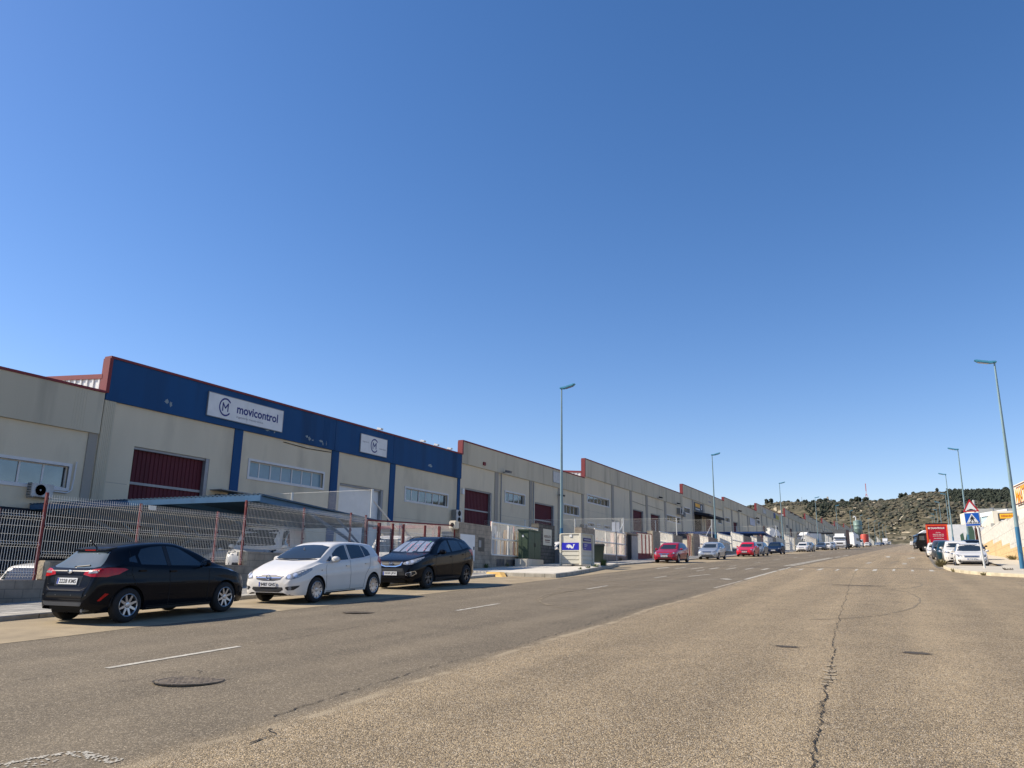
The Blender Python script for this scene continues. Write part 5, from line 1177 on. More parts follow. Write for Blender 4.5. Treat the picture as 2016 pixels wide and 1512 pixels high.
# ---------- the black hatchback nearest the camera (seen from behind) ----------
P_black = paint('black', (.003, .004, .007), 0, 1, .25); P_white = paint('white', (.70, .67, .61)); P_black2 = paint('black_blue', (.004, .004, .006), 0, 1, .22)
def roof_aerial(root, P, S, pm):
    b = MB(); hp = P.at((0, -S['L']/2+.62, 1.0), (0, 0, 1)); b.tube([(0, hp.y, hp.z), (0, hp.y-.16, hp.z+.13)], .012, 6); b.build('aerial', M_black, root, world=False)
FI = dict(L=4.04, W=1.735, H=1.476, wb=2.493, fo=.83, r=.315, Ra=.36, zw=.315, h=.045, spokes=8, rr=.66,
    top=[(0, .48), (.03, .60), (.10, .70), (.25, .80), (.5, .89), (.8, .965), (1.02, 1.02), (1.2, 1.11), (1.55, 1.29), (1.85, 1.41), (2.1, 1.465), (2.35, 1.476), (2.8, 1.455), (3.2, 1.405), (3.42, 1.365), (3.48, 1.33), (3.62, 1.20), (3.80, 1.03), (3.88, .98), (3.935, .93), (3.955, .80), (3.97, .66), (4.02, .60), (4.04, .48)],
    belt=[(0, .44), (.06, .58), (.3, .76), (.6, .85), (1.05, .93), (1.6, .96), (2.4, .985), (3.0, 1.01), (3.5, 1.03), (3.75, 1.02), (3.88, .96), (3.95, .78), (4.0, .60), (4.04, .45)],
    hw=[(0, .40), (.03, .54), (.1, .66), (.25, .765), (.5, .835), (1, .862), (2.6, .862), (3.2, .867), (3.45, .855), (3.65, .81), (3.8, .755), (3.92, .69), (4.0, .60), (4.04, .48)],
    rw=[(0, .42), (.1, .56), (.9, .70), (1.2, .68), (1.9, .575), (2.5, .57), (3.1, .53), (3.45, .47), (3.7, .50), (3.85, .56), (4.04, .48)],
    bot=[(0, .28), (.05, .22), (.3, .19), (3.5, .20), (3.8, .24), (3.98, .27), (4.04, .33)], mir=(1.50, .99), handles=((2.3, .90), (3.05, .93)))
FI['patch'] = [
    ('windscreen', M_glass, [[(-.66, 1, 1.05), (0, 1, 1.03), (.66, 1, 1.05), (.54, 1, 1.38), (0, 1, 1.44), (-.54, 1, 1.38)]], FRN, False),
    ('rear_window', M_glass2, [[(-.60, 4, 1.03), (-.50, 4, 1.005), (0, 4, .995), (.50, 4, 1.005), (.60, 4, 1.03), (.55, 4, 1.13), (.46, 4, 1.29), (.28, 4, 1.315), (-.28, 4, 1.315), (-.46, 4, 1.29), (-.55, 4, 1.13)]], REA, False),
    ('side_window', M_glass, [sd([(1.42, .985), (1.75, 1.20), (2.0, 1.335), (2.15, 1.375), (2.33, 1.39), (2.33, 1.015)])], SID, True),
    ('side_window', M_glass, [sd([(2.43, 1.02), (2.43, 1.392), (2.7, 1.375), (2.93, 1.335), (3.05, 1.22), (3.06, 1.05)])], SID, True),
    ('quarter_window', M_glass, [sd([(3.13, 1.08), (3.11, 1.22), (3.26, 1.17), (3.30, 1.11)])], SID, True),
    ('window_trim', M_black, [sd([(2.34, 1.01), (2.42, 1.01), (2.42, 1.395), (2.34, 1.39)])], SID, True, .005),
    ('tail_light', M_red, [[(.38, 3.97, .885), (.40, 3.96, .93), (.60, 3.93, .985), (.80, 3.78, 1.005), (.86, 3.50, .99), (.86, 3.42, .965), (.86, 3.62, .885), (.80, 3.84, .84), (.55, 3.94, .85)]], (.62, -1, 0), True, .006, .03),
    ('tail_light_clear', M_lamp, [[(.48, 3.955, .905), (.50, 3.945, .94), (.66, 3.90, .955), (.68, 3.88, .915)]], (.5, -1, 0), True, .010, .03),
    ('tailgate_gap', M_seam, [[(x0, 4, z0), (x1, 4, z1), (x1+.0, 4, z1+.012), (x0, 4, z0+.012)] for (x0, z0), (x1, z1) in zip([(-.58, .86), (-.52, .66), (-.40, .60), (.40, .60), (.52, .66)], [(-.52, .66), (-.40, .60), (.40, .60), (.52, .66), (.58, .86)])], REA, False, .003, .04),
    ('plate_recess', mat('gloss_black', (.01, .01, .012), .3), [[(-.36, 4, .86), (.36, 4, .86), (.33, 4, .68), (-.33, 4, .68)]], REA, False, .003),
    ('valance', M_trim, [[(-.50, 4, .40), (.50, 4, .40), (.47, 4, .31), (-.47, 4, .31)]], REA, False, .006),
    ('bumper_crease', M_seam, [[(-.54, 4, .415), (.54, 4, .415), (.54, 4, .402), (-.54, 4, .402)]], REA, False, .007),
    ('reflector', M_red, [[(.72, 3.92, .42), (.76, 3.90, .42), (.84, 3.80, .54), (.80, 3.84, .55)]], (.6, -1, 0), True, .006),
    ('fuel_flap', M_seam, seam([(3.25, .85), (3.42, .86), (3.43, .99)], .006), SID, False, .003),
    ('door_gap', M_seam, seam([(1.35, .30), (1.32, .95)], .009)+seam([(2.38, .28), (2.38, 1.0)], .009)+seam([(3.16, .62), (3.30, .90), (3.18, 1.30)], .009)+seam([(1.35, .27), (2.9, .27)], .009), SID, True, .003, .05),
    ('rocker', M_black, [sd([(1.22, .195), (2.9, .195), (2.9, .25), (1.22, .25)])], SID, True),
    ('headlight', M_lamp, [[(.50, .12, .72), (.56, .15, .80), (.80, .40, .88), (.85, .62, .90), (.84, .42, .80)]], (.6, 1, 0), True),
    ('grille', M_black, [[(-.45, 0, .66), (.45, 0, .66), (.40, 0, .45), (-.40, 0, .45)]], FRN, False),
]
def fiesta_extra(root, P, S, pm):
    c = P.at((0, -2, .93), (0, -1, 0)); b = MB(); b.lathe([(.062, 0), (.06, -.012), (.0001, -.016)], (0, 0, 0), 'Y', 24); b.v = [(v[0]*1.15, c.y-.004+v[1], .935+v[2]*.52*1.0) for v in b.v]; e = b.build('emblem', M_chrome, root, smooth=True, world=False)
    c2 = P.at((0, -2, 1.03), (0, -1, 0)); b = MB(); b.tube([(.02, c2.y-.02, 1.02), (.34, c2.y-.0, 1.045)], .014, 6); b.lathe([(.035, 0), (.03, -.04), (.0001, -.045)], (0, c2.y, 1.0), 'Y', 12); b.build('rear_wiper', M_black, root, world=False)
    c3 = P.at((0, -S['L']/2+.62, 1.3), (0, 0, 1)); b = MB(); b.prism([(-.45, c3.y+.10, c3.z+.012), (.45, c3.y+.10, c3.z+.012), (.42, c3.y-.13, c3.z-.028), (-.42, c3.y-.13, c3.z-.028)], (0, -.01, -.035)); sp = b.build('spoiler', pm, root, world=False, bevel=.01)
    b = MB(); b.box(-.14, .14, c3.y-.139, c3.y-.128, c3.z-.055, c3.z-.036); b.build('brake_light', M_red, sp, world=False)
    text('Fiesta', 'badge', M_chrome, root, Matrix.Translation((-.45, P.at((-.45, -2, .73), (0, -1, 0)).y-.004, .70)) @ Matrix(((1, 0, 0, 0), (0, 0, -1, 0), (0, 1, 0, 0), (0, 0, 0, 1))), .14, .03, 0, world=False)
    b = MB()
    for x_ in (-.55, -.2, .2, .55):
        q = P.at((x_, -2, .52), (0, -1, 0)); b.lathe([(.012, 0), (.0001, -.004)], (x_, q.y-.002, .52), 'Y', 10)
    b.build('parking_sensors', M_trim, root, world=False)
    b = MB(); b.tube([(.45, -S['L']/2+.2, .26), (.45, -S['L']/2+.05, .25)], .03, 10); b.build('exhaust', M_rail, root, world=False)
FI['plates'] = ((4, .765, -1, R(-12), '2228 KMS'), (0, .42, 1, 0, None)); FI['extra'] = (fiesta_extra, roof_aerial)
vehicle(FI, 'black five door hatchback seen from behind, nearest the camera', 'car', -14.18, 11.42, 4.0, P_black)

# ---------- white hatchback facing the camera ----------
CO = dict(L=3.999, W=1.737, H=1.488, wb=2.511, fo=.82, r=.31, Ra=.355, zw=.31, h=.045, spokes=10, rr=.68, style='double',
    top=[(0, .50), (.02, .60), (.07, .69), (.16, .755), (.35, .84), (.6, .925), (.85, .99), (1.0, 1.035), (1.2, 1.15), (1.5, 1.31), (1.78, 1.425), (2.05, 1.475), (2.4, 1.488), (2.9, 1.475), (3.3, 1.445), (3.6, 1.40), (3.72, 1.28), (3.83, 1.10), (3.91, .98), (3.95, .85), (3.98, .65), (3.999, .48)],
    belt=[(0, .46), (.05, .60), (.16, .70), (.35, .775), (.6, .85), (.95, .935), (1.6, .965), (2.4, 1.0), (3.1, 1.05), (3.5, 1.08), (3.75, 1.05), (3.9, .93), (3.97, .65), (3.999, .45)],
    hw=[(0, .52), (.02, .62), (.06, .70), (.15, .775), (.3, .825), (.55, .855), (1, .865), (2.6, .868), (3.2, .868), (3.55, .845), (3.8, .78), (3.93, .70), (3.999, .55)],
    rw=[(0, .40), (.1, .55), (.9, .70), (1.15, .70), (1.85, .60), (2.6, .60), (3.3, .58), (3.65, .54), (3.999, .48)],
    bot=[(0, .27), (.03, .22), (.3, .20), (3.5, .21), (3.85, .25), (3.999, .32)], mir=(1.42, .985), handles=((2.10, .86), (2.98, .90)), mirs=1.05)
CO['patch'] = [
    ('windscreen', M_glass, [[(-.70, 1, 1.075), (-.4, 1, 1.045), (0, 1, 1.035), (.4, 1, 1.045), (.70, 1, 1.075), (.64, 1, 1.22), (.575, 1, 1.35), (.3, 1, 1.395), (0, 1, 1.405), (-.3, 1, 1.395), (-.575, 1, 1.35), (-.64, 1, 1.22)]], FRN, False),
    ('rear_window', M_glass, [[(-.56, 4, 1.08), (.56, 4, 1.08), (.5, 4, 1.36), (-.5, 4, 1.36)]], REA, False),
    ('side_window', M_glass, [sd([(1.22, .985), (1.46, 1.13), (1.50, .995)])], SID, True),
    ('side_window', M_glass, [sd([(1.54, 1.0), (1.55, 1.17), (1.80, 1.31), (2.0, 1.375), (2.17, 1.40), (2.17, 1.02)])], SID, True),
    ('side_window', M_glass, [sd([(2.27, 1.03), (2.27, 1.405), (2.6, 1.40), (2.88, 1.385), (2.93, 1.07)])], SID, True),
    ('quarter_window', M_glass, [sd([(2.96, 1.08), (2.91, 1.38), (3.05, 1.36), (3.20, 1.25), (3.22, 1.12)])], SID, True),
    ('headlight', M_lamp, [[(.47, .06, .60), (.50, .08, .665), (.62, .16, .735), (.75, .34, .80), (.845, .62, .855), (.85, .60, .79), (.83, .42, .71), (.76, .22, .625), (.62, .12, .585)]], (.75, 1, 0), True, .007, .03),
    ('headlight_reflector', mat('lamp_bright', (.85, .87, .9), .1, .6, .2, 20), [[(.55+.055*math.cos(a), .10+.01*math.cos(a), .655+.05*math.sin(a)) for a in [i*.524 for i in range(12)]], [(.68+.055*math.cos(a), .18+.02*math.cos(a), .69+.05*math.sin(a)) for a in [i*.524 for i in range(12)]]], (.75, 1, 0), True, .011, .03),
    ('grille', mat('grille_dark', (.03, .03, .033), .5), [[(-.44, 0, .665), (-.2, 0, .685), (.2, 0, .685), (.44, 0, .665), (.36, 0, .575), (.15, 0, .545), (-.15, 0, .545), (-.36, 0, .575)]], FRN, False),
    ('grille_bar', M_chrome, [[(-.43, 0, .655), (-.2, 0, .68), (.2, 0, .68), (.43, 0, .655), (.44, 0, .668), (.2, 0, .695), (-.2, 0, .695), (-.44, 0, .668)], [(-.38, 0, .612), (0, 0, .605), (.38, 0, .612), (.38, 0, .636), (0, 0, .632), (-.38, 0, .636)]], FRN, False, .010, .03),
    ('lower_intake', M_black, [[(-.45, 0, .40), (.45, 0, .40), (.47, 0, .345), (.36, 0, .285), (-.36, 0, .285), (-.47, 0, .345)]], FRN, False),
    ('intake_slat', M_trim, [[(-.42, 0, z), (.42, 0, z), (.42, 0, z+.012), (-.42, 0, z+.012)] for z in (.31, .34, .37)], FRN, False, .010),
    ('fog_recess', M_black, [[(.50, .05, .385), (.52, .06, .41), (.80, .22, .44), (.78, .20, .40), (.70, .13, .335), (.56, .08, .33)]], (.5, 1, 0), True, .005, .03),
    ('fog_lamp', M_lamp, [[(.62+.045*math.cos(a), .10, .372+.04*math.sin(a)) for a in [i*.524 for i in range(12)]]], (.4, 1, 0), True, .010, .03),
    ('front_lip', M_trim, [[(-.66, 0, .235), (.66, 0, .235), (.66, 0, .215), (-.66, 0, .215)]], FRN, False, .01),
    ('bonnet_gap', M_seam, [[(.46, .05, .69), (.60, .30, .80), (.60, .30, .808), (.46, .05, .698)]], (0, .3, 1), True, .003, .04),
    ('tail_light', M_red, [[(.60, 3.85, .85), (.60, 3.80, 1.12), (.80, 3.62, 1.12), (.85, 3.55, .95), (.80, 3.75, .85)]], (.9, -1, 0), True),
    ('door_gap', M_seam, seam([(1.20, .32), (1.16, .80), (1.24, .97)], .009)+seam([(2.22, .26), (2.22, 1.40)], .009)+seam([(2.93, .62), (3.12, .82), (3.18, 1.10)], .009)+seam([(1.22, .26), (2.85, .26)], .009)+seam([(2.93, .62), (2.87, .40), (2.85, .26)], .009), SID, True, .003, .05),
    ('rocker', M_black, [sd([(1.22, .205), (2.92, .205), (2.92, .235), (1.22, .235)])], SID, True),
    ('side_marker', M_lamp, [sd([(.97, .76), (1.02, .765), (1.02, .79), (.97, .785)])], SID, True),
    ('cowl', M_black, [[(-.66, 1, 1.03), (0, 1, 1.005), (.66, 1, 1.03), (.66, 1, 1.05), (0, 1, 1.03), (-.66, 1, 1.05)]], FRN, False, .005),
]
def corsa_extra(root, P, S, pm):
    c = P.at((0, 2, .625), (0, 1, 0)); b = MB()
    n = 28; b.v = []
    for i in range(n):
        for j in range(8):
            a, q = 2*math.pi*i/n, 2*math.pi*j/8; rr_ = .058+.010*math.cos(q); b.v.append((rr_*math.cos(a), c.y+.02+.010*math.sin(q), .625+rr_*math.sin(a)))
    b.f = [(i*8+j, i*8+(j+1) % 8, ((i+1) % n)*8+(j+1) % 8, ((i+1) % n)*8+j) for i in range(n) for j in range(8)]
    b.prism([(-.075, c.y+.02, .618), (.01, c.y+.02, .628), (.075, c.y+.02, .632), (-.01, c.y+.02, .622)], (0, .012, .006)); b.build('emblem', M_chrome, root, world=False)
    b = MB()
    for x0 in (-.35, .25): q = P.at((x0, 1, 1.06), (0, 1, 0)); b.tube([(x0-.25, q.y+.03, 1.065), (x0+.3, q.y+.06, 1.06)], .009, 5)
    b.build('wipers', M_black, root, world=False)
    q = P.at((0, 1, 1.40), (0, 1, 0)); b = MB(); b.box(-.06, .06, q.y+.0, q.y+.006, 1.36, 1.40); b.build('mirror_base', M_trim, root, world=False)
    q = P.at((.12, 1, 1.28), (0, 1, 0)); b = MB(); b.tube([(.08, q.y+.005, 1.33), (.09, q.y+.01, 1.22)], .012, 5); b.build('hanging_charm', mat('charm_beige', (.5, .42, .36)), root, world=False)
CO['plates'] = ((0, .462, 1, 0, '9487 GHS'), (4, .6, -1, 0, None)); CO['extra'] = (corsa_extra,)
vehicle(CO, 'white five door hatchback facing the camera, second parked car from the left', 'car', -14.33, 16.72, 183.5, P_white)

# ---------- black off-roader ----------
IX = dict(L=4.41, W=1.82, H=1.655, wb=2.64, fo=.88, r=.345, Ra=.40, zw=.345, h=.055, spokes=5, rr=.64, style='double', rim=M_rimdark,
    top=[(0, .58), (.02, .72), (.06, .84), (.15, .90), (.35, .96), (.7, 1.04), (1.0, 1.10), (1.12, 1.13), (1.3, 1.24), (1.65, 1.43), (1.95, 1.56), (2.25, 1.63), (2.6, 1.65), (3.1, 1.645), (3.6, 1.60), (3.95, 1.55), (4.05, 1.50), (4.15, 1.32), (4.28, 1.10), (4.34, .98), (4.38, .80), (4.41, .55)],
    belt=[(0, .52), (.05, .70), (.15, .82), (.4, .91), (.8, .99), (1.1, 1.04), (1.8, 1.08), (2.6, 1.12), (3.3, 1.18), (3.8, 1.24), (4.05, 1.22), (4.25, 1.06), (4.36, .80), (4.41, .5)],
    hw=[(0, .56), (.02, .66), (.06, .75), (.15, .82), (.3, .87), (.6, .90), (1, .91), (3.2, .91), (3.7, .905), (4.0, .87), (4.2, .81), (4.34, .73), (4.41, .6)],
    rw=[(0, .42), (.1, .60), (.9, .74), (1.2, .74), (2.0, .62), (2.8, .62), (3.6, .59), (4.0, .55), (4.41, .5)],
    bot=[(0, .34), (.04, .26), (.3, .23), (3.7, .25), (4.2, .30), (4.41, .38)], mir=(1.62, 1.10), handles=((2.42, .98), (3.30, 1.04)), mirs=1.1, rails=1)
M_shade = mat('sunshade_silver', (.50, .52, .54), .25, .7, .15, 3)
IX['patch'] = [
    ('windscreen', M_glass, [[(-.74, 1, 1.165), (0, 1, 1.125), (.74, 1, 1.165), (.61, 1, 1.50), (.3, 1, 1.54), (0, 1, 1.55), (-.3, 1, 1.54), (-.61, 1, 1.50)]], FRN, False),
    ('sunshade', M_shade, [[(-.70, 1, 1.18), (0, 1, 1.14), (.70, 1, 1.18), (.57, 1, 1.47), (0, 1, 1.52), (-.57, 1, 1.47)]], FRN, False, .007),
    ('sunshade_fold', M_glass, [[(x_, 1, 1.155), (x_+.06, 1, 1.155), (x_*.85+.02, 1, 1.52), (x_*.85-.02, 1, 1.52)] for x_ in (-.55, -.25, .08, .38)], FRN, False, .010),
    ('rear_window', M_glass, [[(-.56, 4, 1.2), (.56, 4, 1.2), (.5, 4, 1.48), (-.5, 4, 1.48)]], REA, False),
    ('side_window', M_glass, [sd([(1.5, 1.115), (1.8, 1.32), (2.1, 1.47), (2.32, 1.525), (2.42, 1.53), (2.42, 1.14)])], SID, True),
    ('side_window', M_glass, [sd([(2.52, 1.15), (2.52, 1.535), (2.9, 1.53), (3.18, 1.51), (3.26, 1.21)])], SID, True),
    ('quarter_window', M_glass, [sd([(3.31, 1.22), (3.24, 1.50), (3.50, 1.455), (3.72, 1.36), (3.70, 1.28)])], SID, True),
    ('headlight', M_lamp, [[(.43, .04, .79), (.46, .06, .84), (.62, .16, .90), (.80, .38, .965), (.885, .66, 1.01), (.885, .58, .95), (.83, .32, .85), (.70, .14, .78), (.55, .08, .76)]], (.7, 1, 0), True, .007, .03),
    ('headlight_reflector', MATS['lamp_bright'], [[(.57+.05*math.cos(a), .09+.01*math.cos(a), .83+.04*math.sin(a)) for a in [i*.524 for i in range(12)]], [(.70+.055*math.cos(a), .17+.02*math.cos(a), .87+.045*math.sin(a)) for a in [i*.524 for i in range(12)]]], (.7, 1, 0), True, .011, .03),
    ('grille', M_black, [[(-.42, 0, .85), (.42, 0, .85), (.36, 0, .75), (.2, 0, .72), (-.2, 0, .72), (-.36, 0, .75)]], FRN, False, .004),
    ('grille_bar', M_chrome, [[(-.43, 0, .855), (-.38, 0, .745), (-.2, 0, .70), (.2, 0, .70), (.38, 0, .745), (.43, 0, .855), (.39, 0, .855), (.33, 0, .765), (.18, 0, .73), (-.18, 0, .73), (-.33, 0, .765), (-.39, 0, .855)]], FRN, False, .010, .025),
    ('lower_grille', M_black, [[(-.46, 0, .66), (.46, 0, .66), (.54, 0, .44), (-.54, 0, .44)]], FRN, False, .004),
    ('grille_slat', M_trim, [[(-.45, 0, z), (.45, 0, z), (.45, 0, z+.014), (-.45, 0, z+.014)] for z in (.62, .585, .55)], FRN, False, .010),
    ('fog_surround', M_chrome, [[(.52, .06, .46), (.54, .07, .52), (.80, .22, .58), (.83, .26, .50), (.74, .16, .42), (.58, .09, .42)]], (.5, 1, 0), True, .006, .03),
    ('fog_recess', M_black, [[(.545, .065, .465), (.56, .07, .508), (.79, .22, .562), (.805, .25, .50), (.73, .16, .435), (.59, .09, .435)]], (.5, 1, 0), True, .009, .03),
    ('fog_lamp', M_lamp, [[(.69+.04*math.cos(a), .15, .49+.038*math.sin(a)) for a in [i*.524 for i in range(12)]]], (.5, 1, 0), True, .013, .03),
    ('skid_plate', M_trim, [[(-.66, 0, .35), (.66, 0, .35), (.6, 0, .27), (-.6, 0, .27)]], FRN, False, .006),
    ('tail_light', M_red, [[(.62, 4.28, .95), (.62, 4.2, 1.15), (.84, 3.98, 1.22), (.90, 3.75, 1.20), (.86, 4.0, 1.0)]], (.9, -1, 0), True),
    ('door_gap', M_seam, seam([(1.38, .36), (1.34, .85), (1.46, 1.06)], .010)+seam([(2.46, .30), (2.46, 1.52)], .010)+seam([(3.18, .66), (3.40, .90), (3.48, 1.20)], .010), SID, True, .003, .06),
    ('rocker', M_black, [sd([(1.36, .235), (3.06, .235), (3.06, .34), (1.36, .34)])], SID, True),
]
def ix_extra(root, P, S, pm):
    for s in (1, -1):
        b = MB(); pts = []
        for k in range(7):
            y_ = .15-k*.28; q = P.at((s*.56, y_, 1.6), (0, 0, 1)); pts.append((s*.56, y_, q.z+(.035 if 0 < k < 6 else .0)))
        b.tube(pts, .014, 6); b.build('roof_rail', M_black, root, world=False)
    c = P.at((0, 2, .79), (0, 1, 0)); b = MB(); n = 24
    for i in range(n):
        for j in range(6):
            a, q = 2*math.pi*i/n, 2*math.pi*j/6; b.v.append(((.085+.010*math.cos(q))*math.cos(a), c.y+.02+.008*math.sin(q), .80+(.045+.008*math.cos(q))*math.sin(a)))
    b.f = [(i*6+j, i*6+(j+1) % 6, ((i+1) % n)*6+(j+1) % 6, ((i+1) % n)*6+j) for i in range(n) for j in range(6)]
    for s in (-1, 1): b.tube([(s*.035-.015, c.y+.02, .765), (s*.035+.015, c.y+.02, .835)], .009, 4)
    b.tube([(-.03, c.y+.02, .795), (.03, c.y+.02, .805)], .008, 4); b.build('emblem', M_chrome, root, world=False)
    # red writing on the sunshade
    rr = random.Random(9); b = MB(); q = []
    for k, (xa, xb) in enumerate(((-.52, -.40), (-.17, -.02), (.15, .22))):
        for i in range(13):
            t_ = i/13; z_ = 1.20+.24*t_; x_ = (xa+rr.random()*(xb-xa))*(1-.12*t_); h = P.at((x_, 1, z_), (0, 1, 0)); w_ = rr.uniform(.006, .014)
            b.prism([(x_-w_, h.y+.016, z_-.006), (x_+w_, h.y+.016, z_-.004), (x_+w_, h.y+.016-.008, z_+.009), (x_-w_, h.y+.016-.008, z_+.007)], (0, .001, 0))
    b.build('sunshade_writing', mat('shade_red', srgb(205, 40, 50), .6), root, world=False)
    b = MB(); h = P.at((-.45, 1, 1.47), (0, 1, 0)); b.prism([(-.52, h.y+.0, 1.45), (-.40, h.y+.0, 1.47), (-.40, h.y-.05, 1.50), (-.52, h.y-.05, 1.48)], (0, .012, 0)); b.build('sunshade_mark', mat('shade_green', srgb(60, 150, 80), .6), root, world=False)
IX['plates'] = ((0, .50, 1, 0, '3350 JFX'), (4, .8, -1, 0, None)); IX['extra'] = (ix_extra,)
vehicle(IX, 'black off-roader with a silver sunshade behind its windscreen, third parked car from the left', 'off-roader', -15.1, 23.05, 182.7, P_black2)

# ---------- cars farther up the left kerb ----------
P_red = paint('dark_red', srgb(150, 14, 36)); P_red2 = paint('bright_red', srgb(205, 14, 38)); P_silver = paint('silver', (.42, .45, .48), rough=.3); MATS['paint_silver'].node_tree.nodes['Principled BSDF'].inputs['Metallic'].default_value = .5
P_grey = paint('grey', (.16, .18, .20)); P_navy = paint('navy', srgb(18, 34, 60)); P_dgrey = paint('dark_grey', (.05, .055, .06)); P_teal = paint('dark_teal', srgb(24, 50, 60))
M_blue_sky = None
G_L = 'cars parked along the left kerb'
def micra_extra(root, P, S, pm):
    B = MB(); P.add(B, [(-.34, 2, .70), (-.30, 2, .70), (-.12, 2, .56), (.12, 2, .56), (.30, 2, .70), (.34, 2, .70), (.15, 2, .52), (-.15, 2, .52)], FRN, .01, h=.05); B.build('chrome_vee', M_chrome, root, world=False)
vehicle({**hatch(4.0, 1.74, 1.455, 2.52, .84, .315, plate='7594 KRH'), 'extra': (micra_extra,)}, 'dark red hatchback parked beyond the recycling container', 'car', -16.25, 57.6, 180, P_red)
vehicle(hatch(4.0, 1.73, 1.49, 2.51, .83, .30, plate='1987 FHS'), 'silver blue hatchback parked in front of the second left lamp post', 'car', -16.15, 70.1, 180, P_silver)
vehicle(hatch(4.35, 1.79, 1.5, 2.64, .88, .31, kind='sedan', plate='5120 LBC'), 'bright red saloon facing the camera, fifth parked car from the left', 'car', -15.95, 85.6, 180, P_red2)
vehicle(hatch(4.2, 1.77, 1.5, 2.6, .85, .31), 'grey blue hatchback right behind the bright red saloon', 'car', -16.0, 91.6, 180, P_grey)
vehicle(hatch(4.3, 1.8, 1.5, 2.65, .85, .32, plate='4471 JVD'), 'dark blue hatchback next to the third left lamp post', 'car', -15.9, 103.4, 180, P_navy)
vehicle(hatch(4.35, 1.79, 1.48, 2.6, .9, .31, kind='sedan'), 'white saloon facing the camera beyond the third left lamp post', 'car', -16.0, 131, 180, P_white)
vehicle(hatch(4.3, 1.78, 1.5, 2.6, .85, .31), 'grey hatchback tucked behind the white saloon', 'car', -16.0, 137.2, 180, P_grey)
vehicle(hatch(4.6, 1.76, 1.45, 2.65, .9, .31, kind='sedan'), 'dark grey saloon left of the lorry', 'car', -16.3, 160, 180, P_dgrey)
vehicle(hatch(4.2, 1.76, 1.5, 2.6, .85, .31), 'white hatchback behind the dark grey saloon left of the lorry', 'car', -15.8, 166, 180, P_white)
vehicle(hatch(4.2, 1.76, 1.5, 2.6, .85, .31), 'silver hatchback right at the front bumper of the lorry', 'car', -15.6, 172, 180, P_silver)

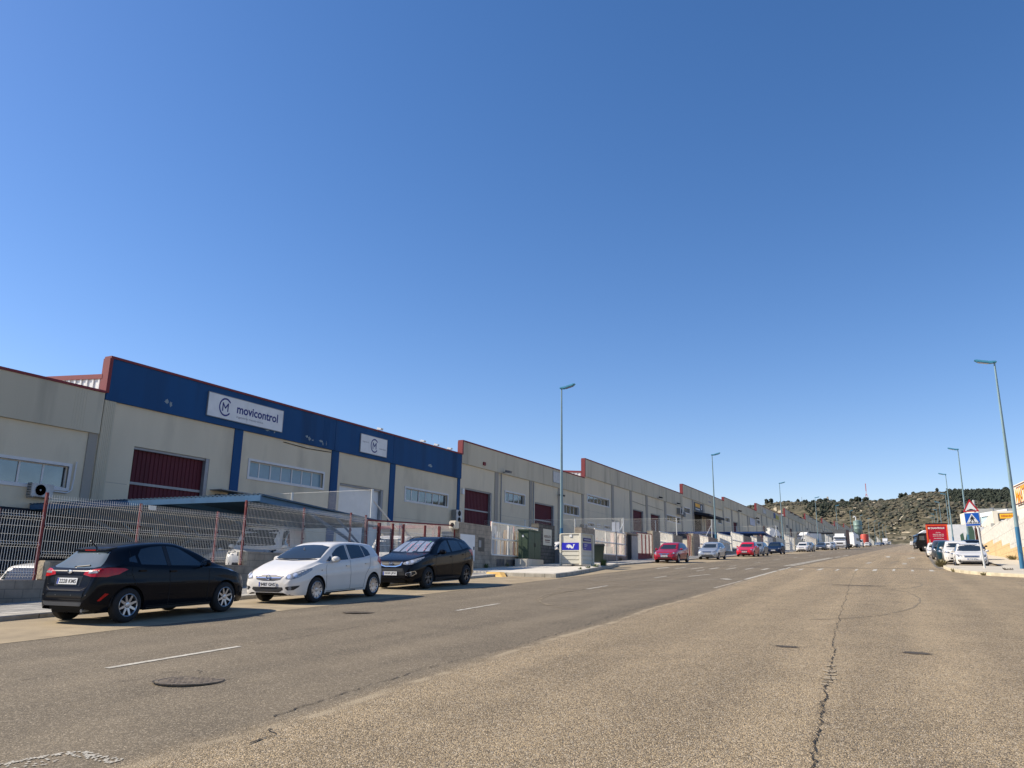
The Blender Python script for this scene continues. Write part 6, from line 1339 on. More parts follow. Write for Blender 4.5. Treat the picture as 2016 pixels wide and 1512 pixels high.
# ---------- lorries ----------
def rb(b, *a): return b.box(*a)
def lorry(label, x, y, heading, cabm, boxm, L=9, W=2.5, Hb=3.9, cab_h=3.4, name='lorry', group=None, box_front=None, box=True, visor=True, tractor=False):
    root = thing(name, label, 'lorry', (x, y, gz(x, y)), group, (math.atan(.0425)*math.cos(R(heading)), 0, R(heading))); yf = L/2; hw = W/2
    c = MB(); 
    prof = [(yf-.12, .55), (yf, .9), (yf, 1.55), (yf-.10, 1.75), (yf-.32, cab_h-.45), (yf-.55, cab_h-.1), (yf-.8, cab_h), (yf-2.1, cab_h), (yf-2.2, cab_h-.1), (yf-2.2, .55)]
    c.prism([(-hw+.06, p, z) for p, z in prof], (W-.12, 0, 0)); cab = c.build('cab', cabm, root, world=False, bevel=.05)
    g = MB(); g.add([(-hw+.18, yf-.105, 1.82), (hw-.18, yf-.105, 1.82), (hw-.26, yf-.30, cab_h-.6), (-hw+.26, yf-.30, cab_h-.6)], ((0, 1, 2, 3),)); g.build('windscreen', M_glass, root, world=False)
    for s in (1, -1):
        g = MB(); xx = s*(hw-.055); g.add([(xx, yf-.55, 1.85), (xx, yf-1.35, 1.85), (xx, yf-1.35, 2.55), (xx, yf-.62, 2.55)], ((0, 1, 2, 3),)); g.build('side_window', M_glass, root, world=False)
        m_ = MB(); m_.box(s*(hw+.02) if s > 0 else s*(hw+.24), s*(hw+.24) if s > 0 else s*(hw+.02), yf-.35, yf-.2, 1.85, 2.5); m_.tube([(s*hw-s*.1, yf-.3, 2.5), (s*(hw+.15), yf-.28, 2.5)], .03, 5); m_.build('mirror', M_black, root, world=False)
        h_ = MB(); h_.box(*sorted((s*(hw-.12), s*(hw-.62))), yf-.02, yf+.02, .72, .95); h_.build('headlight', M_lamp, root, world=False)
    g = MB(); g.box(-.62, .62, yf-.02, yf+.015, 1.12, 1.42); g.box(-.72, .72, yf-.04, yf+.02, .60, .70); g.build('grille', M_black, root, world=False)
    g = MB()
    for z in (1.18, 1.27, 1.36): g.box(-.6, .6, yf+.01, yf+.03, z, z+.03)
    g.build('grille_slats', M_rail, root, world=False)
    g = MB(); g.prism([(-hw+.1, yf-.05, .42), (hw-.1, yf-.05, .42), (hw-.15, yf+.05, .58), (-hw+.15, yf+.05, .58)], (0, -.2, .0)); g.build('bumper', cabm, root, world=False)
    if visor:
        g = MB(); g.prism([(-hw+.15, yf-.2, cab_h-.48), (-hw+.15, yf-.02, cab_h-.42), (-hw+.15, yf-.3, cab_h-.22)], (W-.3, 0, 0)); g.build('sun_visor', M_glass, root, world=False)
        g = MB(); g.prism([(-.95, yf-.8, cab_h), (-.95, yf-1.9, cab_h), (-.95, yf-2.1, cab_h+.55), (-.95, yf-1.6, cab_h+.5)], (1.9, 0, 0)); g.build('wind_deflector', M_white, root, world=False, bevel=.04)
    if box:
        b = MB(); b.box(-hw, hw, -yf, yf-2.35, 1.05, Hb); bx = b.build('cargo_box', boxm, root, world=False, bevel=.03)
        b = MB(); b.box(-hw-.015, hw+.015, -yf-.01, yf-2.33, Hb-.12, Hb+.02); b.box(-hw-.012, hw+.012, -yf-.01, yf-2.34, 1.0, 1.12); b.build('box_rails', box_front or M_rail, root, world=False)
        if box_front: b = MB(); b.box(-hw, hw, yf-2.34, yf-2.30, 1.05, Hb-.02); b.build('headboard', box_front, root, world=False)
    ch = MB(); ch.box(-.45, .45, -yf+.2, yf-.3, .62, .95)
    if not tractor:
        for s in (1, -1): ch.box(*sorted((s*(hw-.04), s*(hw-.10))), -yf*.2, yf-3.2, .5, .95)
    ch.build('chassis', M_black, root, world=False)
    for yy in (yf-1.35, -yf+(1.2 if tractor else 2.2)):
        for s in (1, -1): make_wheel(root, s*(hw-.17), yy, .5, .5, .28, 8, M_rail, .55, side=s)
    return root
P_curtain = mat('curtain_brown', srgb(128, 82, 56), .7, var=.08, scale=1); P_wcab = paint('cab_white', (.72, .72, .72))
lorry('white lorry with a grey headboard and brown curtain sides, facing the camera', -14.7, 186, 180, P_wcab, P_curtain, L=11, Hb=4.15, cab_h=2.75, box_front=mat('headboard_grey', (.12, .12, .12), .6))
lorry('white tractor unit parked crosswise beyond the brown lorry', -16.6, 232, -40, P_wcab, M_black, L=6, cab_h=3.6, box=False, tractor=True, name='tractor_unit')
lorry('white lorry cab showing above the dark blue canopy', -25.5, 150, -65, P_wcab, P_wcab, L=7, W=2.5, Hb=3.6, cab_h=3.5, box=False, tractor=True, name='tractor_unit')
lorry('white lorry cab behind the pale fence, left of the dark grey saloon', -23.5, 205, 160, P_wcab, P_wcab, L=8, Hb=3.6, cab_h=3.3)
lorry('white box lorry parked far up the left kerb', -15.5, 470, 180, P_wcab, P_wcab, L=9, Hb=3.7, cab_h=3.0, visor=False)
van = lambda L=4.9, H=2.1: hatch(L, 1.9, H, 2.9, .85, .33, kind='van')
vehicle(van(4.3, 1.8), 'low white pickup van in front of the crosswise tractor unit', 'van', -15.6, 243, 180, P_white, 'parked_van')
vehicle(van(5.2, 2.4), 'tall white van beyond the crosswise tractor unit', 'van', -15.6, 262, 180, P_white, 'parked_van')
vehicle(hatch(4.3, 1.78, 1.5, 2.6, .85, .31), 'white hatchback beyond the tall white van', 'car', -15.7, 300, 180, P_white)
vehicle(hatch(4.3, 1.78, 1.5, 2.6, .85, .31), 'dark hatchback behind the white hatchback beyond the tall van', 'car', -15.7, 309, 180, P_dgrey)
for yy, lb, pm, kd in ((372, 'grey saloon in the far parked row, left one', P_silver, 'sedan'), (384, 'dark saloon in the far parked row, second from the left', P_dgrey, 'sedan'), (420, 'navy hatchback in the far parked row', P_navy, 'hatch'), (440, 'white hatchback beside the far white box lorry', P_white, 'hatch'), (500, 'grey hatchback beyond the far white box lorry', P_grey, 'hatch'), (530, 'white van at the far end of the left kerb', P_white, 'van')):
    vehicle(hatch(4.4, 1.8, 1.5 if kd != 'van' else 2.1, 2.6, .85, .31, kind=kd), lb, 'car', -15.2, yy, 180, pm)
# ---------- right side ----------
GR = 'cars parked along the right kerb'
def passat_extra(root, P, S, pm):
    b = MB(); q = P.at((0, 2, .66), (0, 1, 0))
    for z in (.61, .645, .68, .715): B = MB(); P.add(B, [(-.43, 2, z), (.43, 2, z), (.43, 2, z+.012), (-.43, 2, z+.012)], FRN, .008); b.add(B.v, B.f)
    b.build('grille_bars', M_chrome, root, world=False)
    B = MB(); P.add(B, [(-.74, 2, .40), (-.70, 2, .43), (.70, 2, .43), (.74, 2, .40), (.70, 2, .37), (-.70, 2, .37)], FRN, .007); B.build('bumper_strip', M_chrome, root, world=False)
    B = MB(); P.add(B, [(-.76, 2, .37), (.76, 2, .37), (.70, 2, .28), (-.70, 2, .28)], FRN, .007); B.build('lower_lip', M_black, root, world=False)
    for s in (1, -1):
        t_ = MB(); t_.tube([(s*.60, .25, 1.44), (s*.60, .1, 1.49), (s*.58, -1.3, 1.47), (s*.56, -1.5, 1.42)], .016, 6); t_.build('roof_rail', M_chrome, root, world=False)
PA = hatch(4.77, 1.84, 1.48, 2.79, .9, .33, kind='sedan', lamp=M_lampdark, plate='1716 JRJ'); PA['extra'] = (passat_extra,); PA['h'] = .07
vehicle(PA, 'white saloon with roof rails at the front of the right hand row', 'car', 2.92, 59.6, 180, P_white, group=GR)
vehicle(hatch(4.5, 1.84, 1.64, 2.7, .9, .34, kind='suv'), 'white off-roader directly behind the front white saloon on the right', 'car', 2.45, 66.3, 180, P_white, group=GR)
vehicle(hatch(4.6, 1.84, 1.62, 2.7, .9, .34, kind='suv'), 'dark teal off-roader, third in the right hand row', 'car', 2.15, 73.0, 180, P_teal, group=GR)
vehicle(hatch(4.6, 1.85, 1.72, 2.7, .9, .34, kind='suv'), 'black off-roader, fourth in the right hand row', 'car', 1.95, 82.5, 180, P_dgrey, group=GR)
vehicle(hatch(4.3, 1.78, 1.5, 2.6, .85, .31), 'white hatchback just in front of the red box lorry', 'car', 1.6, 95, 180, P_white, group=GR)
vehicle(hatch(4.3, 1.8, 1.75, 2.6, .85, .31, kind='suv'), 'black car showing its roof behind the right hand row, parked farther in', 'car', 4.1, 78, 180, P_black, group=GR)
rt = lorry('red box lorry seen from behind with white lettering and an orange border', 2.45, 125, 0, P_wcab, paint('lorry_red', srgb(176, 18, 50), coat=.3, rough=.5), L=8.4, W=2.55, Hb=4.05, cab_h=3.0, visor=False, box_front=M_black)
yb = -4.2
b = MB(); o_ = .16
for q in ((-1.275, -1.275+o_, 1.1, 3.85), (1.275-o_, 1.275, 1.1, 3.85)): b.box(q[0], q[1], yb-.035, yb-.02, q[2], q[3])
b.box(-1.275+o_, 1.275-o_, yb-.035, yb-.02, 3.72, 3.85); b.box(-1.275+o_, 1.275-o_, yb-.035, yb-.02, 1.1, 1.2); b.build('orange_border', mat('lorry_orange', srgb(232, 92, 30), .5), rt, world=False)
YM = lambda x, z: Matrix.Translation((x, yb-.03, z)) @ Matrix(((1, 0, 0, 0), (0, 0, -1, 0), (0, 1, 0, 0), (0, 0, 0, 1)))
text('DIANTHUS', 'lettering', M_white, rt, YM(.1, 3.4), 1.62, .24, .004, bold=.04, world=False)
b = MB(); b.lathe([(.13, 0), (.0001, -.004)], (-.93, yb-.03, 3.4), 'Y', 14); b.build('emblem', M_white, rt, world=False)
for s_, z_, w_ in (('Tel. Fax', 2.82, .6), ('0034 943 000 276', 2.58, 1.3), ('0034 943 000 285', 2.36, 1.3), ('www.dianthus.es', 2.06, 1.2)): text(s_, 'small_lettering', M_white, rt, YM(.1, z_), w_, .10, .004, bold=.03, world=False)
b = MB(); rr = random.Random(8)
for k in range(10): a = rr.uniform(0, 3.1); b.add([(-.98+.13*math.cos(a+q)*(1-.07*k), yb-.036-.0006*k, 1.35+k*.06+.06*math.sin(a+q)) for q in (0, 2, 4)], ((0, 1, 2),))
b.build('flower_motif', mat('motif_cream', srgb(240, 210, 150), .6), rt, world=False)
lorry('black lorry cab with a white body, seen side-on beyond the red box lorry', 3.4, 150, 102, P_black, P_wcab, L=8, Hb=3.7, cab_h=3.0, visor=True)
# white trailer standing right of the red lorry
t = thing('trailer', 'plain white box trailer right of the red box lorry', 'trailer', (6.2, 150, gz(6, 150))); g = gz(6.2, 150)
b = MB(); b.box(3.9, 8.2, 141, 153, g+1.1, g+3.9); b.build('box', M_white, t); b = MB(); b.box(3.9, 8.2, 141.2, 152.5, g+.9, g+1.1); b.build('chassis', M_black, t)
for yy in (148, 149.5): 
    for xx in (4.2, 7.9): b = MB(); b.lathe([(.5, -.14), (.5, .14)], (xx, yy, g+.5), 'X', 20); b.build('wheel', M_rubber, t)
vehicle(hatch(4.4, 1.85, 1.9, 2.8, .85, .32, kind='van'), 'small white van driving far up the road, seen from behind', 'van', -2.3, 400, 0, P_white, 'moving_van', 'vans on the carriageway')

# ---------- vehicles inside the yards ----------
vg = 'vehicles inside the fenced yards'
v1 = vehicle(hatch(4.4, 1.83, 1.84, 2.7, .85, .32, kind='van'), 'white van with a blue ring emblem under the blue carport, behind the white hatchback', 'van', -21.9, 22.6, 205, P_white, 'parked_van', vg, z=1.36)
v2 = vehicle(hatch(4.4, 1.83, 1.84, 2.7, .85, .32, kind='van'), 'second white van behind the steel braces at the right end of the carport', 'van', -21.8, 30.6, 200, P_white, 'parked_van', vg, z=1.4)
for v in (v1, v2):
    for sgn in (1,):
        e = MB(); n = 24
        b = MB(); yy0, zz0 = -.9, 1.15
        for i in range(30):
            a0 = R(38)+(R(284))*i/30; a1 = R(38)+(R(284))*(i+1)/30
            b.add([(sgn*.925, yy0+r_*math.cos(a), zz0+r_*math.sin(a)) for r_, a in ((.13, a0), (.17, a0), (.17, a1), (.13, a1))], ((0, 1, 2, 3),))
        b.build('emblem', M_logo, v, world=False)
        text('movicontrol', 'lettering', M_logo, v, Matrix.Translation((.93, -.1, 1.15)) @ Matrix(((0, 0, 1, 0), (1, 0, 0, 0), (0, 1, 0, 0), (0, 0, 0, 1))), .9, .14, 0, world=False)
vehicle(hatch(4.3, 1.78, 1.5, 2.6, .85, .31), 'silver car under the blue carport, left of the white van', 'car', -25.4, 22.8, 200, P_silver, 'parked_car', vg, z=1.36)
vehicle(hatch(4.3, 1.78, 1.5, 2.6, .85, .31), 'pale grey car deep under the blue carport', 'car', -28.6, 23.0, 190, P_grey, 'parked_car', vg, z=1.36)
vehicle(hatch(4.0, 1.76, 1.5, 2.5, .8, .31), 'white car with red tail lights behind the low mesh fence at the left edge', 'car', -22.6, 15.3, 12, P_white, 'parked_car', vg, z=.22)
vehicle(hatch(4.1, 1.76, 1.5, 2.55, .83, .31), 'white car in the driveway behind the tall lamp post', 'car', -22.9, 51.8, 150, P_white, 'parked_car', vg)
# ================= STREET FURNITURE =================
def lamp_post(label, x, y, s, h=11.6):
    z = gz(x, y); t = thing('street_lamp', label, 'street lamp', (x, y, z), 'teal street lamps along the road')
    b = MB(); b.tube([(x, y, z-.1), (x, y, z+2.2)], .115, 14, .105); b.tube([(x, y, z+2.2), (x, y, z+h)], .105, 14, .045); b.build('pole', M_lampblue, t, smooth=True)
    b = MB(); b.tube([(x, y, z+.12), (x, y, z+2.35)], .119, 14, .109, cap=False); b.build('pole_base_paint', M_lampblue2, t, smooth=True)
    f = MB(); f.box(x-.22, x+.22, y-.22, y+.22, z-.05, z+.12); 
    f.build('footing', mat('footing_ochre', srgb(200, 160, 90), .9, var=.2), t, bevel=.03)
    a = MB()   # head: slanted wedge reaching over the road
    prof = [(-.12, -.05), (.18, -.08), (.85, .08), (1.0, .20), (.9, .24), (.25, .08), (-.12, .05)]
    a.prism([(x+s*p, y-.13, z+h+q) for p, q in prof], (0, .26, 0)); hd = a.build('lamp_head', mat('lamp_head_teal', srgb(70, 140, 165), .4, .1), t, bevel=.03)
    g = MB(); g.prism([(x+s*.30, y-.10, z+h-.045), (x+s*.82, y-.10, z+h+.075), (x+s*.82, y-.10, z+h+.045), (x+s*.30, y-.10, z+h-.075)], (0, .20, 0)); g.build('diffuser', M_lamp, hd)
    d = MB(); d.box(x-.06, x+.06, y-.125, y-.10, z+1.0, z+1.35); d.build('hatch', M_lampblue2, t)
    return t
LL = [(-20.3, 46.6), (-20.7, 92.0), (-20.6, 142.6), (-20.2, 193), (-19.6, 238), (-19.0, 281), (-18.8, 330), (-18.4, 376), (-18.2, 424), (-18.0, 470), (-17.8, 515), (-17.6, 560)]
nm = ['tallest teal lamp post on the left, rising from the kerb by the recycling container', 'teal lamp post behind the silver blue hatchback', 'teal lamp post right of the dark blue hatchback', 'teal lamp post rising behind the headboard of the brown lorry', 'teal lamp post directly left of the silo', 'teal lamp post directly right of the silo', 'distant teal lamp post on the left, second after the silo', 'distant teal lamp post on the left, third after the silo', 'distant teal lamp post on the left, fourth after the silo', 'distant teal lamp post on the left, fifth after the silo', 'far teal lamp post on the left, last but one', 'farthest teal lamp post on the left kerb']
for (x, y), l in zip(LL, nm): lamp_post(l, x, y, 1)
RL = [(4.85, 50.4), (4.9, 98), (4.7, 134), (6.2, 190), (5.8, 228), (6.2, 282), (6.2, 326), (6.3, 372)]
nm = ['largest teal lamp post at the right edge of the photo', 'teal lamp post behind the road signs on the right', 'teal lamp post above the white trailer on the right', 'teal lamp post just right of the black hill tree, over the red lorry', 'teal lamp post over the red lorry, second from its right edge', 'teal lamp post over the middle of the red lorry', 'teal lamp post over the left half of the red lorry', 'smallest teal lamp post over the red lorry']
for (x, y), l in zip(RL, nm): lamp_post(l, x, y, -1)

# recycling container
M_rc = mat('container_beige', (.60, .57, .47), .65, var=.05, scale=2, dirt=((.48, .45, .36), .4, 3))
cx0, cy0 = -17.15, 41.7; cz = gz(cx0, cy0)+.172
t = thing('recycling_container', 'beige slatted recycling container with a blue emblem panel, by the tall lamp post', 'recycling container', (cx0, cy0, cz))
MCc = Matrix.Translation((cx0, cy0, cz)) @ Matrix.Rotation(R(-5), 4, 'Z') @ Matrix.Diagonal((.95, .95, .93, 1))
def bx(b, *a): return b.box(*a, M=MCc)
b = MB(); bx(b, -.62, .62, -.95, .60, .06, 1.80); b.build('body', M_rc, t)
for x0, x1, y0, y1 in ((-.72, -.58, -1.02, -.86), (.58, .74, -1.02, -.86), (.58, .74, .52, .68), (-.72, -.58, .52, .68)): b = MB(); bx(b, x0, x1, y0, y1, 0, 1.84); b.build('corner_post', M_rc, t, bevel=.02)
b = MB(); bx(b, -.70, .72, -1.0, .66, 1.80, 1.88); b.build('lid', M_rc, t, bevel=.03)
b = MB()
for z in (.10, .34, .58, .82): bx(b, -.57, .57, -.985, -.95, z, z+.20); bx(b, .62, .66, -.84, .5, z, z+.20)
b.build('slats', M_rc, t, bevel=.012)
M_bl = mat('panel_blue', srgb(18, 22, 170), .5, var=.04)
b = MB(); bx(b, -.56, .56, -.995, -.955, .90, 1.32); p = b.build('blue_panel', M_bl, t)
b = MB()
pts = [(-.36, .02), (-.2, .06), (-.30, .10), (-.12, .09), (-.2, .14), (.0, .10), (.12, .03), (.18, -.06), (.24, .06), (.22, .12), (.38, .13), (.30, .06), (.24, -.12), (.10, -.14), (-.02, -.06), (-.12, -.13), (-.22, -.06), (-.32, -.08), (-.24, -.01)]
b.prism([(x*.85, -.998, 1.11+z*.95) for x, z in pts], (0, -.006, 0), M=MCc); b.build('bird_emblem', M_white, p)
b = MB(); bx(b, .63, .67, -.62, .44, .90, 1.32); b.build('blue_panel', mat('panel_blue_faded', srgb(78, 74, 150), .6, var=.05), t)
b = MB(); bx(b, .63, .668, -.55, .38, 1.42, 1.62); q = b.build('slot_panel', mat('panel_blue_dark', srgb(44, 44, 110), .6), t)
b = MB(); bx(b, .668, .672, -.5, .33, 1.50, 1.53); bx(b, .671, .673, -.5, -.1, 1.20, 1.23); bx(b, .671, .673, -.5, -.2, 1.12, 1.14); bx(b, .671, .673, -.5, -.3, .98, 1.0); b.build('small_lettering', M_white, t)
b = MB(); bx(b, -.06, .10, -.99, -.951, 1.66, 1.80); b.build('sticker', M_white, t)
# wheeled bin behind it
t = thing('wheeled_bin', 'dark green wheeled rubbish bin just behind the recycling container', 'rubbish bin', (-17.6, 48.0, gz(-17.6, 48)+.17)); MBn = Matrix.Translation((-17.3, 44.75, gz(-17.3, 44.8)+.12)) @ Matrix.Rotation(R(20), 4, 'Z')
M_bin = mat('bin_green', srgb(52, 64, 50), .6, var=.1)
b = MB(); b.prism([(-.45, -.30, .2), (.45, -.30, .2), (.55, -.40, 1.12), (-.55, -.40, 1.12)], (0, .75, 0), M=MBn); b.build('tub', M_bin, t, bevel=.03)
b = MB(); b.prism([(-.60, -.46, 1.12), (.60, -.46, 1.12), (.55, -.40, 1.25), (-.55, -.40, 1.25)], (0, .90, 0), M=MBn); b.build('lid', mat('bin_lid', (.03, .035, .03), .5), t, bevel=.03)
for sx in (-.35, .35): b = MB(); b.lathe([(.1, -.03), (.1, .03)], (sx, -.2, .1), 'X', 14, M=MBn); b.build('castor', M_black, t)
# thin grey post by the driveway
t = thing('sign_post', 'thin bare grey post standing on the pavement right of the recycling container', 'post', (-18.9, 57, gz(-19, 57))); b = MB(); b.tube([(-19.62, 55, 2.4), (-19.62, 55, 5.45)], .05, 8); b.build('pole', M_rail, t)
t = thing('road_sign', 'small grey sign backs on a thin post, right of the recycling container', 'road sign', (-18.6, 56.2, 5.0)); b = MB(); b.box(-19.9, -19.62, 54.9, 54.93, 4.72, 5.4); b.box(-19.55, -19.3, 54.85, 54.95, 4.72, 5.38); b.build('plates', mat('sign_back', (.45, .47, .50), .5, .3), t)

# road signs on the right corner
t = thing('road_sign', 'leaning pole with a red speed hump triangle over a blue pedestrian crossing square', 'road sign', (3.12, 50.6, gz(3.1, 50.6)+.15))
zb = gz(3.1, 50.6)+.1
b = MB(); b.tube([(3.13, 50.6, zb), (2.98, 50.6, zb+3.75)], .055, 12); b.build('pole', M_gal, t, smooth=True)
MS = Matrix.Translation((2.99, 50.52, 0)) @ Matrix.Rotation(R(-2), 4, 'Y')
def tri(B, cx_, cz_, r, y0, th):
    P_ = []
    for k in range(3):
        a0 = R(90+120*k)
        for j in range(-2, 3): a = a0+R(8*j)*.0; P_.append((cx_+r*math.cos(a0)+.06*r*math.cos(a0+R(30*j)), y0, cz_+r*math.sin(a0)+.06*r*math.sin(a0+R(30*j))))
    B.prism(P_, (0, th, 0), M=MS)
b = MB(); tri(b, 0, 5.56, .42, 0, .02); tp = b.build('triangle_plate', mat('sign_red', srgb(178, 24, 40), .45, var=.05), t)
b = MB(); tri(b, 0, 5.555, .295, -.004, .003); b.build('white_field', M_white, tp)
hp = [(-.20, 5.40), (.20, 5.40), (.20, 5.43), (.13, 5.44), (.06, 5.475), (0, 5.485), (-.06, 5.475), (-.13, 5.44), (-.20, 5.43)]
b = MB(); b.prism([(x, -.006, z) for x, z in hp], (0, -.003, 0), M=MS); b.build('hump_symbol', M_black, tp)
b = MB(); b.box(-.37, .37, 0, .02, 4.54, 5.28, M=MS); sp_ = b.build('square_plate', M_white, t, bevel=.008)
b = MB(); b.box(-.345, .345, -.004, -.001, 4.565, 5.255, M=MS); b.build('blue_field', mat('sign_blue', srgb(0, 84, 176), .45, var=.04), sp_)
b = MB(); b.prism([(-.33, -.007, 4.66), (.33, -.007, 4.66), (0, -.007, 5.23)], (0, .002, 0), M=MS); b.build('white_triangle', M_white, sp_)
b = MB()
def pl(pts, y=-.010): b.prism([(x, y, z) for x, z in pts], (0, -.002, 0), M=MS)
pl([(.0+.036*math.cos(R(30*i)), 5.085+.036*math.sin(R(30*i))) for i in range(12)])
pl([(-.055, 5.04), (.05, 5.045), (.06, 4.90), (-.05, 4.90)]); pl([(-.055, 5.04), (-.12, 4.90), (-.10, 4.885), (-.03, 4.98)]); pl([(.04, 5.04), (.13, 4.94), (.115, 4.92), (.04, 4.97)])
pl([(-.05, 4.91), (.005, 4.91), (-.07, 4.80), (-.13, 4.70), (-.165, 4.71), (-.09, 4.83)]); pl([(.0, 4.91), (.06, 4.91), (.08, 4.80), (.14, 4.70), (.10, 4.69), (.04, 4.79)])
for k in range(7): x = -.27+k*.085; pl([(x, 4.675), (x+.04, 4.675), (x+.055, 4.76), (x+.02, 4.76)], -.0085)
b.build('walker_symbol', M_black, sp_)
t = thing('dry_litter', 'small dark dry clump on the pale corner pavement, right of the sign pole', 'litter', (3.9, 49.8, 2.3)); b = MB(); rr = random.Random(2)
for i in range(26): a = rr.uniform(0, 6.28); r_ = rr.uniform(.02, .2); b.tube([(3.95+r_*math.cos(a), 47.6+r_*math.sin(a), gz(4, 47.6)+.155), (3.95+1.3*r_*math.cos(a+.5), 47.6+1.3*r_*math.sin(a+.5), gz(4, 47.6)+.155+rr.uniform(.02, .12))], .012, 4)
b.build('clump', mat('dry_brown', (.08, .06, .04), .9), t)

# weeds
M_weed = mat('weed_green', (.075, .11, .03), .8, var=.35, scale=12); M_dry = mat('weed_dry', (.22, .19, .09), .85, var=.3, scale=12)
def weed(label, x, y, n, r, h, m, seed, dz=0):
    rr = random.Random(seed); b = MB(); z = gz(x, y)+dz
    for i in range(n):
        a = rr.uniform(0, 6.28); q = rr.uniform(.1, 1)*r; hh = h*rr.uniform(.3, 1); px, py = x+q*.3*math.cos(a), y+q*.3*math.sin(a); ex, ey = x+q*math.cos(a), y+q*math.sin(a)
        w_ = rr.uniform(.008, .02)+h*.02; nx_, ny_ = -math.sin(a)*w_, math.cos(a)*w_; mz = z+hh*.6
        b.add([(px-nx_*.4, py-ny_*.4, z), (px+nx_*.4, py+ny_*.4, z), ((px+ex)/2+nx_, (py+ey)/2+ny_, mz), (ex, ey, z+hh), ((px+ex)/2-nx_, (py+ey)/2-ny_, mz)], ((0, 1, 2, 4), (4, 2, 3)))
    o = b.build('weed', m); tag(o, label, 'weed', 'weeds at the kerb')
weed('tallest green weed at the far end of the raised kerb', -15.95, 42.5, 120, .35, .6, M_weed, 1); weed('low green weed on the raised kerb, right below the blue panel', -15.3, 38.6, 60, .22, .28, M_weed, 2, .05)
weed('small green weed on the raised kerb, left one', -14.9, 36.5, 45, .18, .25, M_weed, 3, .05); weed('tiny weed on the raised kerb nearest the corner', -14.5, 34.8, 30, .15, .15, M_weed, 4, .05); weed('green weed between the two low kerb weeds', -15.6, 40.4, 60, .25, .32, M_weed, 5, .05)
weed('dry yellowish grass tuft at the right corner kerb, in front of the parked row', 1.15, 56.8, 160, .65, .55, M_dry, 6, .02); weed('dry grass wisp along the right kerb joint', 1.55, 47.9, 40, .3, .22, M_dry, 7)
weed('dry wisp on the pale kerb below the sign pole', 2.6, 43.7, 40, .25, .2, M_dry, 8); weed('thin green weed in the long road crack', -.76, 4.6, 26, .06, .05, M_weed, 9); weed('dry brown brush along the foot of the ochre wall', 6.9, 78, 120, .8, .45, M_dry, 10, .1)
weed('green sprig in the road crack nearest the camera', -.70, 4.1, 26, .05, .045, M_weed, 11)
rw2 = random.Random(41)
for i, (yy, lb_) in enumerate(((9.6, 'small weed at the foot of the block wall, left of the black hatchback'), (14.2, 'small weed at the wall foot behind the black hatchback'), (26.5, 'weed at the foot of the wide sliding gate'), (35.6, 'weed at the foot of the tall block pillar'), (38.2, 'weed under the left plaster patch'), (53.5, 'weed at the foot of the low wall right of the container'), (57.6, 'second weed at the foot of the low wall, near the dark doorway'))):
    weed(lb_, wx(yy)+.12, yy, 34, .22, .26, M_weed if i % 2 else M_dry, 300+i, .1 if yy < 31 or yy > 48 else .17)
# kerb ramp wedge
t = thing('kerb_ramp', 'triangular ochre kerb wedge at the start of the raised pavement', 'kerb ramp', (-16.6, 30.6, 1.4)); b = MB(); g = gz(-16.4, 30.6)
b.prism([(-17.3, 31.0, g-.05), (-15.9, 30.2, g-.05), (-16.5, 31.05, g+.2), (-17.2, 31.2, g+.2)], (.1, .25, 0)); b.build('wedge', MATS['footing_ochre'], t)

# silo and tank far up the left kerb
t = thing('silo', 'grey green cylindrical silo with a white filter pipe on its top', 'silo', (-18.6, 330, gz(-18.6, 330)))
M_silo = mat('silo_green', srgb(120, 142, 132), .45, .1, .08, .4); cx1, cy1 = -19.3, 320
b = MB(); b.lathe([(.3, 18.9), (1.45, 20.6), (1.5, 20.7), (1.5, 22.0), (1.53, 22.05), (1.5, 22.1), (1.5, 23.3), (1.53, 23.35), (1.5, 23.4), (1.5, 24.9), (.4, 25.2), (.0001, 25.2)], (cx1, cy1, -1.9), n=28); b.build('tank', M_silo, t, smooth=True)
b = MB(); b.tube([(cx1-.5, cy1, 23.2), (cx1-.5, cy1, 24.3), (cx1-.8, cy1, 24.75), (cx1-1.25, cy1, 24.7), (cx1-1.35, cy1, 24.3)], .2, 10); b.build('filter_pipe', M_white, t, smooth=True)
for sx, sy in ((-1.3, -1.3), (1.3, -1.3), (1.3, 1.3), (-1.3, 1.3)): b = MB(); b.tube([(cx1+sx, cy1+sy, 13), (cx1+sx, cy1+sy, 19.2)], .14, 6); b.build('leg', MATS['dark_grey_metal'], t)
b = MB(); b.box(cx1-1.6, cx1+1.6, cy1-1.5, cy1+1.5, 15.8, 17.9); b.build('hopper_housing', MATS['dark_grey_metal'], t)
t = thing('water_tank', 'rust red tank behind the white tractor unit', 'tank', (-16.2, 315, 13.3)); b = MB(); b.lathe([(1.35, 13.2), (1.35, 17.3), (1.1, 17.7), (.0001, 17.8)], (-16.9, 312, 0), n=20); b.build('shell', mat('tank_red', srgb(186, 72, 56), .6), t, smooth=True)

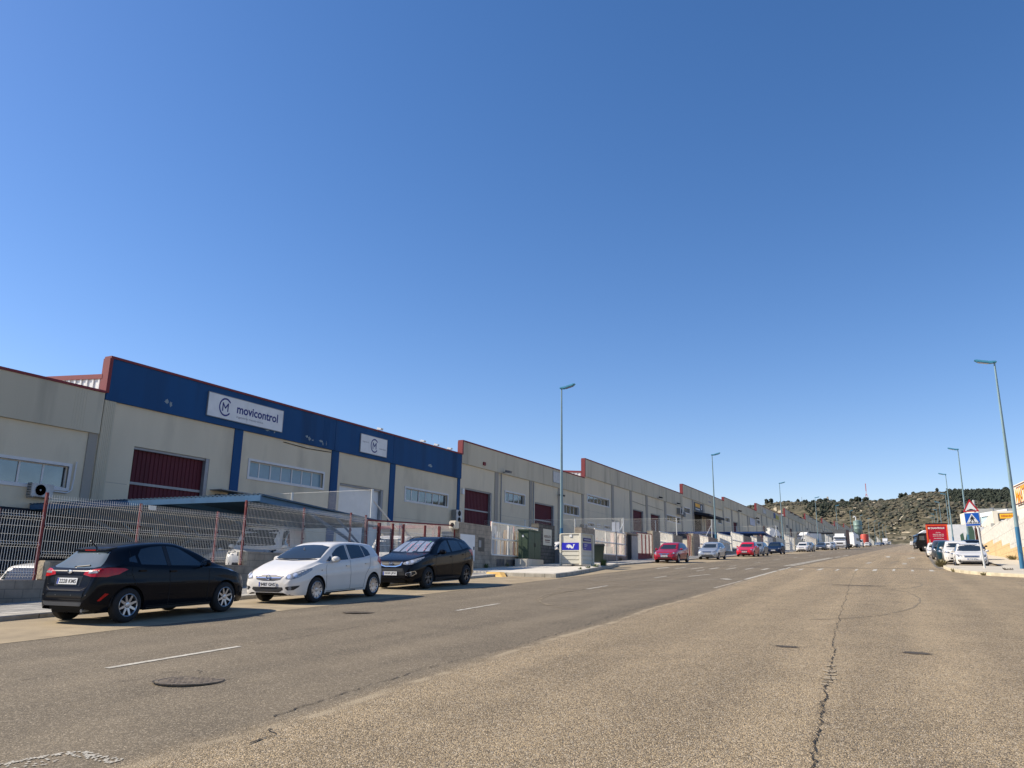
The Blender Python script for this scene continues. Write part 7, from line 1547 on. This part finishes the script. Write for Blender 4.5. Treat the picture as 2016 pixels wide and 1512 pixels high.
# ================= RIGHT SIDE WALLS AND BUILDINGS =================
def rwall(label, y0, y1, zb_, zt0, zt1, zo0, zo1, i):
    r = thing('retaining_wall', label, 'wall', (7.3, y0, zb_), 'stepped precast wall panels on the right'); x = 7.32
    b = MB(); b.add([(x, y0, zo0), (x, y1, zo1), (x, y1, zt1), (x, y0, zt0), (x+.3, y0, zo0), (x+.3, y1, zo1), (x+.3, y1, zt1), (x+.3, y0, zt0)], ((0, 1, 2, 3), (4, 7, 6, 5), (0, 3, 7, 4), (1, 5, 6, 2), (3, 2, 6, 7), (0, 4, 5, 1))); b.build('white_panels', M_precast, r)
    b = MB(); b.add([(x-.012, y0, zb_), (x-.012, y1, zb_+.0425*(y1-y0)), (x-.012, y1, zo1), (x-.012, y0, zo0), (x+.28, y0, zb_), (x+.28, y1, zb_+.0425*(y1-y0)), (x+.28, y1, zo1), (x+.28, y0, zo0)], ((0, 1, 2, 3), (4, 7, 6, 5), (0, 3, 7, 4), (1, 5, 6, 2), (3, 2, 6, 7))); b.build('ochre_base', M_ochre, r)
seg = [(61.5, 69.6, 6.15, 4.2), (69.6, 76.6, 6.35, 4.25), (76.6, 83.6, 6.9, 4.45), (83.6, 91.0, 7.15, 5.0), (91.0, 101.0, 7.4, 5.6), (101.0, 118.0, 7.85, 6.1)]
lb = ['right wall panel nearest the camera, at the photo edge', 'right wall panel just behind the largest lamp post', 'right wall panel left of the largest lamp post, with the shadow marks', 'right wall panel, fourth from the photo edge', 'right wall panel, fifth from the photo edge', 'farthest stepped wall panel, beside the white saloon']
for i, (a, c, zt, zo) in enumerate(seg): rwall(lb[i], a, c, gz(7.3, a)-.2, zt, zt, zo, zo, i)
def block_building(name, label, A, B, depth, zb_, zt, m, group=None, cat='building'):
    # front wall from A to B (x,y), extruded away from the street
    A = Vector((A[0], A[1], 0)); B = Vector((B[0], B[1], 0)); d = (B-A).normalized(); n = Vector((-d.y, d.x, 0)); 
    if n.y < 0: n = -n
    r = thing(name, label, cat, (A.x, A.y, zb_), group); b = MB()
    q = [A, B, B+n*depth, A+n*depth]; b.v = [(p.x, p.y, zb_) for p in q]+[(p.x, p.y, zt) for p in q]; b.f = [(0, 1, 5, 4), (1, 2, 6, 5), (2, 3, 7, 6), (3, 0, 4, 7), (4, 5, 6, 7)]
    b.build('wall', m, r); return r, A, B, d, n
M_creamR = mat('cream_panel', (.66, .61, .50), .85, var=.04, scale=.4, bump=.1, bscale=10)
def on_wall(A, d, n, u, z, off=.02): p = A+d*u-n*off; return Matrix(((d.x, 0, -n.x, p.x), (d.y, 0, -n.y, p.y), (0, 1, 0, z), (0, 0, 0, 1)))
r, A, B, d, n = block_building('shop_building', 'cream building with orange letters at the right edge of the photo', (9.05, 92.9), (11.6, 70.5), 30, 3, 11.0, M_creamR)
e = B-A; Mw = lambda u, z, off=.02: on_wall(A, d, n, u, z, off)
b = MB(); b.box(0, e.length, -.1, .25, 0, .22, M=Mw(0, 11.0, .0) @ Matrix.Rotation(0, 4, 'X')) if False else None
text('MATERIAL', 'lettering', mat('letters_orange', srgb(240, 150, 30), .6), r, Mw(4.9, 9.85, .16), 7.0, 1.5, 0, bold=.02)
b = MB()
for z in (10.72, 8.98): b.prism([tuple(Mw(u, zz, .13) @ Vector((0, 0, 0))) for u, zz in ((1.2, z), (14, z), (14, z+.1), (1.2, z+.1))], -n*.06)
b.build('letter_rails', MATS['ink_brown'], r)
b = MB(); b.prism([tuple(Mw(u, zz, .03) @ Vector((0, 0, 0))) for u, zz in ((2.4, 5.0), (9, 5.0), (9, 6.55), (2.4, 6.55))], n*.02); b.build('window', M_wglass, r)
b = MB(); b.prism([tuple(Mw(u, zz, .04) @ Vector((0, 0, 0))) for u, zz in ((2.2, 6.55), (9.2, 6.55), (9.2, 6.75), (2.2, 6.75))], n*.02); b.build('window_frame', M_frame, r)
b = MB()
for zz in (8.6, 7.4): b.prism([tuple(Mw(u, z2, .006) @ Vector((0, 0, 0))) for u, z2 in ((0, zz), (22, zz), (22, zz+.03), (0, zz+.03))], n*.02)
b.build('panel_joint', M_pil, r)
# gabled workshop with yellow sign
r, A, B, d, n = block_building('workshop_building', 'cream workshop with a sloping roof edge and a yellow sign, right of the road signs', (8.4, 132.0), (8.9, 117.6), 25, 4, 9.6, M_creamR)
r2, A, B, d, n = block_building('sign_building', 'cream front wall carrying the long yellow sign, behind the stepped wall', (8.95, 117.4), (14.5, 115.8), 20, 4, 10.35, M_creamR)
b = MB(); b.prism([(8.45, 131.5, 9.6), (8.9, 117.6, 9.6), (8.92, 117.4, 10.4), (8.9, 118.4, 10.4)], (.5, 0, 0)); b.build('gable', M_creamR, r)
Mw = lambda u, z, off=.02: on_wall(A, d, n, u, z, off)
b = MB(); b.prism([tuple(Mw(u, zz, .10) @ Vector((0, 0, 0))) for u, zz in ((.5, 8.9), (4.6, 8.9), (4.6, 10.1), (.5, 10.1))], n*.08); b.build('sign_board', MATS['sign_dark'], r2)
b = MB(); b.prism([tuple(Mw(u, zz, .14) @ Vector((0, 0, 0))) for u, zz in ((.7, 9.4), (2.9, 9.4), (2.9, 10.0), (.7, 10.0))], n*.03); b.build('yellow_panel', mat('panel_yellow', srgb(250, 180, 30), .6), r2)
text('REMARQUES', 'lettering', mat('ink_amber', srgb(190, 110, 20)), r2, Mw(1.8, 9.7, .16), 1.9, .3, 0, bold=.04)
b = MB(); b.prism([tuple(Mw(u, zz, .14) @ Vector((0, 0, 0))) for u, zz in ((.8, 9.0), (2.3, 9.0), (2.3, 9.2), (.8, 9.2))], n*.03); b.build('white_strip', M_white, r2)
t = thing('steel_canopy', 'pale steel canopy frame with a dark underside behind the stepped wall', 'canopy', (8, 104, 5)); b = MB(); b.box(7.7, 9.9, 103, 106.5, 7.75, 7.9); b.box(7.7, 9.9, 102.9, 103.0, 7.45, 7.55); b.box(7.75, 7.85, 103, 103.1, 5.5, 7.9); b.build('frame', M_frame, t); b = MB(); b.box(7.8, 9.9, 103.5, 106.4, 7.35, 7.72); b.build('soffit', M_black, t)
t = thing('red_roof_strip', 'thin reddish roof strip under the pale steel canopy', 'roof strip', (8, 101, 7)); b = MB(); b.box(7.7, 9.9, 101.0, 101.3, 7.15, 7.28); b.build('strip', M_redtrim, t)
t = thing('street_lamp', 'small grey lamp on the roof behind the yellow sign', 'street lamp', (12, 150, 11)); b = MB(); b.tube([(11.5, 150, 9), (11.5, 150, 13.3)], .08, 6); b.build('pole', M_rail, t); b = MB(); b.box(11.0, 11.6, 149.9, 150.1, 13.25, 13.4); b.build('lamp_head', M_rail, t)
r, A, B, d, n = block_building('warehouse_right', 'pale cream block with a flat roof left of the blue crossing sign', (7.35, 166), (9.5, 154), 20, 6, 13.6, M_creamR)
Mw = lambda u, z, off=.02: on_wall(A, d, n, u, z, off)
b = MB(); b.prism([tuple(Mw(u, zz, .01) @ Vector((0, 0, 0))) for u, zz in ((0, 11.6), (12.1, 11.6), (12.1, 11.65), (0, 11.65))], n*.02); b.build('panel_joint', M_pil, r)
r, A, B, d, n = block_building('warehouse_right', 'pale teal glazed hall corner behind the blue crossing sign', (9.6, 150), (12.5, 142), 20, 6, 11.9, mat('pale_teal', (.42, .52, .52), .4))
b = MB(); b.prism([(9.5, 149.6, 11.9), (12.6, 141.6, 11.9), (12.6, 141.6, 12.5), (9.5, 149.6, 12.5)], (.2, .1, 0)); b.build('fascia', M_white, r)
# dark green gate sail and brown clutter behind the parked row
t = thing('green_tarpaulin', 'dark green pointed tarpaulin screen between two lamp posts on the right', 'tarpaulin', (6.2, 120, 6)); b = MB(); b.prism([(5.55, 120, 6.6), (6.7, 120, 5.9), (6.75, 120, 8.0), (6.35, 120, 9.6)], (0, .06, 0)); b.build('sheet', mat('tarp_green', srgb(62, 92, 78), .8), t)
b = MB(); b.prism([(5.2, 121, 6.0), (5.6, 121, 6.6), (5.5, 121, 7.9), (5.1, 121, 7.6)], (0, .06, 0)); b.build('fold', MATS['tarp_green'], t)
t = thing('brown_gate', 'dark brown slatted gate behind the sign pole on the right', 'gate', (7, 118.5, 5)); b = MB()
for k in range(9): b.box(6.75+k*.22, 6.89+k*.22, 118.2, 118.3, 4.9, 8.6-.1*(k % 3))
b.build('slats', mat('gate_brown', srgb(84, 48, 40), .7), t); b = MB(); b.box(6.7, 8.7, 118.3, 118.36, 4.9, 8.3); b.build('backing', M_dark, t); b = MB(); b.prism([(7.4, 118.1, 7.3), (7.9, 118.1, 7.2), (7.8, 118.1, 8.4), (7.3, 118.1, 8.5)], (0, -.05, 0)); b.build('white_sheet', M_white, t)
t = thing('gate_pillar', 'pale pillar at the foot of the brown gate', 'pillar', (6.8, 116, 5)); b = MB(); b.box(6.85, 7.05, 116, 116.3, 4.8, 6.6); b.build('pillar', M_cream, t)

# ================= HILLS =================
SIL = spl([(-1.2, .075), (-.6, .080), (-.2011, .084), (-.1653, .0855), (-.1476, .0888), (-.1301, .0893), (-.1073, .0889), (-.0793, .0884), (-.0574, .0882), (-.0464, .0888), (-.0304, .0893), (-.0144, .0907), (-.0037, .0940), (.0095, .0973), (.0273, .0976), (.052, .0967), (.0713, .0965), (.0926, .0967), (.1071, .0983), (.1449, .1002), (.3, .098), (.7, .085)])
def fnoise(x, y):
    v = 0; a = 1
    for k in range(5):
        f = .006*2.1**k; v += a*(math.sin(x*f*1.3+y*f*.7+k*2.1+1.7*math.sin(y*f*.9+k))*math.cos(y*f*1.1-x*f*.5+k*1.3+1.3*math.sin(x*f*.8))); a *= .52
    return v
R0, R1 = 650, 1150
def hill_z(az, r):
    x, y = r*math.sin(az), r*math.cos(az); base = gz(x, 620)
    R1a = R1-130*max(0, min(1, (az+.05)/.08)); top = 1.52+R1a*SIL(az); t = (r-R0)/(R1a-R0)
    if t <= 0: return base-.05
    if t <= 1:
        s = t*t*(3-2*t)*.45+t*.55; return base+(top-base)*s+fnoise(x, y)*9*math.sin(math.pi*min(1, t))**.8*(1-.3*t)
    return top-(r-R1a)*.12+fnoise(x, y)*2*min(1, (t-1)*4)*0-(r-R1a)*.02
b = MB(); NA, NR = 260, 90; azs = [-.75+1.55*i/NA for i in range(NA+1)]; rs = [R0-20+(1500-R0+20)*j/NR for j in range(NR+1)]
for r_ in rs:
    for a in azs: b.v.append((r_*math.sin(a), r_*math.cos(a), hill_z(a, r_)))
w_ = NA+1; b.f = [(j*w_+i, j*w_+i+1, (j+1)*w_+i+1, (j+1)*w_+i) for j in range(NR) for i in range(NA)]
def hill_mat():
    m = bpy.data.materials.new('hill_scrubland'); m.use_nodes = True; t = m.node_tree; p = t.nodes['Principled BSDF']; p.inputs['Roughness'].default_value = 1; p.inputs['Specular IOR Level'].default_value = .1
    g = node(t, 'NewGeometry'); L = t.links.new
    def nz(s, d): n = node(t, 'TexNoise'); n.inputs['Scale'].default_value = s; n.inputs['Detail'].default_value = d; L(g.outputs[0], n.inputs['Vector']); return n.outputs[0]
    def mr(v, a, c, d=0, e=1): n = node(t, 'MapRange'); L(v, n.inputs[0]); [setattr(n.inputs[i+1], 'default_value', q) for i, q in enumerate((a, c, d, e))]; return n.outputs[0]
    def mx(f, a, c):
        n = node(t, 'MixRGB')
        for i, v in enumerate((f, a, c)):
            if isinstance(v, tuple): n.inputs[i].default_value = (*v, 1)
            else: L(v, n.inputs[i])
        return n.outputs[0]
    c = mx(mr(nz(.02, 5), .35, .65), (.15, .128, .082), (.108, .096, .062)); c = mx(mr(nz(.15, 5), .45, .6), c, (.066, .062, .04)); c = mx(mr(nz(.05, 7), .60, .70, 0, .8), c, (.30, .26, .19)); c = mx(mr(nz(.35, 4), .62, .74, 0, .7), c, (.26, .23, .17))
    L(c, p.inputs[0]); return m
o = b.build('hills', hill_mat(), smooth=True); o['kind'] = 'structure'
M_leaf = mat('scrub_leaf', (.044, .047, .029), .9, var=.35, scale=.2); M_leafdry = mat('scrub_olive', (.095, .083, .054), .9, var=.35, scale=.2); M_pine = mat('pine_needles', (.026, .034, .020), .9, var=.35, scale=.4); M_trunk = mat('pine_bark', (.09, .065, .045), .9)
rr = random.Random(77); random.seed(77)
bA, bB = MB(), MB(); n = 0
while n < 9500:
    az = rr.uniform(-.23, .19); r_ = rr.uniform(R0+5, 1140)
    x, y = r_*math.sin(az), r_*math.cos(az); dn = fnoise(x*2.2+50, y*2.2)
    if dn < rr.uniform(-.9, .5): continue
    s = (.45+1.7*rr.random()**2)*(1.3 if dn > .5 else 1); z = hill_z(az, r_)
    (bA if rr.random() < .55 else bB).blob((x, y, z+s*.2), s, 1, .3, (1.15, 1.15, .75)); n += 1
tag(bA.build('scrub', M_leaf), 'dark green scrub bushes covering the hillside', 'scrub', kind='stuff'); tag(bB.build('scrub', M_leafdry), 'olive brown low scrub covering the hillside', 'scrub', kind='stuff')
def crown(b, x, y, z, r, h, n, rr, sub=1):
    for i in range(n):
        a = rr.uniform(0, 6.28); q = rr.random()**.6; t_ = rr.uniform(0, 1); rad = r*math.sin(math.pi*(.18+.72*t_))*q
        b.blob((x+rad*math.cos(a), y+rad*math.sin(a), z+h*t_), r*rr.uniform(.16, .34), sub, .35)
wd = MB(); k = 0
while k < 760:
    az = rr.uniform(.034, .135) if rr.random() < .86 else rr.uniform(-.118, -.066); R1a = R1-130*max(0, min(1, (az+.05)/.08))
    t_ = rr.uniform(.5, .93) if az > 0 else rr.uniform(.4, .82); 
    if az > 0 and az < .035 and t_ > .8 and rr.random() < .8: continue
    r_ = R0+(R1a-R0)*t_; x, y = r_*math.sin(az), r_*math.cos(az)
    if fnoise(x*1.3, y*1.3) < -.35: continue
    z = hill_z(az, r_); s = rr.uniform(1.3, 2.4)
    for q in range(4): wd.blob((x+rr.uniform(-.6, .6)*s, y+rr.uniform(-.6, .6)*s, z+s*(.5+.35*q)), s*rr.uniform(.45, .75)*(1-.08*q), 1, .35)
    k += 1
tag(wd.build('pine_wood', M_pine), 'dense dark pine wood on the upper hillside', 'wood', kind='stuff')
def tree(label, az, el, wpx, hpx):
    R1a = R1-130*max(0, min(1, (az+.05)/.08)); r_ = R1a-4; x, y = r_*math.sin(az), r_*math.cos(az); z = hill_z(az, r_); px = r_/1700
    w_, h = wpx*px*.5*1.0, hpx*px; t = thing('pine_tree', label, 'tree', (x, y, z), 'trees standing out on the ridge')
    b = MB(); b.tube([(x, y, z-1), (x+.1, y, z+h*.45), (x, y, z+h*.8)], .35, 6, .12); b.tube([(x, y, z+h*.3), (x+w_*.4, y, z+h*.6)], .15, 5, .06); b.tube([(x, y, z+h*.35), (x-w_*.4, y+.5, z+h*.62)], .15, 5, .06); b.build('trunk', M_trunk, t)
    c = MB(); R_ = random.Random(int(az*1e5)); N = int(60+wpx*6)
    for i in range(N):
        a = R_.uniform(0, 6.28); u = R_.uniform(-1, 1); q = R_.random()**.4; s_ = math.sqrt(1-u*u); c.blob((x+w_*q*s_*math.cos(a), y+w_*q*s_*math.sin(a), z+h*.52+h*.44*q*u), R_.uniform(.10, .2)*min(w_, h)+.35, 1, .35)
    c.build('crown', M_pine, t)
for l, az, w_, h in (('double crowned pine at the left end of the ridge, above the grey roofs', -.1595, 9, 14), ('second pine of the pair at the left end of the ridge', -.1545, 8, 13), ('lone small pine on the ridge left of the antenna pole', -.1237, 6, 8), ('lone small bush pine right of the thin antenna', -.1165, 6, 6), ('wide dark pine, left of a pair, above the third lamp post', -.0990, 12, 8), ('wide dark pine, right of a pair, above the third lamp post', -.0925, 12, 9), ('small round pine between the wide pair and the mast', -.0842, 8, 6), ('round pine midway to the red and white mast', -.0748, 7, 8),
    ('dark pine clump, left of three below the mast', -.0640, 10, 8), ('largest dark pine of the clump below the mast', -.0580, 14, 12), ('dark pine right under the mast', -.0495, 12, 10), ('small pine right of the mast clump', -.0330, 8, 5), ('pale green tree left of the hilltop path', -.0120, 10, 12), ('second pale green tree by the hilltop path', -.0073, 7, 10), ('small dark pine right of the hilltop path', .0005, 6, 7), ('lone black tree on the summit above the red lorry', .0249, 5, 9),
    ('small ridge pine right of the summit', .0492, 6, 5), ('ridge pine beside the largest lamp post', .0905, 9, 7), ('ridge pine behind the largest lamp post', .0975, 9, 6), ('low ridge pine above the blue crossing sign', .0620, 7, 4), ('tall ridge pine behind the second right lamp post', .0425, 5, 7)):
    tree(l, az, 0, w_, h)
# red and white mast
az = -.0481; r_ = R1+6; x, y = r_*math.sin(az), r_*math.cos(az); z = hill_z(az, r_)-1; px = r_/1700
t = thing('radio_mast', 'red and white lattice radio mast on the ridge', 'mast', (x, y, z)); Hm = 41*px
M_mr = mat('mast_red', srgb(196, 110, 110), .6); M_mw = mat('mast_white', (.6, .6, .6), .6)
for k in range(8):
    z0, z1 = z+Hm*k/8, z+Hm*(k+1)/8; f0 = lambda q: max(.35, 3.2*(1-q*1.7)) if q < .55 else .28
    b = MB(); a0, a1 = f0(k/8), f0((k+1)/8)
    for sx, sy in ((1, 1), (1, -1), (-1, -1), (-1, 1)): b.tube([(x+sx*a0, y+sy*a0, z0), (x+sx*a1, y+sy*a1, z1)], .32, 4)
    for s in (1, -1): b.tube([(x-s*a0, y-a0, z0), (x+s*a1, y-a1, z1)], .12, 4); b.tube([(x-s*a0, y+a0, z0), (x+s*a1, y+a1, z1)], .12, 4)
    b.build('lattice_section', M_mr if k % 2 or k > 5 else M_mw, t)
b = MB(); b.box(x-2.6, x+2.6, y-2.6, y+2.6, z+Hm*.30, z+Hm*.33); b.build('platform', M_mw, t)
az = -.1192; r_ = R1; x, y = r_*math.sin(az), r_*math.cos(az); z = hill_z(az, r_); t = thing('antenna', 'thin antenna pole on the ridge left of the mast', 'antenna', (x, y, z)); b = MB(); b.tube([(x, y, z), (x, y, z+8)], .25, 5); b.build('pole', M_rail, t)
az = -.0905; x, y = r_*math.sin(az), r_*math.cos(az); z = hill_z(az, r_); t = thing('lattice_tower', 'short pale tower behind the wide dark pines', 'tower', (x, y, z)); b = MB(); b.prism([(x-2, y, z), (x+2, y, z), (x+1, y, z+8.5), (x-1, y, z+8.5)], (0, 2, 0)); b.build('body', mat('tower_pale', (.42, .38, .30), .8), t)
# path and bare rock on the hillside
def elev_r(az, el):
    lo, hi = R0, R1-130*max(0, min(1, (az+.05)/.08))
    r_ = lo
    while r_ < hi:
        if (hill_z(az, r_)-1.52)/r_ >= el: return r_
        r_ += 2
    return hi-2
PTH = [(.0014, .0930), (-.0028, .0877), (-.005, .0861), (-.0032, .0832), (-.0067, .0792), (-.0114, .073), (-.0168, .0657), (-.024, .0606), (-.0306, .0573)]
b = MB(); prev = None
for (a0, e0), (a1, e1_) in zip(PTH, PTH[1:]):
    for i in range(5):
        a = a0+(a1-a0)*i/5; r_ = elev_r(a, e0+(e1_-e0)*i/5); wv = random.uniform(.0006, .0013); cur = [(r_*math.sin(q), r_*math.cos(q), hill_z(q, r_)+.5) for q in (a-wv, a+wv)]
        cur2 = [(p[0], p[1]+3, p[2]) for p in cur]
        if prev: b.add(prev+cur[::-1], ((0, 1, 2, 3),))
        prev = cur
o = b.build('path', mat('path_dust', (.36, .32, .23), 1)); o['kind'] = 'structure'
b = MB(); rr = random.Random(31)
for azc, elc, wa, we in ((-.1500, .0815, .0022, .0035), (-.1455, .0780, .002, .002), (-.1378, .0815, .0025, .003), (-.062, .0815, .002, .0006), (-.0555, .078, .0012, .001), (-.066, .0855, .0016, .0008), (-.053, .0862, .0014, .0006), (-.0405, .0875, .0018, .0006), (.0062, .0895, .003, .001), (-.026, .0515, .006, .0007), (-.012, .0525, .006, .0008), (-.088, .072, .003, .0005), (-.075, .0765, .003, .0005), (.067, .075, .004, .0007), (-.02, .0575, .005, .0005)):
    c0 = len(b.v); n = 12
    for i in range(n):
        q = 6.283*i/n; a = azc+wa*math.cos(q)*rr.uniform(.6, 1.3); r_ = elev_r(a, elc+we*math.sin(q)*rr.uniform(.6, 1.3)); b.v.append((r_*math.sin(a), r_*math.cos(a), hill_z(a, r_)+.6))
    b.f.append(tuple(range(c0, c0+n)))
o = b.build('bare_rock', mat('rock_pale', (.40, .33, .22), 1, var=.2, scale=.3)); o['kind'] = 'structure'
